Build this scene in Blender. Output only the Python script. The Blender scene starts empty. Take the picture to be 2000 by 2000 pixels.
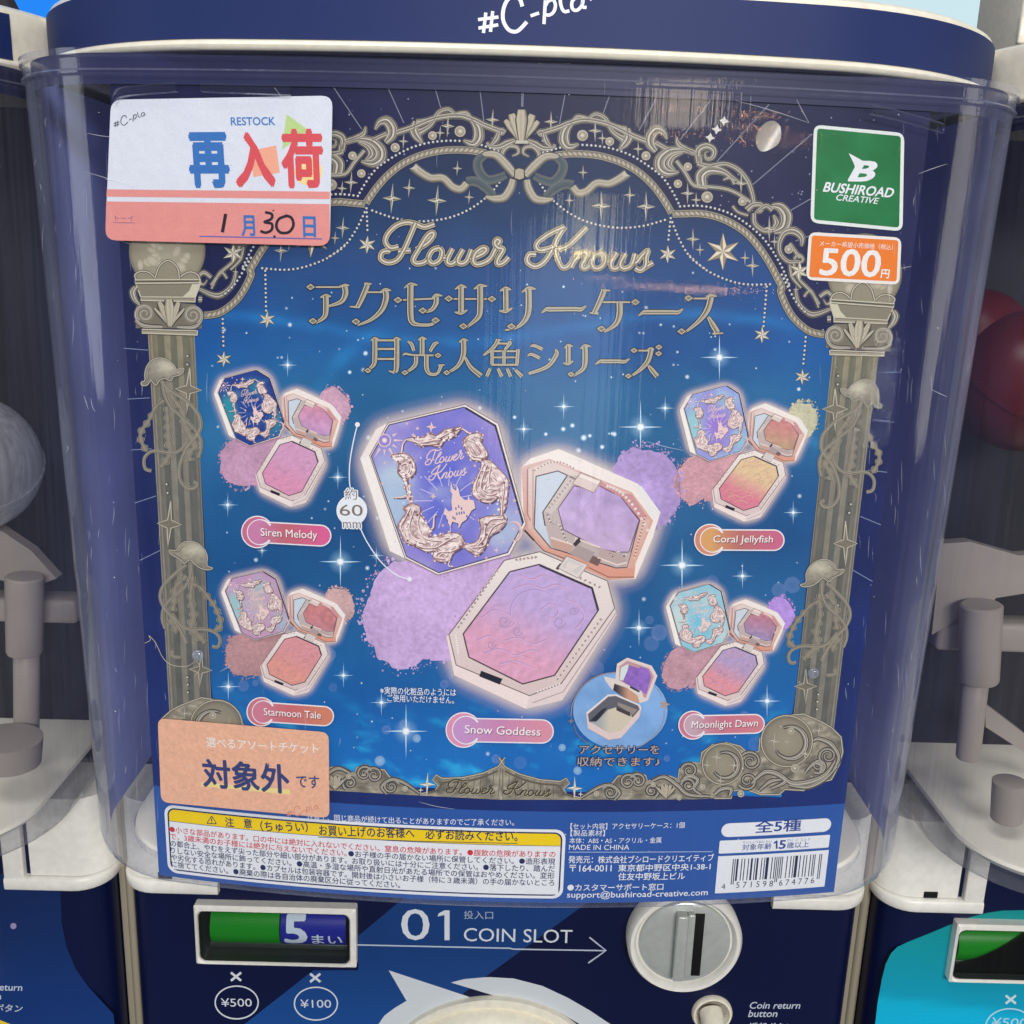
import bpy, bmesh, math, random
import numpy as np
from mathutils import Matrix, Vector
from mathutils.geometry import tessellate_polygon
SC = bpy.context.scene
COL = SC.collection
rng = np.random.default_rng(7)

# ------------------------------------------------------------------ camera
pitch, yaw, roll = 0.2511523, 0.01109862, 0.03186407
CAM = np.array([-0.00271057, -0.315, 0.07])
FW = np.array([math.sin(yaw) * math.cos(pitch), math.cos(yaw) * math.cos(pitch), -math.sin(pitch)])
_r0 = np.array([math.cos(yaw), -math.sin(yaw), 0.0]); _u0 = np.cross(_r0, FW)
RI = math.cos(roll) * _r0 + math.sin(roll) * _u0
UP = -math.sin(roll) * _r0 + math.cos(roll) * _u0
cam_data = bpy.data.cameras.new('camera'); cam = bpy.data.objects.new('camera', cam_data); COL.objects.link(cam)
cam_data.lens = 36.0; cam_data.sensor_width = 36.0; cam_data.clip_start = 0.01; cam_data.clip_end = 60.0
cam.matrix_world = Matrix(((RI[0], UP[0], -FW[0], CAM[0]), (RI[1], UP[1], -FW[1], CAM[1]), (RI[2], UP[2], -FW[2], CAM[2]), (0, 0, 0, 1)))
SC.camera = cam

# ------------------------------------------------------------------ world, lamps, exposure
W = bpy.data.worlds.new('World'); SC.world = W; W.use_nodes = True
W.node_tree.nodes['Background'].inputs[0].default_value = (0.80, 0.86, 1.0, 1)
W.node_tree.nodes['Background'].inputs[1].default_value = 0.15
def lamp(name, loc, target, sx, sy, power, col=(1, 1, 1)):
    l = bpy.data.lights.new(name, 'AREA'); l.shape = 'ELLIPSE' if sx < sy else 'RECTANGLE'; l.size = sx; l.size_y = sy; l.energy = power; l.color = col
    o = bpy.data.objects.new(name, l); COL.objects.link(o); o.location = loc
    o.rotation_euler = (Vector(target) - Vector(loc)).to_track_quat('-Z', 'Y').to_euler()
    return o
lamp('ceiling_light', (-0.35, -0.75, 1.35), (0, 0.0, 0.0), 0.9, 0.5, 12, (1.0, 0.985, 0.965))
lamp('front_fill', (0.40, -1.7, 0.58), (0, 0.0, -0.12), 0.8, 0.25, 27, (1.0, 0.98, 0.955))  # front fill, unseen, added to brighten the poster evenly
lamp('glare_light', (0.66, -2.1, 0.40), (0.05, 0, 0.05), 0.26, 0.10, 0.45, (1.0, 0.84, 0.6))  # soft lamps added out of view for glare patches mirrored in the hopper
lamp('glare_light', (0.33, -2.18, 0.13), (0.05, 0, 0.05), 0.18, 0.14, 0.26, (1.0, 0.86, 0.5))
lamp('glare_light', (0.22, -2.16, -0.22), (0.05, 0, 0.0), 0.5, 0.75, 1.3, (0.9, 0.95, 1.0))  # added for a broad hazy reflection on the hopper front, no lamp known
lamp('corner_glint_left', (-1.4, -0.5, 0.15), (-0.1, 0.05, 0.0), 0.45, 0.7, 3.0, (0.9, 0.95, 1.0))  # side lamps added for pale highlights on the hopper's curved corners
lamp('corner_glint_right', (1.4, -0.45, 0.10), (0.1, 0.05, 0.0), 0.45, 0.7, 2.6, (1.0, 0.95, 0.88))  # right-hand counterpart, also added for the corner highlight
lamp('strip_light', (1.384, -1.52, -0.20), (0.11, 0.01, 0.02), 0.016, 0.26, 0.16, (0.9, 0.95, 1.0))
# small warm bulbs hanging across the aisle; the clear plastic mirrors them
for i, (x, y, z, p) in enumerate([(0.32, -2.18, 0.060, .5), (0.30, -2.185, 0.075, .4), (0.423, -2.166, 0.008, .25), (0.508, -2.149, -0.008, .12), (0.551, -2.14, -0.007, .12), (0.593, -2.13, -0.006, .1), (0.646, -2.117, -0.005, .12), (0.682, -2.107, -0.007, .1), (0.72, -2.096, -0.006, .1), (0.762, -2.083, -0.009, .2), (0.803, -2.069, -0.010, .25), (0.844, -2.055, -0.009, .3), (0.946, -2.016, -0.006, .15), (0.659, -2.096, 0.390, .12), (0.664, -2.10, 0.336, .15), (0.951, -1.997, 0.378, .25), (0.951, -2.0, 0.351, .25), (0.943, -2.006, 0.324, .2), (1.074, -1.947, 0.336, .1), (1.092, -1.939, 0.32, .1)]):
    l = bpy.data.lights.new('string_bulb', 'POINT'); l.energy = p * 0.45; l.shadow_soft_size = 0.008 if i > 1 else 0.014; l.color = (1.0, 0.5, 0.2) if i > 1 else (1.0, 0.75, 0.2)
    o = bpy.data.objects.new('string_bulb', l); COL.objects.link(o); o.location = (x, y, z)
SC.view_settings.view_transform = 'Standard'; SC.view_settings.look = 'None'
SC.view_settings.exposure = 0.0; SC.view_settings.gamma = 1.0; SC.view_settings.use_curve_mapping = False
SC.render.engine = 'CYCLES'
SC.cycles.transparent_max_bounces = 40; SC.cycles.max_bounces = 10; SC.cycles.use_denoising = True
SC.cycles.caustics_reflective = False; SC.cycles.caustics_refractive = False

# ------------------------------------------------------------------ colour + materials
def lin(c):
    c = np.asarray(c, float) / 255.0
    return np.where(c <= 0.04045, c / 12.92, ((c + 0.055) / 1.055) ** 2.4)
def rgba(c):
    c = np.asarray(c, float)
    a = c[..., 3:4] if c.shape[-1] == 4 else np.ones(c.shape[:-1] + (1,))
    return np.concatenate([lin(c[..., :3]), a], -1)
def newmat(name):
    m = bpy.data.materials.new(name); m.use_nodes = True
    nt = m.node_tree; nt.nodes.clear()
    out = nt.nodes.new('ShaderNodeOutputMaterial')
    return m, nt, out
def plastic(name, col, rough=0.4, spec=0.5, speck=0.0, bump=0.0, scale=400.0, coat=0.0, metal=0.0):
    m, nt, out = newmat(name)
    b = nt.nodes.new('ShaderNodeBsdfPrincipled'); c = tuple(lin(col)) + (1,)
    b.inputs['Base Color'].default_value = c; b.inputs['Roughness'].default_value = rough
    b.inputs['Specular IOR Level'].default_value = spec; b.inputs['Coat Weight'].default_value = coat; b.inputs['Metallic'].default_value = metal
    nt.links.new(b.outputs[0], out.inputs[0])
    if speck or bump:
        tc = nt.nodes.new('ShaderNodeTexCoord'); n = nt.nodes.new('ShaderNodeTexNoise')
        n.inputs['Scale'].default_value = scale; n.inputs['Detail'].default_value = 4
        nt.links.new(tc.outputs['Object'], n.inputs['Vector'])
        if speck:
            n2 = nt.nodes.new('ShaderNodeTexNoise'); n2.inputs['Scale'].default_value = 18; n2.inputs['Detail'].default_value = 5
            nt.links.new(tc.outputs['Object'], n2.inputs['Vector'])
            ad = nt.nodes.new('ShaderNodeMath'); ad.operation = 'ADD'
            nt.links.new(n.outputs['Fac'], ad.inputs[0]); nt.links.new(n2.outputs['Fac'], ad.inputs[1])
            mr = nt.nodes.new('ShaderNodeMapRange'); mr.inputs[1].default_value = 0.6; mr.inputs[2].default_value = 1.4
            mr.inputs[3].default_value = 1 - speck; mr.inputs[4].default_value = 1 + speck
            nt.links.new(ad.outputs[0], mr.inputs[0])
            mx = nt.nodes.new('ShaderNodeMix'); mx.data_type = 'RGBA'; mx.blend_type = 'MULTIPLY'; mx.inputs[0].default_value = 1
            mx.inputs[6].default_value = c; nt.links.new(mr.outputs[0], mx.inputs[7]); nt.links.new(mx.outputs[2], b.inputs['Base Color'])
        if bump:
            bp = nt.nodes.new('ShaderNodeBump'); bp.inputs['Strength'].default_value = bump; bp.inputs['Distance'].default_value = 0.001
            nt.links.new(n.outputs['Fac'], bp.inputs['Height']); nt.links.new(bp.outputs[0], b.inputs['Normal'])
    return m
def inkmat(name, alpha=False, rough=0.5, spec=0.3, grain=0.06, metal=0.0):
    m, nt, out = newmat(name)
    b = nt.nodes.new('ShaderNodeBsdfPrincipled'); a = nt.nodes.new('ShaderNodeAttribute'); a.attribute_name = 'ink'
    b.inputs['Roughness'].default_value = rough; b.inputs['Specular IOR Level'].default_value = spec; b.inputs['Metallic'].default_value = metal
    tc = nt.nodes.new('ShaderNodeTexCoord'); n = nt.nodes.new('ShaderNodeTexNoise'); n.inputs['Scale'].default_value = 2600; n.inputs['Detail'].default_value = 2
    nt.links.new(tc.outputs['Object'], n.inputs['Vector'])
    mr = nt.nodes.new('ShaderNodeMapRange'); mr.inputs[1].default_value = 0.3; mr.inputs[2].default_value = 0.7
    mr.inputs[3].default_value = 1 - grain; mr.inputs[4].default_value = 1 + grain
    mx = nt.nodes.new('ShaderNodeMix'); mx.data_type = 'RGBA'; mx.blend_type = 'MULTIPLY'; mx.inputs[0].default_value = 1
    nt.links.new(n.outputs['Fac'], mr.inputs[0]); nt.links.new(a.outputs['Color'], mx.inputs[6]); nt.links.new(mr.outputs[0], mx.inputs[7])
    nt.links.new(mx.outputs[2], b.inputs['Base Color'])
    if alpha:
        t = nt.nodes.new('ShaderNodeBsdfTransparent'); ms = nt.nodes.new('ShaderNodeMixShader')
        nt.links.new(a.outputs['Alpha'], ms.inputs[0]); nt.links.new(t.outputs[0], ms.inputs[1]); nt.links.new(b.outputs[0], ms.inputs[2])
        nt.links.new(ms.outputs[0], out.inputs[0])
    else:
        nt.links.new(b.outputs[0], out.inputs[0])
    return m
def clearmat(name, tint=(0.965, 0.97, 0.99), haze=0.011, edge=0.62, hazecol=(0.56, 0.59, 0.78), rough=0.03, scratch=0.15):
    m, nt, out = newmat(name); N = nt.nodes; L = nt.links
    tr = N.new('ShaderNodeBsdfTransparent'); tr.inputs[0].default_value = tint + (1,)
    gl = N.new('ShaderNodeBsdfGlossy'); gl.inputs['Roughness'].default_value = rough
    di = N.new('ShaderNodeBsdfDiffuse'); di.inputs[0].default_value = hazecol + (1,)
    tl = N.new('ShaderNodeBsdfTranslucent'); tl.inputs[0].default_value = hazecol + (1,)
    hz = N.new('ShaderNodeMixShader'); hz.inputs[0].default_value = 0.4; L.new(di.outputs[0], hz.inputs[1]); L.new(tl.outputs[0], hz.inputs[2])
    lw = N.new('ShaderNodeLayerWeight'); lw.inputs[0].default_value = 0.5
    pw = N.new('ShaderNodeMath'); pw.operation = 'POWER'; pw.inputs[1].default_value = 2.4; L.new(lw.outputs['Facing'], pw.inputs[0])
    tc = N.new('ShaderNodeTexCoord'); mp = N.new('ShaderNodeMapping'); mp.inputs['Scale'].default_value = (420, 420, 9)
    L.new(tc.outputs['Object'], mp.inputs['Vector'])
    n = N.new('ShaderNodeTexNoise'); n.inputs['Scale'].default_value = 1.0; n.inputs['Detail'].default_value = 6; L.new(mp.outputs[0], n.inputs['Vector'])
    n2 = N.new('ShaderNodeTexNoise'); n2.inputs['Scale'].default_value = 22; n2.inputs['Detail'].default_value = 5; L.new(tc.outputs['Object'], n2.inputs['Vector'])
    ml = N.new('ShaderNodeMath'); ml.operation = 'MULTIPLY'; L.new(n.outputs['Fac'], ml.inputs[0]); L.new(n2.outputs['Fac'], ml.inputs[1])
    mr = N.new('ShaderNodeMapRange'); mr.inputs[1].default_value = 0.15; mr.inputs[2].default_value = 0.40; mr.inputs[3].default_value = 0.6; mr.inputs[4].default_value = 1.45
    L.new(ml.outputs[0], mr.inputs[0])
    e1 = N.new('ShaderNodeMath'); e1.operation = 'MULTIPLY_ADD'; e1.inputs[1].default_value = edge; e1.inputs[2].default_value = haze; L.new(pw.outputs[0], e1.inputs[0])
    e2 = N.new('ShaderNodeMath'); e2.operation = 'MULTIPLY'; e2.use_clamp = True; L.new(e1.outputs[0], e2.inputs[0]); L.new(mr.outputs[0], e2.inputs[1])
    m1 = N.new('ShaderNodeMixShader'); L.new(e2.outputs[0], m1.inputs[0]); L.new(tr.outputs[0], m1.inputs[1]); L.new(hz.outputs[0], m1.inputs[2])
    f5 = N.new('ShaderNodeMath'); f5.operation = 'POWER'; f5.inputs[1].default_value = 5.0; L.new(lw.outputs['Facing'], f5.inputs[0])
    fr = N.new('ShaderNodeMath'); fr.operation = 'MULTIPLY_ADD'; fr.inputs[1].default_value = 0.94; fr.inputs[2].default_value = 0.045; L.new(f5.outputs[0], fr.inputs[0])
    bp = N.new('ShaderNodeBump'); bp.inputs['Strength'].default_value = scratch; bp.inputs['Distance'].default_value = 0.0006
    L.new(n.outputs['Fac'], bp.inputs['Height']); L.new(bp.outputs[0], gl.inputs['Normal'])
    m2 = N.new('ShaderNodeMixShader'); L.new(fr.outputs[0], m2.inputs[0]); L.new(m1.outputs[0], m2.inputs[1]); L.new(gl.outputs[0], m2.inputs[2])
    L.new(m2.outputs[0], out.inputs[0])
    return m
def glow(name, col, s):
    m, nt, out = newmat(name); e = nt.nodes.new('ShaderNodeEmission'); e.inputs[0].default_value = tuple(lin(col)) + (1,); e.inputs[1].default_value = s
    nt.links.new(e.outputs[0], out.inputs[0]); return m
INK = inkmat('printed_ink'); INKA = inkmat('printed_ink_soft', True)
SIGNINK = inkmat('panel_print', False, 0.42, 0.4, 0.03); FOIL = inkmat('silver_foil', False, 0.35, 0.5, 0.05)
CLEAR = clearmat('clear_plastic')
CLOUDY = clearmat('cloudy_plastic', (0.96, 0.96, 0.97), 0.07, 0.55, (0.36, 0.37, 0.46), 0.05)
M_FLOOR = plastic('floor_cream_lit', (250, 246, 230), 0.4, 0.5, 0.06, 0.0, 60)  # cream lightened to stand in for top light on the hopper floors
M_CREAM = plastic('cream_plastic', (226, 220, 203), 0.35, 0.5, 0.13, 0.05, 300)
M_WHITE = plastic('white_plastic', (226, 224, 216), 0.33, 0.5, 0.11, 0.04, 300)
M_LIDW = plastic('lid_wrap', (27, 42, 92), 0.55, 0.25, 0.10, 0.025, 1400)
M_NAVY = plastic('navy_panel', (3, 13, 54), 0.38, 0.35, 0.05, 0.03, 500)
M_BACK = plastic('inner_back', (146, 158, 236), 0.6, 0.3, 0.2, 0.0, 30)
M_DARK = plastic('dark_inside', (11, 12, 22), 0.6, 0.3, 0.15, 0.0, 30)
M_BLACK = plastic('black_void', (8, 8, 10), 0.6, 0.3)

# ------------------------------------------------------------------ surfaces that printed art lies on
class Cyl:
    """Vertical cylinder, front line at y=yf, bulging towards -y; (u, v) = arc length, height."""
    def __init__(s, R, yf=0.0): s.R = R; s.yf = yf
    def uv(s, px):
        px = np.asarray(px, float).reshape(-1, 2)
        d = ((px[:, 0] - 1000) / 2000)[:, None] * RI - ((px[:, 1] - 1000) / 2000)[:, None] * UP + FW
        oy = CAM[1] - s.yf - s.R
        a = d[:, 0] ** 2 + d[:, 1] ** 2; b = 2 * (CAM[0] * d[:, 0] + oy * d[:, 1]); c = CAM[0] ** 2 + oy ** 2 - s.R ** 2
        t = (-b - np.sqrt(np.maximum(b * b - 4 * a * c, 1e-12))) / (2 * a)
        X = CAM[0] + t * d[:, 0]; Y = oy + t * d[:, 1]
        return np.stack([s.R * np.arctan2(X, -Y), CAM[2] + t * d[:, 2]], -1)
    def xyz(s, uv, off):
        r = s.R + off; a = uv[:, 0] / s.R
        return np.stack([r * np.sin(a), s.yf + s.R - r * np.cos(a), uv[:, 1]], -1)
class Flat:
    def __init__(s, y): s.y = y
    def uv(s, px):
        px = np.asarray(px, float).reshape(-1, 2)
        d = ((px[:, 0] - 1000) / 2000)[:, None] * RI - ((px[:, 1] - 1000) / 2000)[:, None] * UP + FW
        t = (s.y - CAM[1]) / d[:, 1]
        return np.stack([CAM[0] + t * d[:, 0], CAM[2] + t * d[:, 2]], -1)
    def xyz(s, uv, off):
        return np.stack([uv[:, 0], np.full(len(uv), s.y) - off, uv[:, 1]], -1)
def project(P):
    d = np.asarray(P, float) - CAM; z = d @ FW
    return np.stack([1000 + 2000 * (d @ RI) / z, 1000 - 2000 * (d @ UP) / z], -1)
def Z(ox, oy, s):
    return lambda *p: [(ox + x * s, oy + y * s) for x, y in p]
LU = 0.000011
def smooth(pts, n=8, closed=False):
    p = np.asarray(pts, float); m = len(p)
    if m < 3: return p
    idx = range(m if closed else m - 1); out = []
    g = (lambda i: p[i % m]) if closed else (lambda i: p[min(max(i, 0), m - 1)])
    for i in idx:
        a, b, c, d = g(i - 1), g(i), g(i + 1), g(i + 2)
        for k in range(n):
            t = k / n
            out.append(0.5 * (2 * b + (c - a) * t + (2 * a - 5 * b + 4 * c - d) * t * t + (3 * b - a - 3 * c + d) * t ** 3))
    if not closed: out.append(p[-1])
    return np.array(out)
def resample(p, step):
    p = np.asarray(p, float); s = np.r_[0, np.cumsum(np.hypot(*np.diff(p, axis=0).T))]
    t = np.arange(0, s[-1], step)
    return np.stack([np.interp(t, s, p[:, 0]), np.interp(t, s, p[:, 1])], -1)
_txt = {}
def text_mesh(body, bold=0.0):
    k = (body, bold)
    if k not in _txt:
        c = bpy.data.curves.new('lettering', 'FONT'); c.body = body; c.offset = bold; c.resolution_u = 3; c.size = 1
        o = bpy.data.objects.new('lettering', c); COL.objects.link(o); bpy.context.view_layer.update()
        m = bpy.data.meshes.new_from_object(o.evaluated_get(bpy.context.evaluated_depsgraph_get()))
        v = np.array([q.co[:2] for q in m.vertices]).reshape(-1, 2); f = [tuple(q.vertices) for q in m.polygons]
        bpy.data.objects.remove(o); bpy.data.curves.remove(c); bpy.data.meshes.remove(m)
        _txt[k] = (v, f)
    return _txt[k]
class Art:
    """Flat printed shapes gathered into one mesh on a surface. Points come in photo pixels (2000 px square)."""
    def __init__(s, surf, base=0, mirror=True): s.S = surf; s.b = []; s.k = 0; s.base = base; s.mirror = mirror
    def add_uv(s, uv, faces, col, L, mir=False, ramp=0.0):
        uv = np.asarray(uv, float); n = len(uv)
        c = rgba(np.broadcast_to(np.asarray(col, float), (n, np.asarray(col).shape[-1])))
        s.k = (s.k + 1) % 36
        off = np.full(n, (L + s.base + 1) * LU + s.k * 0.25e-6) + np.arange(n) * ramp
        s.b.append((uv, off, c, faces))
        if mir and s.mirror:
            s.k = (s.k + 1) % 36
            s.b.append((uv * [-1, 1], off + 0.25e-6, c, faces))
    def add(s, px, faces, col, L, mir=False, ramp=0.0): s.add_uv(s.S.uv(px), faces, col, L, mir, ramp)
    def poly(s, pts, col, L, mir=False, step=0, rnd=0, holes=()):
        """filled polygon; col may be a function of (n, 2) pixel points"""
        pts = [tuple(p) for p in pts]
        if rnd: pts = roundpoly(pts, rnd)
        loops = [pts] + [list(h) for h in holes]
        flat = [p for l in loops for p in l]
        tri = tessellate_polygon([[Vector((p[0], p[1], 0)) for p in l] for l in loops])
        v = np.array(flat, float); f = [tuple(t) for t in tri]
        auto = 0
        if not step and np.ptp(v[:, 0]) > 44: auto = 30
        if step or auto:
            bm = bmesh.new(); bv = [bm.verts.new((p[0], p[1], 0)) for p in flat]
            for t in f:
                try: bm.faces.new([bv[i] for i in t])
                except ValueError: pass
            step_ = step or auto
            for ax in ((0, 1) if step else (0,)):
                lo, hi = v[:, ax].min(), v[:, ax].max(); no = (1, 0, 0) if ax == 0 else (0, 1, 0)
                for q in np.arange(math.floor(lo / step_) * step_ + step_, hi, step_):
                    co = (q, 0, 0) if ax == 0 else (0, q, 0)
                    bmesh.ops.bisect_plane(bm, geom=bm.verts[:] + bm.edges[:] + bm.faces[:], plane_co=co, plane_no=no)
            bm.verts.index_update()
            v = np.array([q.co[:2] for q in bm.verts]); f = [tuple(x.index for x in q.verts) for q in bm.faces]; bm.free()
        s.add(v, f, col(v) if callable(col) else col, L, mir)
    def ribbon(s, pts, w, prof, L, mir=False, sm=6, closed=False, amp=0.0, freq=0.0):
        p = smooth(pts, sm, closed) if sm else np.asarray(pts, float)
        if closed: p = np.vstack([p, p[:1]])
        if not sm:
            o_ = [p[0]]
            for a_, b_ in zip(p, p[1:]):
                k_ = max(1, int(np.hypot(*(b_ - a_)) // 16)); o_ += [a_ + (b_ - a_) * (i_ + 1) / k_ for i_ in range(k_)]
            p = np.array(o_)
        n = len(p); w = np.interp(np.linspace(0, 1, n), np.linspace(0, 1, len(np.atleast_1d(w))), np.atleast_1d(w)) / 2
        if amp:
            q = np.r_[0, np.cumsum(np.hypot(*np.diff(p, axis=0).T))]; w = w * (1 + amp * np.sin(q * freq))
        t = np.gradient(p, axis=0)
        if closed: t[0] = t[-1] = p[1] - p[-2]
        t /= np.maximum(np.hypot(t[:, 0], t[:, 1]), 1e-9)[:, None]; nr = np.stack([-t[:, 1], t[:, 0]], -1)
        m = len(prof); ts = np.array([q[0] for q in prof]); cs = np.array([q[1] for q in prof], float)
        v = (p[:, None, :] + nr[:, None, :] * (w[:, None] * ts[None, :])[..., None]).reshape(-1, 2)
        c = np.broadcast_to(cs[None], (n, m, cs.shape[1])).reshape(-1, cs.shape[1])
        f = [(i * m + j, i * m + j + 1, (i + 1) * m + j + 1, (i + 1) * m + j) for i in range(n - 1) for j in range(m - 1)]
        s.add(v, f, c, L, mir, 1e-9)
    def line(s, pts, w, col, L, mir=False, sm=0, closed=False): s.ribbon(pts, w, [(-1, col), (1, col)], L, mir, sm, closed)
    def disc(s, c, r, prof, L, mir=False, n=16, ry=None, rot=0.0):
        """prof: [(radius fraction, colour), ...] from the centre out"""
        ry = r if ry is None else ry
        fine = [prof[0]]
        for (q0_, k0_), (q1_, k1_) in zip(prof, prof[1:]):
            m_ = max(1, int((q1_ - q0_) * r // 16))
            fine += [(q0_ + (q1_ - q0_) * (i_ + 1) / m_, tuple(np.asarray(k0_, float) + (np.asarray(k1_, float) - np.asarray(k0_, float)) * (i_ + 1) / m_)) for i_ in range(m_)]
        prof = fine; n = max(n, int(r * 0.7))
        a = np.linspace(0, 2 * np.pi, n, endpoint=False); v = [c]; col = [prof[0][1]]; f = []
        cr, sr = math.cos(rot), math.sin(rot)
        for i, (q, k) in enumerate(prof[1:]):
            for t in a:
                x, y = r * q * math.cos(t), ry * q * math.sin(t)
                v.append((c[0] + x * cr - y * sr, c[1] + x * sr + y * cr)); col.append(k)
            for j in range(n):
                b, b2 = 1 + i * n + j, 1 + i * n + (j + 1) % n
                f.append((0, b, b2) if i == 0 else (b - n, b, b2, b2 - n))
        s.add(v, f, np.array(col, float), L, mir)
    def dot(s, c, r, col, L, mir=False, n=8): s.disc(c, r, [(0, col), (1, col)], L, mir, n)
    def star(s, c, rx, ry, k, col, col2, L, mir=False, pts=4, rot=0.0, facet=True):
        """pointed star with alternately light and dark facets"""
        v = []; f = []; cl = []
        for i in range(pts * 2):
            a = math.pi / pts * i - math.pi / 2 + rot; q = 1.0 if i % 2 == 0 else k
            v.append((c[0] + rx * q * math.cos(a), c[1] + ry * q * math.sin(a)))
        m = pts * 2; vv = []
        for i in range(m):
            b = len(vv); vv += [c, v[i], v[(i + 1) % m]]; f.append((b, b + 1, b + 2)); cl += [col if (i % 2 == 0 or not facet) else col2] * 3
        s.add(vv, f, np.array(cl, float), L, mir)
    def text(s, body, p0, p1, h, col, L, bold=0.0, shear=0.0, halo=None, mir=False):
        """the ink box of the text runs from p0 (bottom left) to p1 (bottom right), h pixels high"""
        v0, _ = text_mesh(body, 0.0); lo = v0.min(0); hi = v0.max(0)
        A, B, H = s.S.uv([p0, p1, (p0[0], p0[1] - h)])
        ex = (B - A) / max(hi[0] - lo[0], 1e-6); d = (B - A) / np.hypot(*(B - A)); ey = np.array([-d[1], d[0]]) * np.hypot(*(H - A)) / max(hi[1] - lo[1], 1e-6)
        v, f = text_mesh(body, 0.0); q = v - lo; em = (hi[1] - lo[1])
        def put(r, c, l, k):
            for t in (np.linspace(0, 2 * np.pi, k, endpoint=False) if r > 0 else [0.0]):
                w = q + [r * math.cos(t), r * math.sin(t)]; s.add_uv(A + w[:, :1] * ex + w[:, 1:] * ey + (w[:, 1:] * shear) * ex, f, c, l, mir)
        if halo: put(halo[0] * 0.6, halo[1], L - 1, 10)
        put(bold * 0.8, col, L, 6)
    def build(s, name, mat, parent, gray=0.0):
        if gray: s.b = [(u_, o_, np.c_[c_[:, :3] * (1 - gray) + (c_[:, :3] @ [0.3, 0.5, 0.2])[:, None] * gray, c_[:, 3:]], f_) for u_, o_, c_, f_ in s.b]
        V = []; C = []; F = []; o = 0
        for uv, off, c, f in s.b:
            V.append(s.S.xyz(uv, off)); C.append(c); F += [tuple(i + o for i in q) for q in f]; o += len(uv)
        m = bpy.data.meshes.new(name); m.from_pydata(np.concatenate(V).tolist(), [], F)
        a = m.color_attributes.new('ink', 'FLOAT_COLOR', 'POINT'); a.data.foreach_set('color', np.concatenate(C).astype('f').ravel())
        m.materials.append(mat); ob = bpy.data.objects.new(name, m); COL.objects.link(ob); ob.parent = parent
        return ob
def roundpoly(pts, r, n=5):
    out = []; m = len(pts)
    for i in range(m):
        a, b, c = (np.array(pts[(i + k) % m], float) for k in (-1, 0, 1))
        u = (a - b) / np.hypot(*(a - b)); w = (c - b) / np.hypot(*(c - b))
        p, q = b + u * min(r, np.hypot(*(a - b)) / 2), b + w * min(r, np.hypot(*(c - b)) / 2)
        for t in np.linspace(0, 1, n): out.append(tuple((1 - t) ** 2 * p + 2 * t * (1 - t) * b + t * t * q))
    return out
def noise2(x, y, seed=0, octs=4):
    """value noise on arrays"""
    r = np.random.default_rng(seed); tot = np.zeros(np.shape(x)); amp = 1.0; s = 0.0
    for o in range(octs):
        g = r.random((64, 64)); xi = np.floor(x).astype(int); yi = np.floor(y).astype(int); fx = x - xi; fy = y - yi
        fx = fx * fx * (3 - 2 * fx); fy = fy * fy * (3 - 2 * fy)
        G = lambda a, b: g[(a % 64), (b % 64)]
        tot = tot + amp * ((G(xi, yi) * (1 - fx) + G(xi + 1, yi) * fx) * (1 - fy) + (G(xi, yi + 1) * (1 - fx) + G(xi + 1, yi + 1) * fx) * fy)
        s += amp; amp *= 0.5; x = x * 2.03 + 11.3; y = y * 2.03 + 5.7
    return tot / s

# ------------------------------------------------------------------ object helpers
def tag(o, label=None, cat=None, group=None, kind=None):
    for k, v in (('label', label), ('category', cat), ('group', group), ('kind', kind)):
        if v: o[k] = v
    return o
def empty(name, loc=(0, 0, 0), parent=None):
    o = bpy.data.objects.new(name, None); COL.objects.link(o); o.location = loc; o.parent = parent; o.empty_display_size = 0.02
    return o
def meshobj(name, bm, mat, parent=None, smooth_=True):
    bmesh.ops.recalc_face_normals(bm, faces=bm.faces[:])
    m = bpy.data.meshes.new(name); bm.to_mesh(m); bm.free(); m.materials.append(mat)
    if smooth_:
        m.shade_smooth(); m.set_sharp_from_angle(angle=math.radians(38))
    o = bpy.data.objects.new(name, m); COL.objects.link(o); o.parent = parent
    return o
def loft(bm, rings, cap0=False, cap1=False, closed=True):
    R = [[bm.verts.new(p) for p in r] for r in rings]; n = len(R[0])
    for a, b in zip(R, R[1:]):
        for i in range(n if closed else n - 1): bm.faces.new((a[i], a[(i + 1) % n], b[(i + 1) % n], b[i]))
    if cap0: bm.faces.new(R[0])
    if cap1: bm.faces.new(R[-1])
    return R
def box(bm, x0, x1, y0, y1, z0, z1, bev=0.0):
    v = [bm.verts.new((x, y, z)) for x in (x0, x1) for y in (y0, y1) for z in (z0, z1)]
    f = [bm.faces.new([v[i] for i in q]) for q in ((0, 1, 3, 2), (4, 6, 7, 5), (0, 4, 5, 1), (2, 3, 7, 6), (0, 2, 6, 4), (1, 5, 7, 3))]
    if bev:
        e = list({x for q in f for x in q.edges})
        bmesh.ops.bevel(bm, geom=e, offset=bev, segments=3, affect='EDGES', profile=0.5)
def tube(bm, a, b, r0, r1=None, n=24, cap=True, rings=None):
    a, b = Vector(a), Vector(b); r1 = r0 if r1 is None else r1; d = (b - a).normalized()
    u = d.orthogonal().normalized(); w = d.cross(u)
    rr = rings or [(0, r0), (1, r1)]
    loft(bm, [[tuple(a + (b - a) * t + (u * math.cos(k) + w * math.sin(k)) * r) for k in np.linspace(0, 2 * math.pi, n, endpoint=False)] for t, r in rr], cap, cap)
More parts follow.
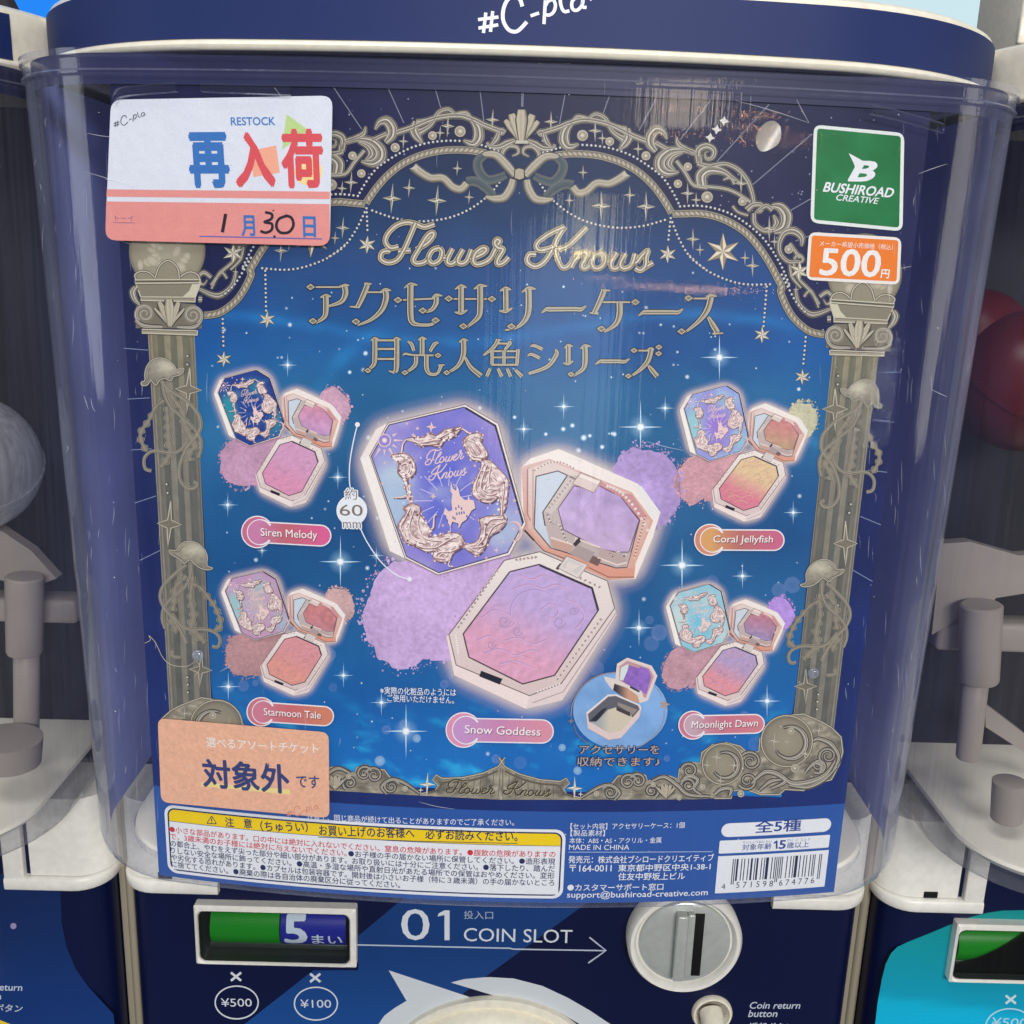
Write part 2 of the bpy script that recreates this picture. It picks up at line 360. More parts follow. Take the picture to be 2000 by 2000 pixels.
def outline(w, rc, R, yf, yb, n=24):
    """closed plan: gently bowed front, round front corners, straight sides, round back corners"""
    cx = w - rc; yc = yf + R - math.sqrt((R - rc) ** 2 - cx ** 2); a0 = math.atan2(cx, yf + R - yc)
    h = [(R * math.sin(t), yf + R - R * math.cos(t)) for t in np.linspace(0, a0, n)]
    h += [(cx + rc * math.cos(t), yc + rc * math.sin(t)) for t in np.linspace(-math.pi / 2 + a0, 0, n)[1:]]
    rb = 0.03
    h += [(w - rb + rb * math.cos(t), yb - rb + rb * math.sin(t)) for t in np.linspace(0, math.pi / 2, 6)]
    return h + [(-x, y) for x, y in h[::-1][:-1]]

# ------------------------------------------------------------------ sizes shared by the three machines
PITCH = 0.326; ZTOP, ZBOT = 0.1232, -0.1545; YB = 0.069; BASE = (0.0, 0.15, -0.44)
PANEL = Flat(YB); LIDS = Cyl(0.6, -0.0046); POSTER = Cyl(0.7, 0.0); FRONT = Cyl(0.7, -0.003)
def settle(root, loc):
    root.location = loc
    for c in root.children: c.location = (-loc[0], -loc[1], -loc[2])
def tub_ring(z, grow=0.0):
    t = (z - ZBOT) / (ZTOP - ZBOT); w = 0.156 + 0.0065 * t + grow
    return [(x, y, z) for x, y in outline(w, 0.047 + grow, 0.7, -0.003 - grow, 0.26 + grow)]
def panel_xz(px): return PANEL.uv([px])[0]
def add_hopper(root):
    bm = bmesh.new()
    prof = [(0.1232, 0.0012), (0.1212, 0.0012), (0.1206, 0.0004), (0.1176, 0.0004), (0.1170, 0.0011), (0.1163, 0.0011), (0.1157, 0.0)]
    prof += [(z, 0.0) for z in np.linspace(0.10, -0.148, 8)] + [(-0.1520, -0.0006), (-0.1540, -0.0022), (ZBOT, -0.0045)]
    loft(bm, [tub_ring(z, g) for z, g in prof] + [tub_ring(ZBOT + 0.0002, -0.012), tub_ring(ZBOT + 0.0032, -0.012)])
    return meshobj('hopper', bm, CLEAR, root)
def add_floor(root):
    bm = bmesh.new()
    loft(bm, [tub_ring(z, g) for z, g in ((-0.1538, -0.0145), (-0.1515, -0.0125), (-0.1500, -0.0130), (-0.1496, -0.0150))], True, True)
    return meshobj('hopper_floor', bm, M_FLOOR, root)
def add_liner(root, mat, y0, y1):
    bm = bmesh.new(); zb_ = lambda y: -0.1492; rr = []
    for z in (0.119, 0.06, 0.0, -0.06, None):
        o = tub_ring(-0.12 if z is None else z, -0.0045); r0 = tub_ring(0.0, -0.0045); ix = [i for i in range(len(o) // 2 + 1) if y0 <= r0[i][1] <= y1]
        h = [(o[i][0], o[i][1], zb_(o[i][1]) if z is None else z) for i in ix] or [(max(p[0] for p in o), y0, zb_(y0) if z is None else z)]; h.append((max(p[0] for p in o), y1, zb_(y1) if z is None else z))
        rr.append(h + [(-x, y, q) for x, y, q in h[::-1]])
    loft(bm, rr, closed=False)
    return meshobj('inner_back', bm, mat, root)
def lid_outline(g=0.0): return outline(0.167 + g, 0.095 + g, 0.6, -0.0040 - g, 0.262 + g, 22)
def add_lid(root, wrapcut=(0.12, 0.12), wrapmat=None):
    bm = bmesh.new()
    loft(bm, [[(x, y, z) for x, y in lid_outline(g)] for g, z in ((-0.004, 0.1236), (0.0, 0.1252), (0.0, 0.1400), (-0.0006, 0.1414), (-0.0030, 0.1426), (-0.030, 0.1490), (-0.060, 0.1510))], False, True)
    lid = meshobj('lid', bm, M_CREAM, root)
    bm = bmesh.new(); rr = []
    for k in np.linspace(0, 2 * math.pi, 12, endpoint=False):
        g, z = 0.0006 + 0.0016 * math.cos(k), 0.1239 + 0.0015 * math.sin(k)
        rr.append([(x, y, z) for x, y in lid_outline(g)])
    loft(bm, rr + [rr[0]]); meshobj('lid_rim', bm, M_CREAM, lid)
    if wrapmat:
        o = lid_outline(0.0005); h = o[:len(o) // 2 + 1]
        rt = [p for p in h if p[1] < wrapcut[1]]; lf = [(-x, y) for x, y in h if y < wrapcut[0]][::-1][:-1]
        bm = bmesh.new(); loft(bm, [[(x, y, z) for x, y in lf + rt] for z in (0.1256, 0.1300, 0.1360, 0.1397)], closed=False)
        meshobj('wrap_label', bm, wrapmat, lid)
    return lid
HOLE = [(383, 1782.5), (682, 1788), (682, 1886), (389, 1881.5)]
def rect_uv(S, pts):
    q = S.uv(pts); u0 = (q[0, 0] + q[3, 0]) / 2; u1 = (q[1, 0] + q[2, 0]) / 2; v1 = (q[0, 1] + q[1, 1]) / 2; v0 = (q[2, 1] + q[3, 1]) / 2
    return u0, u1, v0, v1
BEZEL = Flat(YB - 0.005)
HU0, HU1, HV0, HV1 = rect_uv(BEZEL, HOLE)
BU0, BU1, BV0, BV1 = rect_uv(BEZEL, [(377, 1770.5), (695, 1777), (695.6, 1891), (382.5, 1886)])
def add_cabinet(root):
    w, rc, zt, zb, yb = 0.159, 0.013, -0.158, -0.44, 0.26
    h = [(w - rc + rc * math.sin(t), YB + rc - rc * math.cos(t)) for t in np.linspace(0, math.pi / 2, 9)] + [(w, yb)]
    pts = h + [(-x, y) for x, y in h[::-1]]
    bm = bmesh.new(); loft(bm, [[(x, y, z) for x, y in pts] for z in (zt, zb)], closed=False)
    x = w - rc; out = [(-x, zb), (x, zb), (x, zt), (-x, zt)]; hole = [(HU0, HV0), (HU1, HV0), (HU1, HV1), (HU0, HV1)]
    tri = tessellate_polygon([[Vector((a, b, 0)) for a, b in out], [Vector((a, b, 0)) for a, b in hole]])
    vv = [bm.verts.new((a, YB, b)) for a, b in out + hole]
    for t in tri: bm.faces.new([vv[i] for i in t])
    top = [bm.verts.new((a, b, zt)) for a, b in pts]; bm.faces.new(top)
    bmesh.ops.remove_doubles(bm, verts=bm.verts[:], dist=1e-6)
    return meshobj('cabinet', bm, M_NAVY, root)
def rrect(u0, u1, v0, v1, r, n=6):
    o = []
    for cx, cz, a in ((u1 - r, v1 - r, 0), (u0 + r, v1 - r, 90), (u0 + r, v0 + r, 180), (u1 - r, v0 + r, 270)):
        o += [(cx + r * math.cos(math.radians(a + k)), cz + r * math.sin(math.radians(a + k))) for k in np.linspace(0, 90, n)]
    return o
M_DRUMG = plastic('green_print', (0, 132, 12), 0.3, 0.5); M_DRUMB = plastic('blue_print', (20, 26, 150), 0.3, 0.5)
M_RECESS = plastic('recess_gray', (44, 50, 48), 0.35, 0.5)
PANE = clearmat('window_pane', (0.92, 0.95, 0.93), 0.01, 0.1, (0.5, 0.55, 0.5), 0.02, 0.0)
def add_display(root):
    bm = bmesh.new(); R = []
    for g, y, r in ((0, YB, 0.0008), (0, YB - 0.0042, 0.0008), (-0.0008, YB - 0.005, 0.0008)):
        R.append([(x, y, z) for x, z in rrect(BU0 - g, BU1 + g, BV0 - g, BV1 + g, r)])
    for g, y, r in ((0.0006, YB - 0.005, 0.003), (0, YB - 0.0042, 0.003), (0, YB + 0.016, 0.003)):
        R.append([(x, y, z) for x, z in rrect(HU0 - g, HU1 + g, HV0 - g, HV1 + g, r)])
    loft(bm, R); d = meshobj('coin_display', bm, M_WHITE, root)
    bm = bmesh.new(); e = 0.0004
    loft(bm, [[(x, y, z) for x, z in rrect(HU0 + g, HU1 - g, HV0 + g, HV1 - g, 0.003)] for g, y in ((e, YB - 0.0040), (e, YB + 0.0155))], False, True)
    meshobj('recess', bm, M_RECESS, d)
    um = HU0 + (HU1 - HU0) * 0.522; zc = HV1 - 0.0138; rd = 0.0105; yc = YB + 0.0008 + rd
    for nm, a, b, m in (('green_drum', HU0 + 0.0035, um - 0.0004, M_DRUMG), ('blue_drum', um + 0.0002, HU1 - 0.0025, M_DRUMB)):
        bm = bmesh.new(); tube(bm, (a, yc, zc), (b, yc, zc), rd, n=48); meshobj(nm, bm, m, d)
    bm = bmesh.new(); box(bm, HU0 + 0.002, HU1 - 0.002, YB + 0.004, YB + 0.013, HV0 + 0.001, HV0 + 0.0035, 0.0004); meshobj('drum_tray', bm, M_RECESS, d)
    A = Art(Flat(YB + 0.0008), 8); Zd = Z(360, 1740, 640 / 1932)
    A.text('5', Zd((598, 320))[0], Zd((720, 320))[0], 51, (205, 215, 235), 2, 0.035)
    A.text('まい', Zd((752, 325))[0], Zd((930, 328))[0], 22, (205, 215, 235), 2, 0.018)
    t = A.build('drum_lettering', SIGNINK, d); bm = bmesh.new(); bm.from_mesh(t.data)
    for zz in np.arange(zc - rd, zc + rd, 0.0006): bmesh.ops.bisect_plane(bm, geom=bm.verts[:] + bm.edges[:] + bm.faces[:], plane_co=(0, 0, zz), plane_no=(0, 0, 1))
    bm.to_mesh(t.data); bm.free()
    for v in t.data.vertices:
        k = min(abs(v.co.z - zc), rd * 0.98); v.co.y += rd - math.sqrt(rd * rd - k * k)
    bm = bmesh.new(); q = [bm.verts.new((x, YB - 0.0016, z)) for x, z in rrect(HU0 + 0.0006, HU1 - 0.0006, HV0 + 0.0006, HV1 - 0.0006, 0.0028)]; bm.faces.new(q)
    meshobj('window_pane', bm, PANE, d, False)
    return d
def lathe_y(bm, cx, cz, prof, n=64, sx=1.0):
    """prof: (radius, y) rings about an axis along y"""
    rr = [[(cx + r * sx * math.cos(a), y, cz + r * math.sin(a)) for a in np.linspace(0, 2 * math.pi, n, endpoint=False)] for r, y in prof]
    loft(bm, rr, False, True)
M_DIAL = plastic('dial_gray', (176, 180, 176), 0.26, 0.6, 0.12, 0.04, 260, 0.3, 0.15)
def add_slot(root):
    cx, cz = panel_xz((1333, 1823)); r = 0.0246; bm = bmesh.new()
    lathe_y(bm, cx, cz, [(r, YB), (r, YB - 0.006), (r - 0.0012, YB - 0.0078), (r - 0.0026, YB - 0.0076), (r - 0.0036, YB - 0.0062), (r - 0.0040, YB - 0.0048), (0.0006, YB - 0.0046)])
    s = meshobj('coin_slot', bm, M_WHITE, root)
    bm = bmesh.new(); lathe_y(bm, cx, cz, [(r - 0.0048, YB - 0.0044), (r - 0.0052, YB - 0.0060), (r - 0.0064, YB - 0.0068), (0.012, YB - 0.0070), (0.0006, YB - 0.0070)])
    meshobj('dial_face', bm, M_DIAL, s)
    bm = bmesh.new(); x0, _ = panel_xz((1308, 1860)); x1, zl = panel_xz((1327, 1884)); box(bm, x0, x1, YB - 0.0112, YB - 0.0060, zl, cz + 0.016, 0.0007); meshobj('slot_bar', bm, M_DIAL, s)
    bm = bmesh.new(); x0, _ = panel_xz((1344, 1860)); x1, zl = panel_xz((1361, 1884)); box(bm, x0, x1, YB - 0.0074, YB - 0.0060, zl, cz + 0.015, 0.0003); meshobj('slot_opening', bm, M_BLACK, s)
    bm = bmesh.new(); xa, _ = panel_xz((1329, 1860)); box(bm, xa, x0 - 0.0002, YB - 0.0098, YB - 0.0060, zl + 0.001, cz + 0.016, 0.0006); meshobj('slot_lip', bm, M_DIAL, s)
    return s
def add_handle(root):
    cx, zt = panel_xz((968, 1944)); r = 0.0545; cz = zt - r; bm = bmesh.new()
    lathe_y(bm, cx, cz, [(r, YB), (r, YB - 0.0030), (r - 0.0010, YB - 0.0042), (r - 0.0028, YB - 0.0042), (r - 0.0036, YB - 0.0030), (r - 0.0042, YB - 0.0030), (r - 0.0055, YB - 0.0065), (r - 0.0100, YB - 0.0100), (r - 0.0160, YB - 0.0118), (0.0006, YB - 0.0130)], 96)
    h = meshobj('turn_handle', bm, M_CREAM, root)
    bm = bmesh.new(); box(bm, cx - 0.042, cx + 0.042, YB - 0.030, YB - 0.0095, cz - 0.008, cz + 0.008, 0.004); meshobj('handle_grip', bm, M_CREAM, h)
    return h
def add_return(root):
    cx, cz = panel_xz((1390, 1977)); bm = bmesh.new()
    lathe_y(bm, cx, cz, [(0.0090, YB), (0.0090, YB - 0.0012), (0.0084, YB - 0.0022), (0.0076, YB - 0.0022), (0.0070, YB - 0.0008), (0.0066, YB + 0.0000)], 40)
    b = meshobj('coin_return_button', bm, M_CREAM, root)
    bm = bmesh.new(); tube(bm, (cx - 0.0006, YB - 0.0002, cz + 0.0008), (cx + 0.0002, YB - 0.0125, cz - 0.0045), 0.0052, n=32, rings=[(0, 0.0050), (0.88, 0.0052), (0.97, 0.0048), (1.0, 0.0040)])
    meshobj('button_stem', bm, M_CREAM, b)
    return b
def add_bracket(root, sgn):
    """white hinge bracket that wraps a front corner of the cabinet; outer side at sgn * 0.1605"""
    zb = panel_xz((300, 1736))[1]; rc = 0.0145; wo = 0.1605; wi = 0.118
    def foot(g, top=False):
        h = [(wi, YB - 0.003 - g), (wo - rc, YB - 0.003 - g)] + [(wo - rc + (rc + g) * math.sin(t), YB - 0.003 + rc - (rc + g) * math.cos(t)) for t in np.linspace(0, math.pi / 2, 9)[1:]]
        return h + [(wo + g, YB + 0.03), (wi, YB + 0.03)]
    bm = bmesh.new()
    loft(bm, [[(sgn * x, y, z) for x, y in foot(g)] for g, z in ((0.0, zb), (0.0006, zb + 0.0008), (0.0006, zb + 0.0048), (0.0, zb + 0.0056), (-0.0012, zb + 0.0060))], True, True)
    b = meshobj('hinge_bracket', bm, M_WHITE, root)
    bm = bmesh.new(); box(bm, min(sgn * wi, sgn * (wi + 0.0085)), max(sgn * wi, sgn * (wi + 0.0085)), YB - 0.0032, YB + 0.02, zb + 0.0052, -0.1572, 0.0006); meshobj('bracket_post', bm, M_WHITE, b)
    rk = 0.0135; ki = wi + 0.0108; ko = 0.1603
    k = [(ki, YB - 0.0015), (ko - rk, YB - 0.0015)] + [(ko - rk + rk * math.sin(t), YB - 0.0015 + rk - rk * math.cos(t)) for t in np.linspace(0, math.pi / 2, 10)[1:]] + [(ko, YB + 0.03), (ki, YB + 0.03)]
    bm = bmesh.new(); loft(bm, [[(sgn * (x + (0.0006 if i == 0 and x > 0.14 else 0)), y, z) for x, y in k] for i, z in enumerate((zb + 0.0064, zb + 0.0072, -0.1568))], True, True)
    meshobj('hinge_knuckle', bm, M_WHITE, b)
    if sgn < 0:
        bm = bmesh.new(); box(bm, -0.1435, -0.1375, YB - 0.0019, YB + 0.004, zb + 0.0062, zb + 0.0092, 0.0003); meshobj('notch', bm, M_BLACK, b)
    return b

# ------------------------------------------------------------------ the machine in the middle
machine = empty('capsule_machine')
tag(machine, 'navy and white capsule toy machine holding the blue star poster, middle of three', 'vending machine', 'capsule machines in a row')
hopper = add_hopper(machine); add_floor(machine); add_liner(machine, M_BACK, 0.036, 0.20)
bm = bmesh.new(); loft(bm, [tub_ring(0.1222, -0.0022), tub_ring(0.1136, -0.0022)]); meshobj('lid_interior_band', bm, plastic('lid_interior_blue', (26, 30, 74), 0.5, 0.4, 0.1, 0, 40), machine)  # band added to stand in for the dark lid interior above the poster
lid = add_lid(machine, (0.12, 0.12), M_LIDW); cab = add_cabinet(machine)
add_display(machine); slot = add_slot(machine); add_handle(machine); add_return(machine); add_bracket(machine, -1); add_bracket(machine, 1)
A = Art(LIDS, 3); z2 = Z(650, 0, 700 / 1932); INKW = (226, 230, 240)
CPLA = [[(825, 68), (812, 178)], [(862, 60), (850, 172)], [(783, 106), (893, 92)], [(785, 152), (892, 134)],
        [(1022, 35), (1005, -8), (965, -18), (935, 10), (918, 60), (920, 115), (950, 162), (995, 168), (1046, 118)], [(1066, 86), (1112, 70)],
        [(1146, 2), (1138, 130)], [(1142, 40), (1160, 8), (1188, 0), (1200, 30), (1190, 65), (1165, 82), (1142, 76)], [(1222, -40), (1230, 30), (1248, 62), (1275, 58)],
        [(1345, -8), (1315, -16), (1290, 10), (1292, 48), (1318, 55), (1345, 25), (1348, -10), (1346, 35), (1368, 40)], [(1392, -4), (1396, 0)]]
for i, p in enumerate(CPLA): A.line(z2(*p), 6.5 if i < 4 or i > 4 else 7.5, INKW, 2, sm=5)
A.build('brand_lettering', SIGNINK, lid)
# raised plastic ledge with a gap for the card, on each side of the hopper's front
for pts in ([(228, 196), (240, 182), (290, 176), (350, 171)], [(397, 171), (450, 174), (520, 176), (570, 178)], [(1696, 214), (1740, 224), (1800, 240), (1838, 252)]):
    bm = bmesh.new(); uvp = FRONT.uv(smooth(pts, 6)); rr = []
    for o, dz in ((0.0002, 0.0014), (0.0020, 0.0012), (0.0024, 0.0), (0.0020, -0.0012), (0.0002, -0.0014)):
        rr.append([tuple(q) for q in FRONT.xyz(uvp + [0, dz], o)])
    loft(bm, rr, closed=False); meshobj('card_ledge', bm, CLEAR, hopper)
GLASS = clearmat('rivet_plastic', (0.95, 0.97, 1.0), 0.16, 0.5, (0.75, 0.82, 0.95), 0.05, 0.0)
for px in ((387, 1279), (1588, 1314)):
    u = FRONT.uv([px])[0]; P = FRONT.xyz(u[None], 0.0)[0]; bm = bmesh.new()
    bmesh.ops.create_uvsphere(bm, u_segments=20, v_segments=12, radius=0.0019)
    for v in bm.verts: v.co.y *= 0.6
    bmesh.ops.translate(bm, verts=bm.verts[:], vec=tuple(P + [0, -0.0004, 0])); meshobj('rivet', bm, GLASS, hopper)
    bm = bmesh.new(); bmesh.ops.create_circle(bm, cap_ends=True, radius=0.0042, segments=28)
    bmesh.ops.rotate(bm, verts=bm.verts[:], matrix=Matrix.Rotation(math.pi / 2, 3, 'X')); bmesh.ops.translate(bm, verts=bm.verts[:], vec=tuple(P + [0.0006, -0.0002, -0.0012])); meshobj('rivet_washer', bm, CLEAR, hopper, False)
A = Art(FRONT, 4); wr = np.random.default_rng(5)
def mark(p, q, a, w=1.1): A.ribbon([p, ((p[0] + q[0]) / 2 + wr.uniform(-2, 2), (p[1] + q[1]) / 2 + wr.uniform(-2, 2)), q], (0.4, w, 0.4), [(-1, (225, 228, 240, a)), (1, (225, 228, 240, a))], 0)
for p, q in (((170, 260), (222, 268)), ((165, 335), (262, 366)), ((205, 350), (228, 352)), ((164, 773), (173, 800)), ((178, 778), (186, 804)), ((430, 1312), (452, 1300)), ((818, 1566), (888, 1580)), ((1818, 760), (1850, 775)), ((1556, 195), (1580, 240)), ((1440, 197), (1580, 240)), ((1793, 340), (1850, 320)), ((1150, 905), (1110, 890)), ((1336, 880), (1262, 862))): mark(p, q, 0.5)
for k in range(150):
    x = wr.choice([wr.uniform(135, 300), wr.uniform(1690, 1850), wr.uniform(300, 1700)], p=[0.42, 0.42, 0.16]); y = wr.uniform(220, 1600); l = wr.uniform(10, 60); x += (1000 - x) * 0.12 * (y - 900) / 800; mark((x, y), (x + wr.uniform(-3, 3), y + l), wr.uniform(0.06, 0.24), wr.uniform(0.8, 2.0))
for k in range(120): A.dot((wr.uniform(150, 1840), wr.uniform(180, 1700)), wr.uniform(0.7, 1.5), (235, 238, 245, wr.uniform(0.25, 0.7)), 1, n=6)
A.build('wear_marks', INKA, hopper)
# printed front of the cabinet
A = Art(PANEL); z3 = Z(360, 1740, 640 / 1932); z4 = Z(960, 1740, 640 / 1932); LB = (16, 62, 126); LW = (200, 206, 212)
def shade(v): return np.tile(np.array([[14., 56., 116.]]), (len(v), 1)) + np.clip((v[:, 1:2] - 1850) / 150, 0, 1) * [[4., 14., 22.]]  # blue painted darker higher up, where the hopper overhang shades the panel
A.poly([(700, 1828), (762, 1776), (800, 1745), (1170, 1745), (1122, 1781), (960, 1899), (905, 1940), (905, 2060), (390, 2060), (478, 2000), (612, 1895), (700, 1895)], shade, 1, step=40)
A.poly(z3((1205, 468), (1690, 628), (1560, 672), (1440, 728), (1345, 785), (1145, 785), (1180, 735), (1240, 690), (1310, 648)), LW, 3)
A.poly(z3((1145, 784), (1345, 784), (1250, 850), (1000, 1000), (1000, 950)), LW, 3)
A.poly(z3((1572, 540), (1650, 520), (1770, 509), (1820, 508)) + z4((0, 509), (130, 516), (300, 560), (450, 630), (580, 705), (700, 785), (900, 1000), (700, 950), (520, 785), (400, 715), (260, 660), (130, 628), (0, 615)) + z3((1820, 615)), LW, 3)
A.text('0', z3((1280, 290))[0], z3((1447, 291))[0], 61, (206, 212, 220), 4, 0.0); A.poly(z3((1494, 150), (1500, 132), (1535, 114), (1564, 114), (1564, 290), (1534, 290), (1534, 142)), (206, 212, 220), 4)
A.text('COIN SLOT', z3((1648, 296))[0], z4((475, 308))[0], 26, (206, 212, 220), 4, -0.004)
A.text('投入口', z3((1648, 165))[0], z3((1820, 167))[0], 16, (160, 172, 190), 4)
A.line(z3((1018, 318), (1920, 338)) + z4((130, 343), (670, 352)), 2.6, (180, 190, 205), 4); A.line(z4((577, 273), (675, 351), (570, 425)), 2.8, (180, 190, 205), 5)
for cx, lab in (((305, 505), '¥500'), ((772, 512), '¥100')):
    c = z3(cx)[0]; A.line([(c[0] - 10, c[1] - 8), (c[0] + 10, c[1] + 8)], 4.6, (206, 212, 220), 4); A.line([(c[0] + 10, c[1] - 8), (c[0] - 10, c[1] + 8)], 4.6, (206, 212, 220), 5)
    c = (c[0] + 1.3, c[1] + 50.5); A.line([(c[0] + 42 * math.cos(t), c[1] + 32 * math.sin(t)) for t in np.linspace(0, 2 * math.pi, 49)[:-1]], 2.6, (206, 212, 220), 4, closed=True)
    A.text(lab, (c[0] - 30, c[1] + 8), (c[0] + 30, c[1] + 8), 16, (206, 212, 220), 4)
RET = [('Coin return', (1462.8, 1969.8), (1561.3, 1970), 13), ('button', (1460.9, 1986), (1516.5, 1986), 13), ('返却ボタン', (1460, 2011), (1546, 2012), 14)]
for b, p, q, h in RET: A.text(b, p, q, h, (190, 200, 215), 4, 0.012, 0.2)
A.build('panel_print', SIGNINK, cab)
settle(machine, BASE)

# ------------------------------------------------------------------ the machines beside it: copies with their own lid and print
def neighbour(dx, label):
    r = machine.copy(); COL.objects.link(r); r.location = (BASE[0] + dx, BASE[1], BASE[2])
    r['label'] = label
    for ch in machine.children:
        if ch.name.split('.')[0] in ('lid', 'inner_back'): continue
        c = ch.copy(); COL.objects.link(c); c.parent = r
        if c.name.startswith('hopper.'): c.data = c.data.copy(); c.data.materials[0] = CLOUDY
        for g in ch.children:
            if g.name.split('.')[0] in ('panel_print', 'rivet', 'rivet_washer', 'card_ledge', 'drum_lettering', 'wear_marks'): continue
            d = g.copy(); COL.objects.link(d); d.parent = c
    return r
def inside(root, dx, parts):
    for c in parts: c.parent = root; c.location = (-BASE[0] - dx, -BASE[1], -BASE[2])
def shift(o, dx): o.location.x += dx
left = neighbour(-PITCH, 'capsule toy machine with a plain dark blue cabinet at the left edge')
right = neighbour(PITCH, 'capsule toy machine with a turquoise cabinet front and white lid')
for root, dx, cut, wm in ((left, -PITCH, (0.12, 0.058), M_LIDW), (right, PITCH, (0, 0), None)):
    l2 = add_lid(root, cut, wm); b2 = add_liner(root, M_DARK, 0.115, 0.125)
    for c in (l2, b2): c.location = (-BASE[0], -BASE[1], -BASE[2])
def at(px, y):
    d = (px[0] - 1000) / 2000 * RI - (px[1] - 1000) / 2000 * UP + FW
    return CAM + d * (y - CAM[1]) / d[1]
M_GEAR = plastic('dispenser_white', (150, 142, 136), 0.45, 0.4, 0.08, 0.0, 60)
def dispenser(root, dx, cols, bars, wings):
    out = []
    for (px, y0, y1, w, yd) in cols:
        a = at((px[0], y0), yd); b = at((px[1], y1), yd); bm = bmesh.new(); tube(bm, a, b, w, n=32, rings=[(0, w * 0.92), (0.02, w * 1.02), (0.5, w), (0.97, w * 0.97), (1.0, w * 0.9)]); out.append(meshobj('dispenser_column', bm, M_GEAR))
    for (p, q, h, yd) in bars:
        a = at(p, yd); b = at(q, yd); bm = bmesh.new(); box(bm, min(a[0], b[0]), max(a[0], b[0]), yd - 0.006, yd + 0.008, min(a[2], b[2]) - h, max(a[2], b[2]) + h, 0.002); out.append(meshobj('dispenser_arm', bm, M_GEAR))
    for (poly, yd) in wings:
        P = [at(p, yd) for p in poly]; bm = bmesh.new()
        loft(bm, [[tuple(p) for p in P], [tuple(p + [0, 0.006, 0]) for p in P]], True, True); out.append(meshobj('dispenser_paddle', bm, M_GEAR, smooth_=False))
    inside(root, dx, out)
dispenser(left, -PITCH, [((48, 48), 1125, 1275, 0.0072, 0.075), ((52, 52), 1275, 1470, 0.0050, 0.075), ((16, 16), 1440, 1490, 0.0125, 0.055)],
          [((-60, 1185), (160, 1185), 0.0045, 0.092)], [([(-40, 1020), (0, 1035), (60, 1075), (110, 1130), (55, 1150), (-40, 1120)], 0.085)])
dispenser(right, PITCH, [((1917, 1912), 1180, 1330, 0.0080, 0.075), ((1906, 1890), 1330, 1480, 0.0050, 0.075), ((1972, 1966), 1525, 1600, 0.0062, 0.045)],
          [((1820, 1240), (2060, 1235), 0.0050, 0.092)], [([(1838, 1062), (1895, 1058), (1990, 1085), (2060, 1080), (2060, 1150), (1945, 1168), (1925, 1195), (1880, 1205), (1820, 1240)], 0.085), ([(1925, 1375), (2010, 1440), (2010, 1475), (1925, 1420)], 0.09)])
A = Art(PANEL); z6 = Z(0, 1540, 400 / 1680)
A.poly(z6((-400, 700), (490, 700), (505, 1100), (545, 1300), (620, 1480), (720, 1620), (830, 1740), (930, 1850), (960, 2100), (-400, 2100)), lambda v: np.array([[8., 34., 82.]]) + np.clip((v[:, 1:2] - 1700) / 300, 0, 1) * [[4., 18., 34.]], 1, step=40)
A.poly(z6((-300, 1780), (0, 1900), (105, 1940), (60, 2100), (-300, 2100)), (232, 200, 40), 3); A.dot(z6((110, 1128))[0], 6, (150, 140, 180), 3, n=16)
for b, p, q, h in (('Coin return', (-57, 1933), (43, 1935), 13), ('button', (-57, 1951), (1.5, 1952), 13), ('返却ボタン', (-48, 1975), (43, 1977), 15)): A.text(b, p, q, h, (190, 200, 215), 4, 0.012, 0.2)
pl = A.build('panel_print', SIGNINK, [c for c in left.children if c.name.startswith('cabinet')][0]); pl.location.x = PITCH
A = Art(PANEL); z7 = Z(1600, 1540, 400 / 1680)
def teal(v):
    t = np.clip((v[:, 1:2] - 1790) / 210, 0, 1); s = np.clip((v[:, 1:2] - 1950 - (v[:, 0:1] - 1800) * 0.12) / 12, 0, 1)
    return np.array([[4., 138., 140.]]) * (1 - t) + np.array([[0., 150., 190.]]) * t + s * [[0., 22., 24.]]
TEAL = z7((2100, 1010), (1680, 998), (1500, 1002), (1380, 1020), (1240, 1055), (1080, 1115), (900, 1190), (720, 1262), (640, 1300), (590, 1350), (545, 1440), (515, 1560), (480, 1750), (440, 2100), (2100, 2100))
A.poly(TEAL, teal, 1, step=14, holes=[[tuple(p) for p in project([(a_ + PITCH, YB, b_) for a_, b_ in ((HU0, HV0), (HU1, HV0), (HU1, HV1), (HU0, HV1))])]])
c = (1974, 1952); A.line([(c[0] - 10, c[1] - 8), (c[0] + 10, c[1] + 8)], 4.6, (190, 215, 220), 4); A.line([(c[0] + 10, c[1] - 8), (c[0] - 10, c[1] + 8)], 4.6, (190, 215, 220), 5)
A.line([(1972 + 47 * math.cos(t), 2006 + 36 * math.sin(t)) for t in np.linspace(0, 2 * math.pi, 49)[:-1]], 2.6, (170, 210, 225), 4, closed=True); A.text('¥500', (1935, 2004), (2005, 2006), 17, (170, 210, 225), 4)
pr = A.build('panel_print', SIGNINK, [c for c in right.children if c.name.startswith('cabinet')][0]); pr.location.x = -PITCH
for side in (-1, 1):
    bm = bmesh.new(); x = side * 0.163; box(bm, x - 0.0036, x + 0.0036, 0.083, 0.25, -0.44, -0.158, 0.0006); tube(bm, (x + 0.0012, 0.0835, -0.44), (x + 0.0012, 0.0835, -0.158), 0.0020, n=16)
    o = meshobj('divider_rail', bm, plastic('rail', (150, 142, 124), 0.4, 0.5, 0.06, 0.0, 80)); tag(o, 'beige metal rail in the gap left of the middle machine' if side < 0 else 'beige metal rail in the gap between the middle and turquoise machines', 'rail', 'rails between the machines')
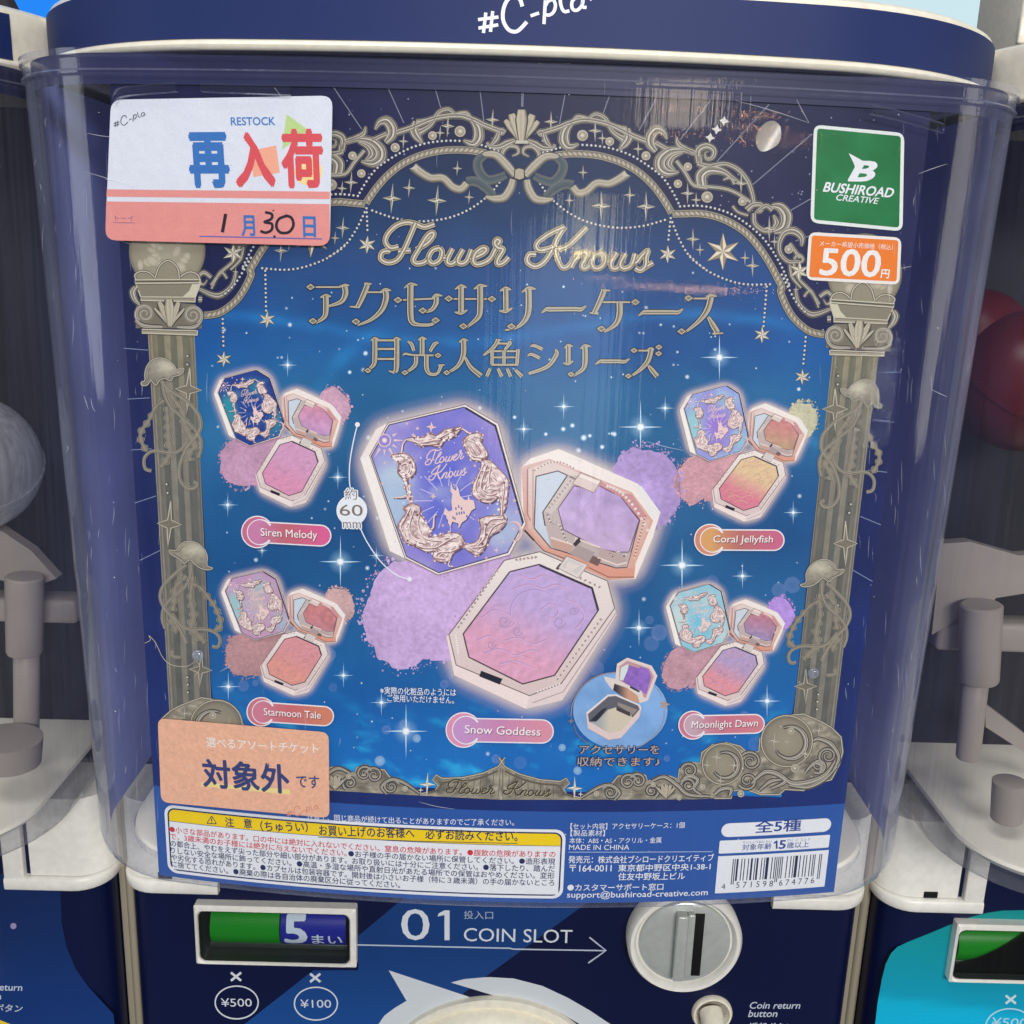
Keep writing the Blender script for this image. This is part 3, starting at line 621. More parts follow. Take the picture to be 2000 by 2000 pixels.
def capsule(name, px, y, r, mat, label):
    bm = bmesh.new(); bmesh.ops.create_uvsphere(bm, u_segments=40, v_segments=24, radius=r)
    bmesh.ops.translate(bm, verts=bm.verts[:], vec=(0, 0, 0)); o = meshobj(name, bm, mat); o.location = tuple(at(px, y)); tag(o, label, 'capsule')
    bm = bmesh.new(); rr = [[(q * math.cos(a), q * math.sin(a), z) for a in np.linspace(0, 2 * math.pi, 40, endpoint=False)] for q, z in ((r, -0.001), (r * 1.02, -0.001), (r * 1.02, 0.001), (r, 0.001))]
    loft(bm, rr); s = meshobj('seam', bm, mat, o); s.rotation_euler = (0.5, 0.3, 0); return o
capsule('toy_capsule', (-62, 905), 0.075, 0.0268, clearmat('capsule_clear', (0.8, 0.8, 0.84), 0.42, 0.6, (0.62, 0.63, 0.68), 0.08, 0.0), 'cloudy clear capsule inside the left machine')
capsule('toy_capsule', (2000, 745), 0.080, 0.027, plastic('capsule_red', (84, 10, 20), 0.35, 0.5, 0.1, 0.0, 40), 'dark red capsule inside the right machine')
capsule('toy_capsule', (1905, 668), 0.098, 0.021, bpy.data.materials['capsule_red'], 'smaller dark red capsule against the hopper wall in the right machine')
# lit signs seen over the lids
bm = bmesh.new(); ZS = at((60, 120), 0.548)[2]; box(bm, -1.1, -0.28, 0.55, 0.57, ZS, 0.7, 0.004); o = meshobj('light_sign', bm, plastic('sign_case', (60, 70, 90))); tag(o, 'bright blue lit sign behind the left machine, top left corner', 'sign')
bm = bmesh.new(); q = [bm.verts.new(p) for p in ((-1.08, 0.548, ZS + 0.004), (-0.30, 0.548, ZS + 0.004), (-0.30, 0.548, 0.68), (-1.08, 0.548, 0.68))]; bm.faces.new(q); meshobj('lit_face', bm, glow('blue_light', (40, 138, 250), 1.0), o, False)
bm = bmesh.new(); box(bm, 0.25, 1.1, 0.60, 0.62, ZS, 0.7, 0.004); o = meshobj('light_sign', bm, plastic('sign_case_pale', (200, 210, 215))); tag(o, 'pale white lit sign behind the right machine, top right corner', 'sign')
bm = bmesh.new(); q = [bm.verts.new(p) for p in ((0.27, 0.598, ZS + 0.004), (1.08, 0.598, ZS + 0.004), (1.08, 0.598, 0.68), (0.27, 0.598, 0.68))]; bm.faces.new(q); meshobj('lit_face', bm, glow('white_light', (206, 232, 240), 1.0), o, False)
bm = bmesh.new(); box(bm, -1.6, 1.6, 0.40, 0.44, -0.44, at((1000, 100), 0.40)[2] - 0.01); tag(meshobj('wall', bm, M_DARK), kind='structure')  # low dark screen added to block the world behind the hoppers
A = Art(Flat(0.50)); 
A.poly([(1935, 40), (1948, -40), (2100, -40), (2100, 110), (1965, 110), (1938, 78)], (120, 212, 228), 1); A.poly([(1950, 30), (1985, 0), (1996, 60), (1962, 78)], (225, 242, 246), 2); A.poly([(1965, 60), (1990, 40), (2000, 110), (1975, 100)], (60, 178, 210), 3); A.line([(1940, 60), (1960, 20), (1990, -10)], 4, (240, 250, 252), 4, sm=4)
o = A.build('display_card', SIGNINK, None); tag(o, 'cyan and white printed card in front of the pale sign', 'card')
bm = bmesh.new(); a = at((1972, 200), 0.30); box(bm, a[0], a[0] + 0.12, 0.30, 0.36, a[2] - 0.05, a[2] + 0.12, 0.002)
for k in (0.000, 0.018, 0.036): box(bm, a[0] - 0.002, a[0] + 0.12, 0.296, 0.30, a[2] - 0.006 + k, a[2] + 0.008 + k, 0.001)
o = meshobj('white_crate', bm, M_CREAM); tag(o, 'white ribbed plastic crate standing behind the right machine', 'crate')
bm = bmesh.new(); P = [at(p, 0.16) for p in ((-60, -60), (2, -20), (38, 50), (34, 58), (-60, 20))]; loft(bm, [[tuple(p) for p in P], [tuple(p + [0, 0.01, 0]) for p in P]], True, True)
o = meshobj('dark_placard', bm, plastic('placard', (40, 36, 44), 0.4), smooth_=False); tag(o, 'dark placard leaning on the left machine lid', 'placard')

# ------------------------------------------------------------------ the poster behind the hopper's front
U0, VT, VB = 0.1229, 0.1143, -0.1526
poster = empty('poster')
tag(poster, 'dark blue star poster with gold arch and five makeup compacts, inside the middle hopper', 'poster')
ZA = Z(1000, 180, 380 / 1932); ZB = Z(1300, 200, 360 / 1932); ZT = Z(1300, 0, 700 / 1932); ZU = Z(650, 0, 700 / 1932)
ZC = Z(1560, 440, 240 / 1656); ZJ = Z(1560, 730, 220 / 1518); ZK = Z(1520, 1080, 200 / 1208); ZF = Z(960, 1370, 700 / 1932); Z8 = Z(650, 1300, 700 / 1932); Z9 = Z(1300, 1300, 700 / 1932); ZL = Z(0, 1300, 700 / 1932)
def px_of(uv): return project(POSTER.xyz(np.asarray(uv, float), 0.0))
def grid(u0, u1, v0, v1, nu, nv):
    uu, vv = np.meshgrid(np.linspace(u0, u1, nu), np.linspace(v0, v1, nv)); uv = np.stack([uu.ravel(), vv.ravel()], -1)
    f = [(j * nu + i, j * nu + i + 1, (j + 1) * nu + i + 1, (j + 1) * nu + i) for j in range(nv - 1) for i in range(nu - 1)]
    return uv, f
VLINE = POSTER.uv([(650, 1569), (1099, 1585.5), (1648, 1569), (297, 1533)])[:, 1].mean()
S = Art(POSTER, -1); uv, f = grid(-U0, U0, VLINE, VT, 140, 150); px = px_of(uv)
n = noise2(px[:, 0] / 130, px[:, 1] / 110, 3, 5)[:, None]; t = np.clip((px[:, 1:2] - 250) / 1200, 0, 1)
S.add_uv(uv, f, np.array([[7., 14., 62.]]) * (1 - t) + np.array([[8., 38., 106.]]) * t + (n - 0.5) * [[16., 18., 26.]], 0)
uv, f = grid(-U0, U0, VB, VLINE, 140, 24); S.add_uv(uv, f, np.tile([[36., 84., 160.]], (len(uv), 1)), 0)
S.build('sheet', INK, poster)
# rope line of the arch, right half, and the night scene it frames
ROPE1 = ZA((430, 628), (600, 612), (800, 622), (950, 652), (1100, 705), (1250, 790), (1380, 905), (1480, 1030), (1550, 1140), (1590, 1212))
ROPE2 = ZB((70, 1170), (200, 1167), (350, 1165), (500, 1190), (650, 1245), (800, 1335), (900, 1425), (1000, 1550), (1100, 1705), (1170, 1840), (1215, 1932)) + ZT((620, 1575), (655, 1660), (700, 1725), (775, 1785), (860, 1805))
PIN = [(1628, 704), (1615, 813), (1601, 922), (1588, 1030), (1573.5, 1157), (1555, 1338), (1546, 1400), (1532, 1500)]
VBAND = POSTER.uv([(650, 1548), (1350, 1562)])[:, 1].mean()
rh = POSTER.uv(np.vstack([smooth(ROPE1), smooth(ROPE2), smooth(PIN, 4)])); rh = rh[np.r_[True, np.hypot(*np.diff(rh, axis=0).T) > 5e-4]]
rh[-1, 1] = VBAND; scene_uv = np.vstack([rh, rh[::-1] * [-1, 1]])
def night(v):
    y = v[:, 1]; x = v[:, 0]
    K = np.array([(180, 14, 36, 82), (330, 10, 42, 84), (430, 16, 58, 106), (500, 30, 74, 132), (580, 22, 82, 146), (680, 14, 96, 164), (760, 28, 110, 164), (850, 36, 114, 164), (950, 24, 102, 158), (1080, 16, 96, 154), (1200, 18, 102, 162), (1320, 6, 106, 178), (1420, 0, 110, 192), (1510, 0, 114, 202)], float)
    c = np.stack([np.interp(y, K[:, 0], K[:, i]) for i in (1, 2, 3)], -1)
    n = noise2(x / 190 + 3, y / 170, 11, 5) - 0.5; m = noise2((x + y * 0.5) / 60, (y - x * 0.25) / 26, 5, 5)
    c = c + n[:, None] * [[44., 40., 34.]]
    s = np.exp(-((y - (642 + 28 * np.sin((x - 640) / 150))) / 13) ** 2) + np.exp(-((np.hypot((x - 860) / 1.0, (y - 900) / 1.05) - 270) / 16) ** 2) * 0.8 / (1 + np.exp((x - 745) / 22)) / (1 + np.exp((y - 880) / 30)) + np.exp(-((y - (760 + (x - 1400) * 0.55)) / 10) ** 2) * 0.7 / (1 + np.exp((1370 - x) / 20))
    c = c + np.clip(s * m * 1.2, 0, 1)[:, None] * [[8., 40., 44.]]
    wv = np.clip((m - 0.56) * 4.5, 0, 1) * np.clip((y - 1330) / 120, 0, 1); c = c + wv[:, None] * [[36., 74., 44.]]
    side = np.clip((np.abs(x - 985) - 380) / 300, 0, 1) * np.clip((1250 - y) / 700, 0, 1); c = c + side[:, None] * [[-18., -4., 10.]]
    return np.clip(c * [[0.86, 0.90, 0.91]], 0, 255)
S = Art(POSTER); S.poly([tuple(p) for p in px_of(scene_uv)], night, 0, step=8)
scene = S.build('night_sky_print', INK, poster)
# stars, sparkles and soft light spots
S = Art(POSTER)
def spark(c, r, a=1.0, core=0.22, tint=(190, 232, 255)):
    S.disc(c, r * 0.62, [(0, tint + (0.75 * a,)), (0.25, tint + (0.40 * a,)), (1, (120, 200, 250, 0.0))], 3, n=20)
    for dx, dy in ((1, 0), (0, 1.15)):
        S.star(c, r * dx + 1.3 * dy, r * dy + 1.3 * dx, 0.06, (214, 240, 255, 0.9 * a), (214, 240, 255, 0.9 * a), 4, pts=2, rot=math.pi / 2 * (dx > 0) if False else 0.0)
    S.star(c, r, r * 1.25, 0.055, (222, 244, 255, 0.95 * a), (190, 226, 250, 0.85 * a), 5)
    S.disc(c, r * core, [(0, (255, 255, 255, 1.0)), (0.5, (250, 254, 255, 0.95)), (1, (200, 236, 255, 0.0))], 6, n=16)
for x, y, r in ((1405, 698, 38), (1251, 834, 44), (665, 1097, 42), (1332, 1104, 44), (793, 1428, 44), (562, 713, 20), (445, 986, 20), (660, 932, 20), (1023, 838, 20), (1101, 794, 22), (1299, 797, 20), (1248, 1226, 30), (1549, 1001, 20), (1450, 1125, 22), (446, 1341, 24), (671, 1319, 20), (1498, 1369, 28), (745, 1372, 22), (735, 1085, 16), (512, 1075, 12)):
    spark((x, y), r)
# small round stars
inside_px = px_of(scene_uv)
def in_scene(x, y):
    u, v = POSTER.uv([(x, y)])[0]; w = np.interp(v, rh[::-1, 1], rh[::-1, 0]) - 0.004
    return VBAND + 0.012 < v < 0.066 and abs(u) < w
k = 0
while k < 220:
    x, y = rng.uniform(400, 1620), rng.uniform(520, 1530)
    if not in_scene(x, y): continue
    k += 1; r = rng.choice([1.4, 1.8, 2.4, 3.6], p=[0.5, 0.3, 0.14, 0.06]); a = rng.uniform(0.45, 1.0)
    S.disc((x, y), r * 1.6, [(0, (255, 255, 255, a)), (0.35, (220, 242, 255, 0.8 * a)), (1, (150, 210, 255, 0.0))], 2, n=10)
for x, y, r in ((1118, 831, 6), (1140, 855, 8), (1100, 838, 6), (1152, 851, 5), (1176, 873, 6), (1066, 848, 5), (1196, 847, 5), (937, 797, 6), (714, 690, 6), (683, 727, 5), (1005, 815, 5), (720, 855, 7), (950, 832, 5), (1130, 880, 7), (1200, 848, 6), (737, 1012, 5), (1355, 865, 6), (1480, 936, 5), (1560, 760, 5)):
    S.disc((x, y), r, [(0, (255, 255, 255, 1.0)), (0.35, (225, 245, 255, 0.9)), (1, (150, 215, 255, 0.0))], 3, n=14)
k = 0
while k < 46:
    x, y = rng.uniform(410, 1610), rng.uniform(1130, 1540)
    if not in_scene(x, y): continue
    k += 1; r = rng.uniform(6, 17); a = rng.uniform(0.10, 0.28)
    S.disc((x, y), r, [(0, (150, 180, 240, a * 0.8)), (0.86, (160, 190, 245, a)), (1, (170, 200, 250, 0.0))], 1, n=22)
for x, y, r in ((814, 1442, 9), (1098, 1460, 8), (742, 1486, 11), (1128, 1505, 9)): S.disc((x, y), r, [(0, (190, 230, 250, 0.6)), (0.8, (170, 215, 250, 0.5)), (1, (160, 200, 250, 0.0))], 2, n=22)
k = 0
while k < 150:
    x, y = rng.uniform(430, 1760), rng.uniform(195, 480)
    u, v = POSTER.uv([(x, y)])[0]; w = np.interp(v, rh[::-1, 1], rh[::-1, 0], right=0.0)
    if abs(u) < w + 0.004 or abs(u) > U0 - 0.002 or v > VT - 0.002: continue
    k += 1; S.disc((x, y), rng.choice([1.2, 1.6, 2.4]), [(0, (200, 214, 240, 0.8)), (1, (160, 190, 230, 0.0))], 2, n=8)
S.build('star_print', INKA, poster)

# ------------------------------------------------------------------ gold frame
GD, GB, GM, GL, GH = (50, 48, 48), (100, 95, 85), (142, 135, 118), (196, 188, 168), (220, 214, 196)
P_BODY = [(-1, (84, 80, 70)), (-0.86, (210, 202, 180)), (-0.62, (150, 143, 124)), (-0.2, (126, 119, 102)), (0.05, (170, 162, 140)), (0.3, (222, 214, 194)), (0.5, (148, 140, 120)), (0.75, (94, 89, 77)), (0.9, (196, 188, 166)), (1, (80, 76, 66))]
P_OUT = [(-1, GD), (1, GD)]
def gold(S, pts, w, L, mir=True, sm=6, closed=False):
    w = np.atleast_1d(np.asarray(w, float)); S.ribbon(pts, w + 4.0, [(-1, (172, 160, 134)), (-0.9, GD), (0.9, GD), (1, (172, 160, 134))], L, mir, sm, closed)
    S.ribbon(pts, np.maximum(w - 0.5, 0.6), P_BODY, L + 2, mir, sm, closed)
def pearl(S, c, r, L, mir=True):
    S.disc(c, r + 1.6, [(0, (196, 184, 158)), (0.86, (196, 184, 158)), (1, (120, 110, 92))], L, mir, 18); S.disc(c, r * 0.86, [(0, (70, 66, 58)), (1, (70, 66, 58))], L + 1, mir, 18)
    S.disc((c[0] - r * 0.04, c[1] - r * 0.04), r * 0.78, [(0, (232, 224, 204)), (0.45, (186, 176, 150)), (0.8, (150, 140, 116)), (1, (196, 186, 160))], L + 2, mir, 18)
def gstar(S, c, rx, ry, L, mir=True, k=0.16):
    S.star(c, rx + 2, ry + 3, k + 0.05, (176, 168, 144), (176, 168, 144), L, mir); S.star(c, rx, ry, k, (206, 198, 172), (96, 92, 80), L + 1, mir)
    S.disc(c, min(rx, ry) * 0.16, [(0, (250, 244, 226)), (1, (176, 168, 144))], L + 2, mir, 10)
def hexstar(S, c, r, L, mir=True):
    S.star(c, r + 1.5, r + 1.5, 0.42, (92, 86, 74), (92, 86, 74), L, mir, 6); S.star(c, r, r, 0.38, (226, 218, 194), (160, 150, 126), L + 1, mir, 6)
def rope(S, path, w, L, mir=True):
    p = resample(smooth(path, 10), 2.0); S.line(p, w + 3, GD, L, mir); S.ribbon(p, w, [(-1, GL), (-0.8, GB), (-0.3, GM), (0.3, (158, 146, 120)), (0.75, GB), (1, GL)], L + 1, mir, 0)
    q = resample(smooth(path, 10), w * 0.72); t = np.gradient(q, axis=0); t /= np.hypot(*t.T)[:, None]
    for c, d in zip(q[1:-1], t[1:-1]):
        nrm = np.array([-d[1], d[0]]); e = d * 0.75 + nrm * 0.66
        S.disc(tuple(c), w * 0.52, [(0, (206, 194, 164)), (0.7, (176, 162, 134)), (1, (84, 76, 62))], L + 3, mir, 10, w * 0.22, math.atan2(e[1], e[0]))
def chain(S, path, L, mir=True, step=8.6, r=2.6):
    for c in resample(smooth(path, 8), step):
        S.dot(tuple(c + [0.5, 0.6]), r + 0.7, (34, 42, 70), L, mir); S.disc(tuple(c), r, [(0, (234, 232, 224)), (0.6, (196, 196, 190)), (1, (130, 132, 138))], L + 1, mir, 8)
def shell(S, c, a0, ribs, L, mir):
    """ribs: (tip, tip width) pairs fanning out from c"""
    for tip, w in ribs:
        p = [c, (c[0] + (tip[0] - c[0]) * 0.5, c[1] + (tip[1] - c[1]) * 0.5), tip]
        S.ribbon(p, [a0 + 2, w * 0.72 + 3, w + 3, w * 0.7 + 2], P_OUT, L, mir); S.ribbon(p, [a0, w * 0.70, w - 1, w * 0.62], [(-1, (120, 108, 88)), (-0.8, (200, 188, 160)), (-0.2, (176, 164, 136)), (0.35, (196, 184, 156)), (0.8, (150, 138, 112)), (1, (104, 94, 76))], L + 1, mir)
S = Art(POSTER)
# thin rays on the dark border
for a, b in (ZU((1020, 487), (1018, 575)), ZU((1255, 493), (1222, 668)), ZU((1495, 507), (1458, 610)), ZU((1752, 513), (1650, 705)), ZT((250, 530), (80, 752)), ZT((558, 562), (275, 872)), ZT((790, 722), (470, 995)), ZT((785, 1070), (655, 1145)), ZT((830, 1250), (700, 1300)), ZT((1322, 1435), (1250, 1452))):
    S.line([a, b], 1.7, (128, 132, 152), 1, True)
Z6 = Z(1300, 650, 700 / 1932)
for a, b in (Z6((1140, 214), (1268, 212)), Z6((1115, 468), (1232, 482)), Z6((1090, 740), (1195, 752)), Z6((1050, 990), (1160, 1035)), Z6((1010, 1280), (1115, 1340))): S.line([a, b], 1.5, (120, 138, 176), 1, True)
# arch scrollwork, right half mirrored
SCROLL = [(ZA, ((310, 400), (470, 350), (560, 312), (700, 275), (850, 290), (1000, 335), (1180, 425), (1330, 485)), 12),
 (ZA, ((1420, 500), (1530, 560), (1600, 600)), 10), (ZA, ((600, 300), (530, 380), (515, 480), (565, 545), (665, 515)), (7, 20, 23, 17, 4)),
 (ZA, ((600, 300), (650, 240), (745, 252)), (7, 7, 5)), (ZA, ((740, 285), (825, 220), (925, 260), (985, 375), (1060, 440), (1115, 470)), (5, 9, 9, 9, 12, 17)),
 (ZA, ((1140, 360), (1152, 450), (1115, 515), (1060, 575)), (12, 20, 17, 3)), (ZA, ((1000, 325), (1060, 345), (1140, 360)), (6, 7, 8)),
 (ZA, ((1540, 470), (1500, 395), (1430, 375), (1375, 440), (1375, 520), (1430, 590)), (4, 13, 21, 23, 20, 10)),
 (ZA, ((1830, 620), (1700, 575), (1570, 585), (1480, 660), (1475, 745), (1545, 800), (1660, 792)), (6, 10, 18, 24, 25, 18, 4)),
 (ZA, ((1700, 600), (1600, 640), (1560, 715), (1620, 780)), (4, 12, 15, 4)), (ZA, ((1632, 440), (1650, 515), (1720, 565), (1830, 610)), (3, 11, 12, 9)),
 (ZA, ((1630, 680), (1720, 800), (1800, 920), (1940, 950)), 8),
 (ZB, ((170, 470), (330, 545), (350, 640)), (8, 11, 14)), (ZB, ((345, 620), (345, 500), (430, 458), (505, 500), (490, 575), (430, 590), (412, 535), (455, 510)), (12, 14, 14, 12, 10, 8, 5, 2)),
 (ZB, ((330, 640), (460, 670), (620, 645), (760, 705), (860, 825), (905, 950), (925, 1050)), (10, 12, 9, 10, 10, 9, 8)),
 (ZB, ((380, 870), (375, 765), (460, 705), (600, 725), (700, 790), (790, 845)), (22, 24, 21, 14, 9, 3)), (ZB, ((290, 872), (450, 885), (620, 905), (750, 955), (890, 1045)), 7.5),
 (ZB, ((600, 815), (680, 790), (720, 860)), (3, 8, 6)), (ZB, ((700, 1085), (760, 1150), (865, 1185)), 5.5), (ZB, ((850, 1130), (915, 1075), (1000, 1075), (995, 1140), (930, 1150)), (14, 12, 10, 7, 3)),
 (ZB, ((960, 1150), (1050, 1085), (1120, 1130)), (9, 10, 10)), (ZB, ((925, 1160), (935, 1270), (1030, 1345), (1120, 1345)), (9, 10, 10, 9)),
 (ZB, ((1110, 1085), (1200, 1100), (1262, 1190), (1235, 1310), (1130, 1360)), (8, 20, 26, 22, 8)), (ZB, ((1130, 1180), (1160, 1260), (1120, 1330)), (5, 13, 6)),
 (ZB, ((1425, 1510), (1425, 1410), (1340, 1345), (1240, 1370), (1190, 1480), (1205, 1590), (1290, 1670), (1400, 1665)), (4, 14, 17, 13, 10, 9, 9, 7)),
 (ZB, ((1300, 1475), (1360, 1565), (1410, 1630)), (7, 8, 8)), (ZB, ((1345, 1645), (1390, 1595), (1440, 1645), (1395, 1685), (1370, 1650)), (6, 7, 7, 5, 2)), (ZB, ((1300, 1700), (1325, 1830), (1420, 1945)), (6, 7, 5)),
 (ZT, ((690, 1420), (715, 1500), (790, 1580), (825, 1660)), (6, 7, 7, 4)), (ZT, ((700, 1560), (720, 1640), (790, 1695), (890, 1665)), (6, 9, 12, 7)), (ZT, ((830, 1600), (872, 1575), (900, 1610), (870, 1640), (850, 1612)), (8, 9, 8, 5, 2)), (ZT, ((745, 1600), (780, 1570), (830, 1640)), (5, 6, 4)),
 (ZA, ((170, 640), (112, 605), (128, 552), (205, 545), (262, 600), (272, 690), (190, 715)), (3, 6, 8, 8, 9, 9, 6)),
 (ZA, ((150, 480), (230, 520), (305, 560), (390, 560), (430, 520)), (8, 15, 13, 8, 6)), (ZA, ((315, 400), (335, 480), (385, 545)), (7, 13, 6)), (ZA, ((255, 420), (290, 400), (300, 440)), (10, 14, 8))]
for zf, p, w in SCROLL:
    w = np.atleast_1d(np.asarray(w, float)) * 0.86; gold(S, zf(*p), w, 3)
    if w.max() > 8: q_ = zf(*p); S.ribbon(q_, np.maximum(w * 0.10, 0.5) + 0.7, [(-1, (92, 86, 74)), (0, (70, 64, 56)), (1, (206, 198, 178))], 6, True)
rope(S, ROPE1, 13.5, 8); rope(S, ROPE2, 13.5, 8)
for zf, cs in ((ZA, ((700, 430, 50), (970, 490, 38), (1330, 632, 40), (1745, 740, 36), (1647, 910, 36), (1925, 1040, 42))), (ZB, ((435, 992, 52), (805, 1038, 38), (1290, 1540, 38)))):
    for x, y, r in cs: c = zf((x, y))[0]; pearl(S, c, r * 0.19, 7)
for zf, ss in ((ZA, ((387, 295, 62, 100), (825, 385, 62, 105), (897, 458, 40, 60), (1252, 565, 42, 70), (705, 798, 42, 65), (570, 1075, 40, 60), (885, 1130, 92, 145), (1168, 1022, 55, 85), (1330, 1138, 88, 145), (1742, 1005, 62, 100), (1827, 1070, 45, 65), (1795, 1460, 62, 100), (1865, 1565, 38, 55))),
               (ZB, ((790, 850, 60, 105), (1085, 1325, 65, 125), (1140, 1460, 38, 65), (830, 1630, 40, 65), (910, 1712, 62, 105))), (ZT, ((702, 1560, 22, 34),))):
    for x, y, a, b in ss: gstar(S, zf((x, y))[0], a * 0.19, b * 0.19, 12)
hexstar(S, ZA((1545, 1610))[0], 17.5, 12); hexstar(S, ZB((1400, 1770))[0], 21, 12)
c = ZB((600, 1565))[0]; S.star(c, 36.5, 38, 0.40, (110, 98, 78), (110, 98, 78), 12, True, 6); S.star(c, 34.5, 36, 0.36, (232, 216, 186), (150, 134, 106), 13, True, 6)
hexstar(S, (1488, 654), 16.5, 12); hexstar(S, (1566.5, 736), 15.5, 12)
chain(S, ZA((310, 600), (400, 572), (490, 548)), 6); chain(S, ZA((700, 524), (830, 532), (1000, 562), (1180, 627), (1360, 737), (1500, 852), (1600, 1000), (1660, 1120)), 6)
chain(S, ZB((150, 1090), (330, 1082), (500, 1107), (680, 1167), (860, 1280), (1020, 1422), (1130, 1572), (1230, 1752), (1300, 1932)) + ZT((620, 1470), (660, 1550), (705, 1630), (760, 1690)), 6)
for p in (ZA((415, 1080), (540, 1182), (690, 1265), (830, 1312), (1000, 1342), (1150, 1346), (1330, 1322), (1540, 1262)), ZA((1575, 1250), (1665, 1470), (1780, 1650), (1940, 1770)), ZB((255, 1610), (340, 1690), (450, 1772), (650, 1862), (850, 1907), (1120, 1905)), ZA((1570, 1290), (1550, 1490)), ZT((545, 1545), (527, 1765)), Z6((757, 0), (741, 180)), ZA((280, 910), (330, 985))): chain(S, p, 6)
# bow and shell in the centre
DK = (74, 90, 96)
def band(p, w, L, dark=False, mir=True):
    S.ribbon(p, np.atleast_1d(w) + 3, [(-1, (176, 166, 140)), (-0.93, GD), (0.93, GD), (1, (176, 166, 140))], L, mir)
    S.ribbon(p, w, [(-1, (104, 112, 110)), (-0.5, DK), (0.5, (62, 78, 86)), (1, (110, 116, 112))] if dark else [(-1, GB), (-0.8, GL), (-0.3, (164, 152, 126)), (0.2, (190, 178, 150)), (0.7, GM), (1, GB)], L + 1, mir)
band(ZA((440, 645), (505, 715), (485, 815), (400, 890), (300, 870), (220, 830)), (12, 15, 16, 15, 14, 11), 12, True); band(ZA((330, 1045), (430, 955), (520, 915), (610, 925)), (12, 16, 16, 15), 12, True)
band(ZA((130, 830), (215, 740), (325, 645), (430, 640), (450, 655)), (13, 16, 15, 11, 6), 15); band(ZA((145, 870), (165, 960), (225, 1055), (320, 1075), (410, 1060)), (12, 15, 15, 13, 4), 15)
band(ZA((600, 940), (655, 1000), (740, 985), (840, 905), (960, 910), (1060, 865), (1140, 810)), (14, 14, 14, 14, 14, 15, 16), 15); S.poly(ZA((1100, 790), (1178, 836), (1110, 832), (1100, 870)), GL, 17, True)
shell(S, ZA((95, 492))[0], 10, [(ZA((262, 290))[0], 13), (ZA((205, 225))[0], 19)], 14, True); shell(S, ZA((95, 492))[0], 9, [(ZA((97, 175))[0], 23)], 17, False)
S.poly(ZA((40, 480), (150, 480), (160, 512), (30, 512)), GL, 19); S.poly(ZA((22, 765), (70, 745), (125, 760), (130, 860), (75, 880), (18, 862)), GD, 18); S.poly(ZA((32, 772), (70, 757), (115, 770), (118, 852), (75, 868), (28, 852)), (178, 166, 138), 19)
S.build('arch_frame_print', INK, poster, 0.16)

# fluted columns with capital, lamp and jellyfish
S = Art(POSTER, 0, False)
ul = np.mean([POSTER.uv([p])[0][0] for p in ((1628, 704), (1601, 922), (1573.5, 1157), (1555, 1338))]); ur = np.mean([POSTER.uv([p])[0][0] for p in ((1716, 704), (1689, 922), (1664, 1121), (1637, 1338))])
v1 = POSTER.uv([(1670, 692)])[0][1]; v0 = POSTER.uv([(1590, 1470)])[0][1]
bands = [(0, (146, 138, 116)), (0.035, (92, 92, 84)), (0.06, (126, 120, 104)), (0.12, (96, 98, 90)), (0.17, (103, 104, 95)), (0.26, (97, 99, 91)), (0.27, (136, 129, 110)), (0.38, (132, 126, 108)), (0.39, (94, 96, 88)), (0.52, (101, 103, 95)), (0.53, (138, 131, 113)), (0.65, (131, 125, 107)), (0.66, (92, 94, 86)), (0.80, (98, 99, 90)), (0.81, (120, 115, 98)), (0.90, (108, 105, 92)), (0.93, (150, 142, 120)), (0.965, (98, 96, 84)), (1.0, (160, 150, 128))]
nv = 60; vs = np.linspace(v0, v1, nv); m = len(bands); uv = np.array([(ul + (ur - ul) * b[0], v) for v in vs for b in bands]); cc = np.array([b[1] for v in vs for b in bands], float)
g = noise2(uv[:, 0] * 2600, uv[:, 1] * 500, 9, 4)[:, None]; cc = cc * (0.86 + 0.28 * g) + np.clip((uv[:, 1:2] - v1 + 0.03) / 0.03, 0, 1) * [[16., 12., -6.]]
S.add_uv(uv, [(i * m + j, i * m + j + 1, (i + 1) * m + j + 1, (i + 1) * m + j) for i in range(nv - 1) for j in range(m - 1)], cc, 4, True)
c = ZC((885, 640))[0]; S.disc(c, 73.5, [(0, (172, 162, 134)), (0.9, (150, 140, 112)), (1, (112, 104, 84))], 5, True, 40, 77)
for k in range(26):
    a, q = rng.uniform(0, 6.28), rng.uniform(0.2, 0.88); S.disc((c[0] + 73 * q * math.cos(a), c[1] + 77 * q * math.sin(a)), rng.uniform(6, 14), [(0, (196, 184, 156)), (0.8, (182, 170, 142)), (1, (158, 148, 122))], 6, True, 9, rng.uniform(5, 10), rng.uniform(0, 3))
def petal(p, L): S.poly(smooth(p, 8), (148, 138, 112), L, True); S.line(smooth(p, 8), 5, (84, 78, 64), L + 1, True); S.line(smooth(p, 8), 2, (206, 196, 168), L + 2, True)
petal(ZC((420, 1010), (470, 930), (560, 905), (650, 945), (705, 1005)), 7); petal(ZC((1020, 1015), (1110, 945), (1220, 940), (1290, 990), (1270, 1050)), 7); petal(ZC((700, 1005), (735, 860), (860, 770), (970, 850), (1020, 1010)), 9)
def gp(p, c, L, edge=(206, 196, 166)): S.poly(p, c, L, True); S.line(list(p) + [p[0]], 2.4, edge, L + 1, True); S.line([(x + 1.2, y + 1.6) for x, y in p], 1.2, (82, 76, 62), L + 2, True)
gp(ZC((412, 1035), (1272, 1105), (1190, 1285), (475, 1245)), (136, 128, 104), 11); S.poly(ZC((425, 1045), (520, 1055), (560, 1160), (640, 1245), (480, 1240)), (206, 198, 166), 13, True)
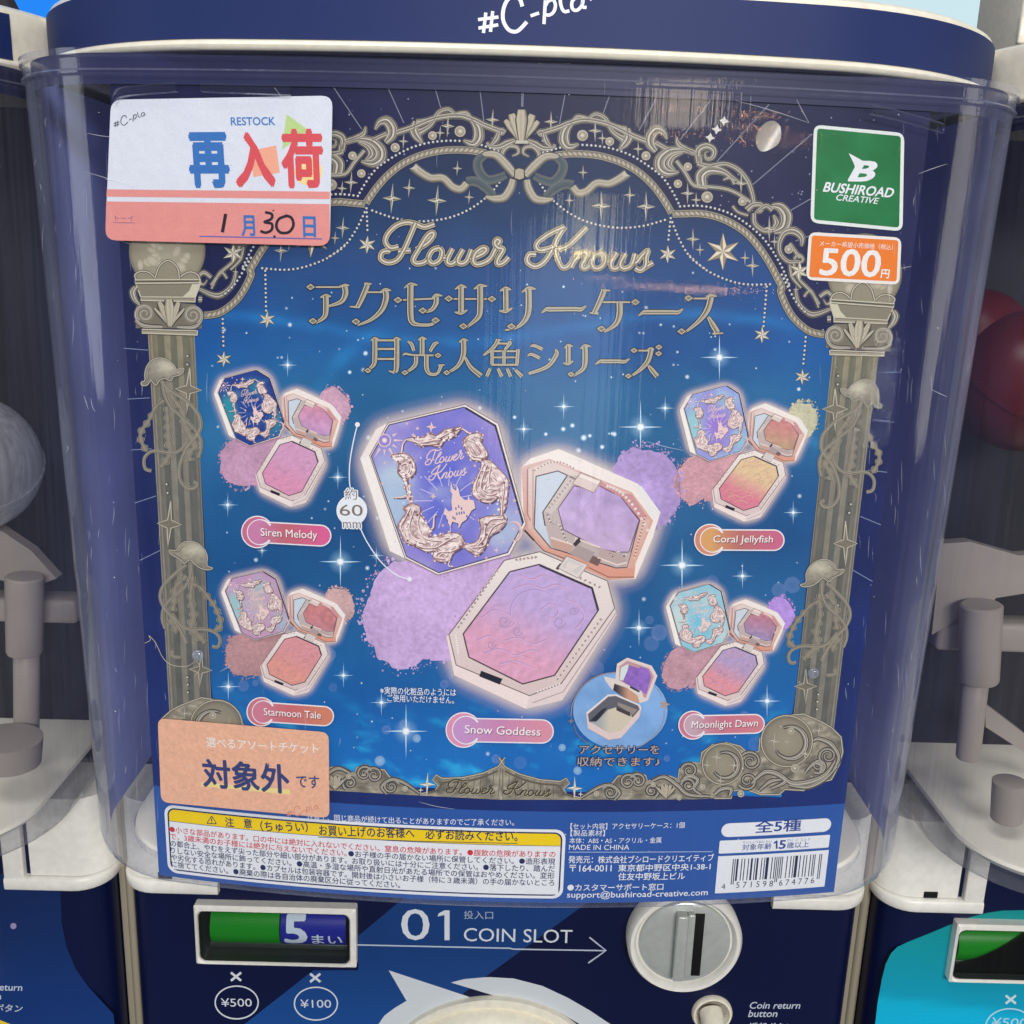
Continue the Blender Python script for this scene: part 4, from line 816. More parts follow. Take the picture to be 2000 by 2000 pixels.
gp(ZC((420, 1000), (1285, 1058), (1275, 1105), (430, 1042)), (168, 158, 130), 14); S.line(ZC((440, 1022), (1275, 1082)), 2, (84, 78, 62), 16, True)
gp(ZC((475, 1240), (1192, 1280), (1188, 1325), (470, 1300)), (156, 146, 120), 14); S.poly(ZC((380, 1400), (480, 1330), (1180, 1330), (1250, 1420), (1235, 1700), (365, 1650), (360, 1500)), (120, 112, 90), 10, True)
for cx, cy, dr in ((492, 1480, 1), (1125, 1500, -1)):
    sp = [(cx + dr * (128 - 13 * t) * math.cos(t * 1.35 + 2.2), cy + (128 - 13 * t) * math.sin(t * 1.35 + 2.2)) for t in np.linspace(0, 8.6, 46)]
    S.dot(ZC((cx, cy))[0], 19.5, (128, 118, 96), 14, True, 24); S.ribbon(ZC(*sp), (7, 2), P_BODY, 16, True, 0)
gold(S, ZC((380, 1560), (470, 1640), (690, 1650)), (6, 8, 5), 14); gold(S, ZC((1240, 1590), (1130, 1660), (880, 1660)), (6, 8, 5), 14); gold(S, ZC((1265, 1150), (1300, 1220), (1270, 1310), (1200, 1390)), (8, 12, 10, 4), 14); gold(S, ZC((380, 1260), (430, 1260)), 10, 14)
shell(S, ZC((785, 1640))[0], 8, [(ZC((610, 1400))[0], 7), (ZC((1000, 1420))[0], 7), (ZC((690, 1320))[0], 13), (ZC((945, 1330))[0], 13), (ZC((820, 1290))[0], 20)], 19, True)
gp(ZC((415, 1685), (1150, 1712), (1143, 1760), (415, 1742)), (160, 150, 122), 18)
JB, JE, JI = (146, 139, 118), (196, 188, 166), (84, 78, 66)
def jelly(zf, bell, arms, wav):
    for p, w in wav:
        w = np.atleast_1d(np.asarray(w, float)) * 0.92; q = zf(*p)
        S.ribbon(q, w + 2.6, [(-1, JE), (-0.8, JI), (0.8, JI), (1, JE)], 24, True, 10, amp=0.42, freq=0.36); S.ribbon(q, w - 1, [(-1, (140, 128, 102)), (0, JB), (1, (134, 122, 98))], 26, True, 10, amp=0.42, freq=0.36)
    for p, w in arms:
        w = w * 0.78; q = zf(*p); S.ribbon(q, w + 2.6, [(-1, JE), (-0.7, JI), (0.7, JI), (1, JE)], 27, True, 8); S.ribbon(q, w - 0.6, [(-1, (176, 164, 136)), (0, JB), (1, (136, 124, 100))], 29, True, 8)
    b = smooth(zf(*bell), 5, True); by_ = np.array(b)[:, 1]; bx_ = np.array(b)[:, 0]
    def dome(v):
        t_ = (v[:, 1] - by_.min()) / np.ptp(by_); x_ = (v[:, 0] - bx_.min()) / np.ptp(bx_); n_ = noise2(v[:, 0] / 5, v[:, 1] / 5, 61, 3)
        return np.array([[150., 143., 121.]]) * (0.88 + 0.22 * n_ + 0.34 * np.exp(-(((x_ - 0.42) / 0.25) ** 2 + ((t_ - 0.28) / 0.25) ** 2)) - 0.22 * np.clip(t_ - 0.55, 0, 1))[:, None]
    S.poly(b, dome, 31, True, step=5); S.line([(x, y) for x, y in b[len(b) // 2:len(b) - 4]], 1.2, JI, 32, True); bc_ = np.array(b).mean(0); S.line([tuple(bc_ + (np.array(q_) - bc_) * 0.80) for q_ in b[len(b) // 3:-6]], 1.0, (104, 97, 80), 33, True); S.line(b, 3.2, JI, 32, True, closed=True); S.line(b, 1.5, JE, 33, True, closed=True)
def osq(c, rx, ry, L=22): S.star(c, rx, ry, 0.22, (128, 120, 98), (120, 112, 92), L, True); S.line([(c[0], c[1] - ry), (c[0] + rx * 0.16, c[1] - ry * 0.18), (c[0] + rx, c[1]), (c[0] + rx * 0.16, c[1] + ry * 0.18), (c[0], c[1] + ry), (c[0] - rx * 0.16, c[1] + ry * 0.18), (c[0] - rx, c[1]), (c[0] - rx * 0.16, c[1] - ry * 0.18), (c[0], c[1] - ry)], 2.0, (198, 188, 160), L + 1, True)
osq(ZJ((485, 475))[0], 25, 42); osq(Z6((968, 1135))[0], 23, 44); osq(ZK((320, 1570))[0], 22, 34)
jelly(ZJ, ((560, 200), (605, 195), (655, 215), (700, 155), (785, 98), (885, 75), (985, 108), (1050, 195), (1072, 300), (1065, 385), (1112, 420), (1092, 458), (1030, 445), (985, 385), (920, 445), (870, 375), (800, 345), (725, 372), (690, 315), (620, 292), (570, 250)),
 [(((850, 380), (720, 500), (480, 640), (330, 800), (290, 950), (330, 1080), (450, 1250), (525, 1450), (530, 1650), (450, 1770), (350, 1790), (292, 1740), (340, 1700)), 5.2), (((830, 400), (790, 560), (700, 720), (540, 850), (350, 1020), (270, 1180), (290, 1380)), 4.8), (((450, 1160), (530, 1280), (640, 1340), (800, 1325), (930, 1335), (1008, 1430), (990, 1560), (905, 1590)), 4.8)],
 [(((800, 640), (900, 730), (960, 870), (1005, 960), (1060, 1040), (1080, 1140), (1040, 1250), (980, 1330)), (6, 9, 8)), (((760, 720), (740, 860), (720, 1020), (700, 1200), (670, 1320), (720, 1440), (790, 1530)), (7, 12, 10)), (((790, 480), (640, 650), (540, 780), (500, 950), (420, 1090), (350, 1220), (420, 1320), (400, 1430)), (8, 12, 11))])
jelly(ZK, ((255, 370), (320, 345), (325, 235), (380, 140), (480, 80), (590, 82), (662, 140), (690, 190), (770, 190), (740, 242), (650, 285), (590, 335), (520, 290), (460, 340), (390, 382), (300, 395)),
 [(((560, 350), (700, 480), (815, 620), (840, 740), (790, 860), (680, 980), (560, 1150), (500, 1270)), 5.2), (((500, 350), (510, 500), (580, 640), (700, 750), (790, 870), (800, 1000), (760, 1110)), 4.8), (((690, 930), (600, 1040), (480, 1100), (300, 1090), (170, 1130), (115, 1210), (140, 1290), (205, 1285)), 4.8), (((560, 1440), (650, 1430), (680, 1385), (640, 1370)), 5)],
 [(((480, 560), (370, 620), (290, 710), (210, 810), (150, 920), (120, 1040), (190, 1100)), (6, 8, 9)), (((480, 480), (490, 740), (460, 850), (440, 960), (460, 1080), (380, 1160), (290, 1250)), (7, 12, 10)), (((550, 480), (660, 600), (680, 700), (675, 800), (690, 900)), (7, 11, 9)), (((720, 1000), (660, 1080), (630, 1160)), (11, 7))])
for zf, cs in ((ZJ, ((520, 20), (515, 135), (690, 1750), (670, 1865))), (ZK, ((465, 1660), (455, 1745), (448, 1835)))):
    for q in cs: c = zf(q)[0]; S.dot(c, 3.6, (84, 84, 74), 22, True, 10); S.dot((c[0] + 0.8, c[1] + 0.9), 1.9, (206, 202, 186), 23, True, 8)
cp = S.build('column_print', INK, poster, 0.2)
c2 = cp.copy(); COL.objects.link(c2); c2.scale.x = -1

# carved base of the frame
S = Art(POSTER)
top = [(40, 300), (72, 350), (150, 390), (260, 420), (370, 430), (402, 412), (420, 440), (388, 468), (405, 500), (480, 518), (560, 480), (612, 442), (650, 438), (682, 400), (740, 400), (782, 378), (830, 398), (842, 430), (900, 400), (960, 400), (1005, 418), (1012, 362), (1062, 326), (1125, 332), (1132, 275), (1190, 232), (1262, 220), (1340, 240), (1382, 280), (1440, 268), (1445, 200), (1490, 122), (1580, 76), (1680, 66), (1780, 110), (1832, 140), (1882, 190), (1892, 270), (1872, 340), (1830, 420), (1740, 442), (1680, 478), (1580, 472), (1550, 500), (1450, 500), (1370, 472), (1300, 480), (1290, 520), (1200, 520)]
def carved(v):
    n = noise2(v[:, 0] / 22, v[:, 1] / 16, 21, 5)[:, None]; return np.array([[150., 141., 118.]]) * (0.70 + 0.5 * n + 1.6 * (n - noise2(v[:, 0] / 22 - 0.12, v[:, 1] / 16 - 0.14, 21, 5)[:, None]))
bot = ZF((1200, 520), (1100, 526), (600, 528), (40, 528)); S.poly(ZF(*top) + bot[1:], carved, 20, True, step=7); S.line(ZF(*top), 4.2, (84, 78, 64), 21, True); S.line(ZF(*top), 2.0, (196, 186, 158), 22, True)
for k in range(60, 360, 34): y = 350 + (k - 72) * 0.42 if k < 160 else 395 + (k - 160) * 0.17; S.line(ZF((k, y + 14), (k + 1, 512)), 1.6, (106, 98, 80), 22, True)
S.line(ZF((72, 372), (160, 415), (265, 442), (360, 452), (385, 490), (440, 512)), 4, (100, 92, 74), 22, True, 5)
def spiral(c, r, L=23, turns=1.6, dr=1, ph=0.0, w=4.6): gold(S, [(c[0] + dr * (r - r * 0.8 * t) * math.cos(ph + t * turns * 6.28), c[1] + (r - r * 0.8 * t) * math.sin(ph + t * turns * 6.28) * 0.95) for t in np.linspace(0, 1, 26)], (w, w * 0.5), L, True, 0)
for x, y, r, d, ph in ((1395, 322, 62, 1, 3.0), (1378, 425, 52, -1, 0.5), (1812, 292, 52, 1, 2.0), (640, 488, 44, 1, 3.6), (735, 432, 46, -1, 3.4), (788, 425, 42, 1, 3.6), (862, 480, 40, -1, 2.0), (1065, 370, 44, 1, 3.3), (1760, 345, 44, -1, 1.0), (1060, 450, 40, 1, 3.3)):
    spiral(ZF((x, y))[0], r * 0.362, 23, 1.5, d, ph)
for p, w in ((((480, 520), (570, 465), (640, 450), (690, 490), (660, 530)), (3, 6, 7, 6, 3)), (((860, 430), (930, 405), (1000, 450), (1060, 500), (1180, 510)), (4, 7, 8, 7, 4)), (((1020, 430), (1060, 400), (1110, 420), (1090, 470), (1130, 500)), (4, 8, 8, 6, 4)), (((1200, 500), (1240, 470), (1290, 470), (1280, 510)), (5, 8, 8, 4)), (((1400, 440), (1470, 380), (1540, 390), (1580, 430), (1500, 470)), (4, 9, 10, 8, 4)), (((1440, 480), (1500, 430), (1560, 420)), (3, 8, 4)), (((1570, 400), (1620, 440), (1720, 430), (1800, 390), (1850, 320)), (4, 10, 11, 8, 4)), (((1600, 450), (1700, 460), (1790, 420), (1860, 350)), (3, 7, 7, 3)), (((1720, 220), (1760, 200), (1830, 230), (1870, 300), (1840, 370)), (4, 7, 9, 7, 4)), (((1690, 380), (1740, 330), (1780, 350), (1760, 390)), (4, 8, 8, 3))): gold(S, ZF(*p), np.array(w) * 0.9, 23)
for x, y, r, cw in ((1590, 212, 140, 1.0), (1245, 335, 112, 0.8)):
    c = ZF((x, y))[0]; R = r * 0.362; S.dot(c, R + 1.5, (96, 88, 70), 26, True, 40); S.dot(c, R, (204, 194, 166), 27, True, 40); S.disc(c, R - 1.6, [(0, (160, 149, 122)), (0.8, (146, 135, 110)), (1, (118, 108, 88))], 28, True, 40)
    gold(S, [(c[0] + R * 0.12 + R * 0.62 * math.cos(t), c[1] + R * 0.05 + R * 0.62 * math.sin(t)) for t in np.linspace(-2.0, 2.6, 24)], (2, 9 * cw, 9 * cw, 2), 30, True, 0)
for x, y, a, b in ((1522, 212, 30, 48), (1212, 298, 26, 48), (1160, 340, 20, 30), (1590, 215, 14, 22), (1232, 425, 22, 34), (1762, 155, 26, 30), (1305, 342, 30, 34), (1688, 280, 30, 34), (752, 495, 14, 22)): gstar(S, ZF((x, y))[0], a * 0.362, b * 0.362, 33)
for x, y, r in ((1612, 157, 16), (1633, 357, 19), (1342, 495, 15), (565, 495, 12), (870, 445, 10), (1010, 515, 11), (1135, 458, 12)): pearl(S, ZF((x, y))[0], r * 0.362, 33)
shell(S, ZF((940, 515))[0], 4, [(ZF((895, 465))[0], 7), (ZF((985, 465))[0], 7), (ZF((918, 450))[0], 9), (ZF((965, 450))[0], 9), (ZF((942, 446))[0], 10)], 26, True)
c = ZF((447, 465))[0]; S.star(c, 16, 24, 0.2, (244, 238, 220), (178, 168, 140), 36, True); S.star(ZF((480, 497))[0], 6, 9, 0.2, (244, 238, 220), (178, 168, 140), 36, True)
S.build('base_frieze_print', INK, poster, 0.2)

# ------------------------------------------------------------------ gold titles
def strokes(S, zf, items, w, L):
    """embossed lettering drawn stroke by stroke: dark outline, light rim, shaded face"""
    for p, q in items:
        q = np.atleast_1d(np.asarray(q, float)) * w; S.ribbon(zf(*p), q + 4.5, [(-1, (30, 36, 62)), (1, (30, 36, 62))], L)
    for p, q in items:
        q = np.atleast_1d(np.asarray(q, float)) * w; S.ribbon(zf(*p), q + 1.2, [(-1, (178, 168, 138)), (1, (206, 196, 164))], L + 1)
    for p, q in items:
        q = np.atleast_1d(np.asarray(q, float)) * w; S.ribbon(zf(*p), np.maximum(q - 3.0, 0.5), [(-1, (186, 176, 148)), (-0.3, (170, 160, 132)), (0.3, (126, 116, 92)), (1, (66, 60, 52))], L + 2)
def gem(S, c, rx, ry, L):
    S.star(c, rx + 3, ry + 3, 0.72, (30, 36, 62), (30, 36, 62), L); S.star(c, rx + 0.6, ry + 0.6, 0.71, (200, 190, 158), (188, 178, 148), L + 1); S.star(c, rx - 2.2, ry - 1.8, 0.71, (150, 140, 112), (84, 78, 62), L + 2)
ZX = Z(590, 520, 420 / 1932); ZY = Z(1000, 520, 420 / 1932)
K = 420 / 1932
A1 = [(((70, 186), (345, 187)), 9), (((330, 186), (385, 170), (425, 172)), (6, 20, 4)), (((385, 185), (390, 250), (350, 320), (235, 360)), (48, 46, 34, 9)), (((215, 262), (216, 380), (200, 455), (120, 512)), (46, 46, 36, 10)), (((165, 280), (215, 262), (262, 272)), (6, 22, 5)),
      (((560, 155), (625, 158)), (14, 8)), (((590, 165), (545, 275), (500, 365)), (42, 42, 34)), (((430, 362), (515, 366)), (6, 16)), (((565, 232), (720, 233)), 9), (((705, 230), (750, 208), (800, 218)), (6, 22, 5)), (((750, 222), (755, 290), (715, 395), (620, 480), (500, 530)), (48, 48, 40, 24, 8)),
      (((975, 165), (975, 430), (995, 505), (1060, 525), (1160, 522), (1210, 482)), (50, 50, 40, 22, 20, 26)), (((925, 188), (975, 160), (1035, 168)), (6, 24, 5)), (((840, 305), (1180, 290)), 9), (((1165, 288), (1205, 258), (1262, 265)), (5, 22, 4)), (((1205, 275), (1205, 330), (1165, 390), (1085, 415)), (42, 40, 28, 8)),
      (((1300, 292), (1725, 294)), 9), (((1430, 180), (1430, 415)), 44), (((1375, 205), (1430, 175), (1478, 192)), (6, 22, 6)), (((1372, 412), (1430, 420), (1485, 392)), (6, 24, 6)), (((1600, 180), (1600, 370), (1580, 460), (1470, 556)), (46, 48, 38, 8)), (((1545, 205), (1600, 172), (1662, 180)), (6, 24, 5)),
      (((1830, 200), (1832, 400)), 42), (((1778, 222), (1830, 195), (1878, 212)), (6, 22, 6)), (((1772, 398), (1832, 405), (1888, 375)), (6, 24, 6))]
A2 = [(((148, 205), (150, 370), (125, 470), (50, 545), (-60, 575)), (48, 50, 40, 20, 7)), (((90, 232), (150, 195), (212, 205)), (6, 24, 5)), (((265, 418), (310, 385), (340, 385)), (4, 26, 34)), (((320, 386), (560, 384), (620, 386), (665, 355)), (34, 32, 30, 4)),
      (((800, 215), (880, 217)), (14, 6)), (((825, 222), (790, 310), (735, 425)), (42, 42, 34)), (((698, 418), (775, 424)), (6, 16)), (((815, 322), (1060, 322)), 9), (((965, 325), (965, 430), (930, 520), (830, 590)), (46, 48, 38, 8)),
      (((1135, 445), (1180, 413), (1210, 412)), (4, 26, 34)), (((1190, 412), (1420, 412), (1490, 412), (1535, 382)), (34, 32, 30, 4)),
      (((1590, 288), (1750, 290)), 9), (((1735, 288), (1780, 258), (1842, 270)), (5, 22, 4)), (((1788, 275), (1752, 395), (1670, 500), (1545, 600)), (48, 46, 30, 8)), (((1762, 455), (1800, 520), (1845, 595)), (20, 42, 44)), (((1800, 605), (1895, 600)), (12, 6))]
S = Art(POSTER, 16)
strokes(S, ZX, A1, K, 0); strokes(S, ZY, A2, K, 0)
for zf, x, y in ((ZX, 78, 186), (ZX, 100, 492), (ZX, 485, 496), (ZX, 862, 303), (ZX, 1085, 398), (ZX, 1200, 485), (ZX, 1318, 290), (ZX, 1705, 294), (ZX, 1450, 538), (ZX, 1880, 540), (ZY, 1108, 322), (ZY, 802, 562), (ZY, 1585, 286), (ZY, 1522, 585)): gem(S, zf((x, y))[0], 8, 5.6, 3)
S.build('title_lettering', INK, poster, 0.2)
B1 = [(((655, 650), (655, 820), (640, 890), (570, 945)), (38, 40, 30, 10)), (((620, 668), (655, 645), (690, 660)), (6, 18, 8)), (((852, 650), (850, 900), (835, 950)), (40, 42, 30)), (((815, 668), (850, 645), (888, 660)), (8, 20, 5)), (((680, 665), (830, 665)), 12), (((680, 742), (830, 742)), 12), (((680, 832), (830, 832)), 12), (((780, 940), (830, 955)), (6, 18)),
      (((1080, 650), (1080, 790)), 38), (((1045, 662), (1080, 642), (1118, 655)), (6, 18, 5)), (((950, 675), (985, 700), (1005, 760)), (10, 28, 22)), (((1225, 685), (1190, 700), (1150, 765)), (10, 30, 22)), (((905, 800), (930, 785), (1000, 796), (1200, 800)), (4, 14, 10, 9)), (((1025, 810), (1015, 890), (920, 968)), (34, 30, 10)), (((1118, 800), (1120, 915), (1150, 965), (1215, 962), (1250, 890)), (36, 38, 24, 18, 26)), (((1225, 890), (1280, 885)), (16, 5)),
      (((1450, 665), (1450, 790), (1400, 895), (1290, 968)), (42, 40, 28, 9)), (((1410, 682), (1450, 658), (1490, 668)), (6, 18, 5)), (((1465, 815), (1515, 905), (1610, 985)), (14, 32, 40)), (((1740, 660), (1790, 662)), (14, 5)), (((1762, 665), (1715, 735), (1630, 800)), (32, 28, 10)), (((1745, 692), (1850, 694)), 11), (((1850, 680), (1870, 690), (1820, 750)), (12, 26, 16)),
      (((1708, 755), (1708, 880)), 24), (((1815, 755), (1815, 880)), 24), (((1700, 762), (1940, 762)), 11), (((1710, 818), (1930, 818)), 9), (((1700, 884), (1940, 884)), 12), (((1690, 918), (1660, 990)), (22, 26)), (((1760, 918), (1795, 990)), (22, 28)), (((1842, 918), (1875, 990)), (22, 28))]
B2 = [(((55, 745), (45, 880)), 26), (((30, 930), (90, 990)), (20, 32)), (((165, 720), (200, 712), (275, 745)), (6, 22, 24)), (((140, 805), (175, 790), (250, 825)), (6, 22, 24)), (((390, 745), (400, 790), (320, 900), (150, 965)), (8, 34, 28, 18)), (((505, 715), (505, 870)), 38), (((470, 735), (505, 708), (545, 720)), (5, 18, 5)), (((460, 868), (505, 876), (548, 850)), (5, 20, 5)),
      (((655, 720), (656, 860), (630, 930), (540, 990)), (42, 42, 30, 8)), (((612, 740), (655, 712), (708, 720)), (5, 20, 4)), (((748, 880), (790, 852), (810, 852)), (4, 22, 28)), (((800, 853), (960, 853), (1010, 856), (1055, 830)), (28, 27, 25, 4)), (((1095, 756), (1220, 758)), 9), (((1210, 755), (1245, 738), (1275, 745)), (5, 18, 4)), (((1250, 745), (1220, 850), (1150, 930), (1055, 998)), (40, 38, 26, 8)), (((1225, 890), (1255, 930), (1305, 990)), (16, 36, 40))]
S = Art(POSTER, 16)
strokes(S, ZX, B1, K, 0); strokes(S, ZY, B2, K, 0)
for zf, x, y in ((ZX, 592, 936), (ZX, 1222, 800), (ZX, 925, 955), (ZX, 1300, 955), (ZY, 530, 970), (ZY, 1095, 756), (ZY, 1045, 985), (ZY, 1318, 726), (ZY, 1316, 784)): gem(S, zf((x, y))[0], 6.4, 4.6, 3)
S.build('subtitle_lettering', INK, poster, 0.2)
ZG = Z(640, 180, 380 / 1932)
FLOWER = [((1062, 1308), (960, 1338), (870, 1305), (780, 1292), (680, 1325), (595, 1410), (575, 1490), (625, 1548), (705, 1535)), ((872, 1300), (820, 1425), (755, 1570), (690, 1665), (600, 1692), (530, 1655), (545, 1592), (600, 1578), (622, 1592)), ((700, 1582), (825, 1572)),
          ((880, 1565), (990, 1500), (1052, 1425), (1040, 1392), (985, 1430), (905, 1560), (850, 1660), (880, 1702), (960, 1690), (1005, 1645)), ((1115, 1545), (1040, 1570), (1000, 1650), (1040, 1702), (1110, 1672), (1138, 1590), (1112, 1545)), ((1130, 1650), (1190, 1640)),
          ((1240, 1552), (1190, 1655), (1200, 1702), (1262, 1690), (1345, 1560)), ((1345, 1560), (1292, 1660), (1312, 1702), (1380, 1680), (1430, 1562)), ((1395, 1660), (1450, 1648)), ((1450, 1648), (1540, 1605), (1578, 1562), (1540, 1545), (1470, 1595), (1445, 1675), (1485, 1712), (1580, 1682), (1632, 1632)),
          ((1632, 1632), (1682, 1530), (1712, 1480), (1680, 1462), (1658, 1500), (1690, 1545), (1742, 1562), (1688, 1660), (1688, 1708), (1742, 1698), (1800, 1640))]
KNOWS = [((525, 1335), (450, 1450), (400, 1562), (320, 1682), (230, 1730), (152, 1682), (172, 1612), (240, 1612)), ((525, 1335), (390, 1395), (265, 1480), (242, 1540), (290, 1572), (420, 1535)), ((742, 1340), (640, 1445), (540, 1532), (430, 1562)), ((430, 1562), (452, 1655), (500, 1742), (565, 1722), (615, 1640)),
         ((655, 1592), (610, 1690), (585, 1742)), ((600, 1705), (680, 1605), (742, 1592), (735, 1640), (692, 1722), (725, 1752), (790, 1705)), ((895, 1592), (822, 1620), (790, 1700), (832, 1752), (902, 1722), (930, 1640), (893, 1592)), ((920, 1690), (985, 1680)), ((1042, 1592), (982, 1692), (1002, 1752), (1062, 1732), (1125, 1602)), ((1125, 1602), (1075, 1702), (1102, 1752), (1182, 1722), (1225, 1602)), ((1180, 1700), (1240, 1690)),
         ((1240, 1690), (1290, 1622), (1350, 1572), (1330, 1640), (1325, 1722), (1275, 1768), (1222, 1745)), ((1275, 1768), (1400, 1692))]
S = Art(POSTER, 16); q = 9.0
for zf, l in ((ZG, FLOWER), (ZA, KNOWS)):
    for p in l: S.ribbon(zf(*p), q + 5, [(-1, (26, 30, 48)), (1, (26, 30, 48))], 0)
for zf, l in ((ZG, FLOWER), (ZA, KNOWS)):
    for p in l: S.ribbon(zf(*p), q + 1.8, [(-1, (208, 198, 170)), (1, (186, 176, 148))], 2)
for zf, l in ((ZG, FLOWER), (ZA, KNOWS)):
    for p in l: S.ribbon(zf(*p), q - 1, [(-1, (104, 98, 84)), (-0.5, (150, 142, 120)), (-0.1, (232, 224, 202)), (0.25, (206, 190, 170)), (0.7, (110, 104, 88)), (1, (78, 74, 64))], 3)
S.build('brand_lettering', INK, poster)
# the same words carved in the base frieze
S = Art(POSTER, 44); A_ = np.array([867., 1552.]); 
def small(zf, l, x0, y0, sx, sy, s0, shy=0.0):
    out = []
    for p in l: out.append([(x0 + (x - s0[0]) * sx, y0 + (y - s0[1]) * sy + (x - s0[0]) * sx * shy) for x, y in p])
    return out
for off, c1 in ((1.2, (176, 166, 138)), (0.0, (64, 58, 46))):
    for l in small(None, FLOWER, 871 + off, 1547 + off, 0.0745, 0.066, (510, 1690), 0.012) + small(None, KNOWS, 984 + off, 1551 + off, 0.0745, 0.066, (150, 1740), 0.012): S.line(l, 2.3, c1, 0 if off else 1, sm=5)
S.build('frieze_lettering', INK, poster)

# ------------------------------------------------------------------ pictures of the five makeup compacts
ZP = Z(690, 770, 360 / 1932); ZQ = Z(860, 860, 460 / 1932); Z5 = Z(650, 650, 700 / 1932)
ANCH = np.array([(909, 789.6), (1027, 1384), (1289.8, 1000.5), (704, 894)])
def affine(dst):
    M = np.linalg.lstsq(np.c_[ANCH, np.ones(4)], np.asarray(dst, float), rcond=None)[0]
    return lambda pts: [tuple(np.array([x, y, 1.0]) @ M) for x, y in pts]
def mixcol(a, b, t): return np.asarray(a, float)[None] * (1 - t[:, None]) + np.asarray(b, float)[None] * t[:, None]
def blob(cx, cy, rx, ry, seed, n=90, rough=0.07, rot=0.0):
    a = np.linspace(0, 2 * np.pi, n, endpoint=False); r = 1 + rough * (noise2(np.cos(a) * 2.2 + 7, np.sin(a) * 2.2 + 7, seed, 5) - 0.5) * 4
    x, y = rx * r * np.cos(a), ry * r * np.sin(a)
    return [(cx + i * math.cos(rot) - j * math.sin(rot), cy + i * math.sin(rot) + j * math.cos(rot)) for i, j in zip(x, y)]
CREAM, ROSE, COPPER, LINE = (246, 234, 224), (206, 178, 166), (222, 160, 136), (74, 58, 66)
def product(dst, sc, lidc, lidc2, patch, pow1, pow2, sm1, sm2, mir1, mir2, seed, big):
    T = affine(dst); step = 6 if big else 4; rs = np.random.default_rng(seed)
    root = empty('product_picture', (0, 0, 0), poster)
    # powder swatches and the pale glow around the compact
    G = Art(POSTER, 8)
    for outl, wd in ((ZP((365, 300), (1175, 105), (1520, 305), (1810, 1355), (1640, 1680), (890, 1890), (385, 1640), (75, 670), (240, 365)), 46), ([(985, 1094), (1054, 1077), (1186, 1134), (1204, 1200), (1098, 1367), (1027, 1384), (887, 1318), (872, 1243)], 46), (ZQ((665, 225), (735, 150), (970, 70), (1620, 355), (1805, 590), (1740, 800), (1600, 1135), (1380, 1140), (850, 905), (690, 720)), 46)):
        o = roundpoly(T(outl), 30 * sc, 7); G.ribbon(resample(np.vstack([o, o[:1]]), 5 * sc), wd * sc * 1.5, [(-1, (226, 214, 246, 0.0)), (-0.6, (236, 220, 240, 0.10)), (-0.22, (252, 232, 226, 0.42)), (0, (255, 240, 230, 0.6)), (0.22, (252, 232, 226, 0.42)), (0.6, (236, 220, 240, 0.10)), (1, (226, 214, 246, 0.0))], 0, sm=0, closed=True)
    G.build('glow_print', INKA, root)
    W_ = Art(POSTER, 11)
    def powder(base):
        def f(v):
            n = noise2(v[:, 0] / (4 * sc + 1.5), v[:, 1] / (4 * sc + 1.5), seed + 3, 4)[:, None]; m = noise2(v[:, 0] / (60 * sc), v[:, 1] / (60 * sc), seed + 4, 3)[:, None]
            return np.clip(np.array([base], float) * (0.80 + 0.24 * n + 0.22 * m), 0, 255)
        return f
    pstep = 3.4 if big else 2.6; b1 = T(blob(800, 1195, 92, 108, seed, 260, 0.085, 0.5)); W_.poly(b1, powder(sm1), 0, step=pstep); W2 = Art(POSTER, 11); b2 = T(blob(1262, 952, 66, 80, seed + 1, 220, 0.08, -0.4)); W2.poly(b2, powder(sm2), 0, step=pstep)
    W_.poly(T([(850, 1110), (1000, 1080), (1010, 1180), (900, 1290), (840, 1290)]), powder(sm1), 0, step=pstep)
    for (cx, cy, rx, ry), c, n in (((800, 1195, 92, 108), sm1, 260), ((1262, 952, 66, 80), sm2, 240)):
        for k in range(n if big else n // 2):
            a = rs.uniform(0, 6.28) if c is sm1 else rs.uniform(-2.6, 1.4); q = 0.97 + abs(rs.normal(0, 0.09)); p = T([(cx + rx * q * math.cos(a), cy + ry * q * math.sin(a))])[0]
            (W_ if c is sm1 else W2).dot(p, rs.choice([0.9, 1.4, 2.2, 3.6], p=[0.46, 0.34, 0.15, 0.05]) * (0.6 + 0.4 * sc) , np.clip(np.array(c) * rs.uniform(0.85, 1.12), 0, 255), 0, n=6)
    W_.build('powder_swatch', INK, root); W2.build('powder_swatch', INK, root)
    # open lid with mirror
    O = Art(POSTER, 14); R = lambda *p: T(ZQ(*p)); lw = max(1.1, 1.9 * sc)
    O.poly(R((665, 225), (735, 150), (970, 70), (1620, 355), (1805, 590), (1740, 800), (1600, 1135), (1380, 1140), (850, 905), (690, 720), (665, 600)), CREAM, 0)
    O.poly(R((665, 225), (700, 205), (895, 150), (1570, 425), (1745, 660), (1600, 1010), (1590, 1130), (1380, 1140), (850, 905), (690, 720)), lambda v: mixcol((222, 186, 178), (224, 156, 132), np.clip((v[:, 1] - T([(1000, 900)])[0][1]) / (230 * sc), 0, 1)), 1, step=step * 2)
    O.poly(R((1590, 370), (1650, 375), (1805, 590), (1745, 660)), (238, 234, 228), 2)
    O.poly(R((715, 240), (895, 165), (1560, 440), (1720, 660), (1590, 1040), (1500, 1050), (1640, 655), (1480, 450), (960, 245), (785, 290), (768, 715), (905, 880), (860, 880), (720, 720)), lambda v: mixcol((228, 208, 198), (222, 172, 152), np.clip((v[:, 1] - T([(1000, 930)])[0][1]) / (160 * sc), 0, 1)), 2, step=step * 2)
    mo = R((785, 295), (965, 250), (1110, 318), (1480, 455), (1635, 655), (1530, 1040), (1440, 1045), (905, 880), (770, 718))
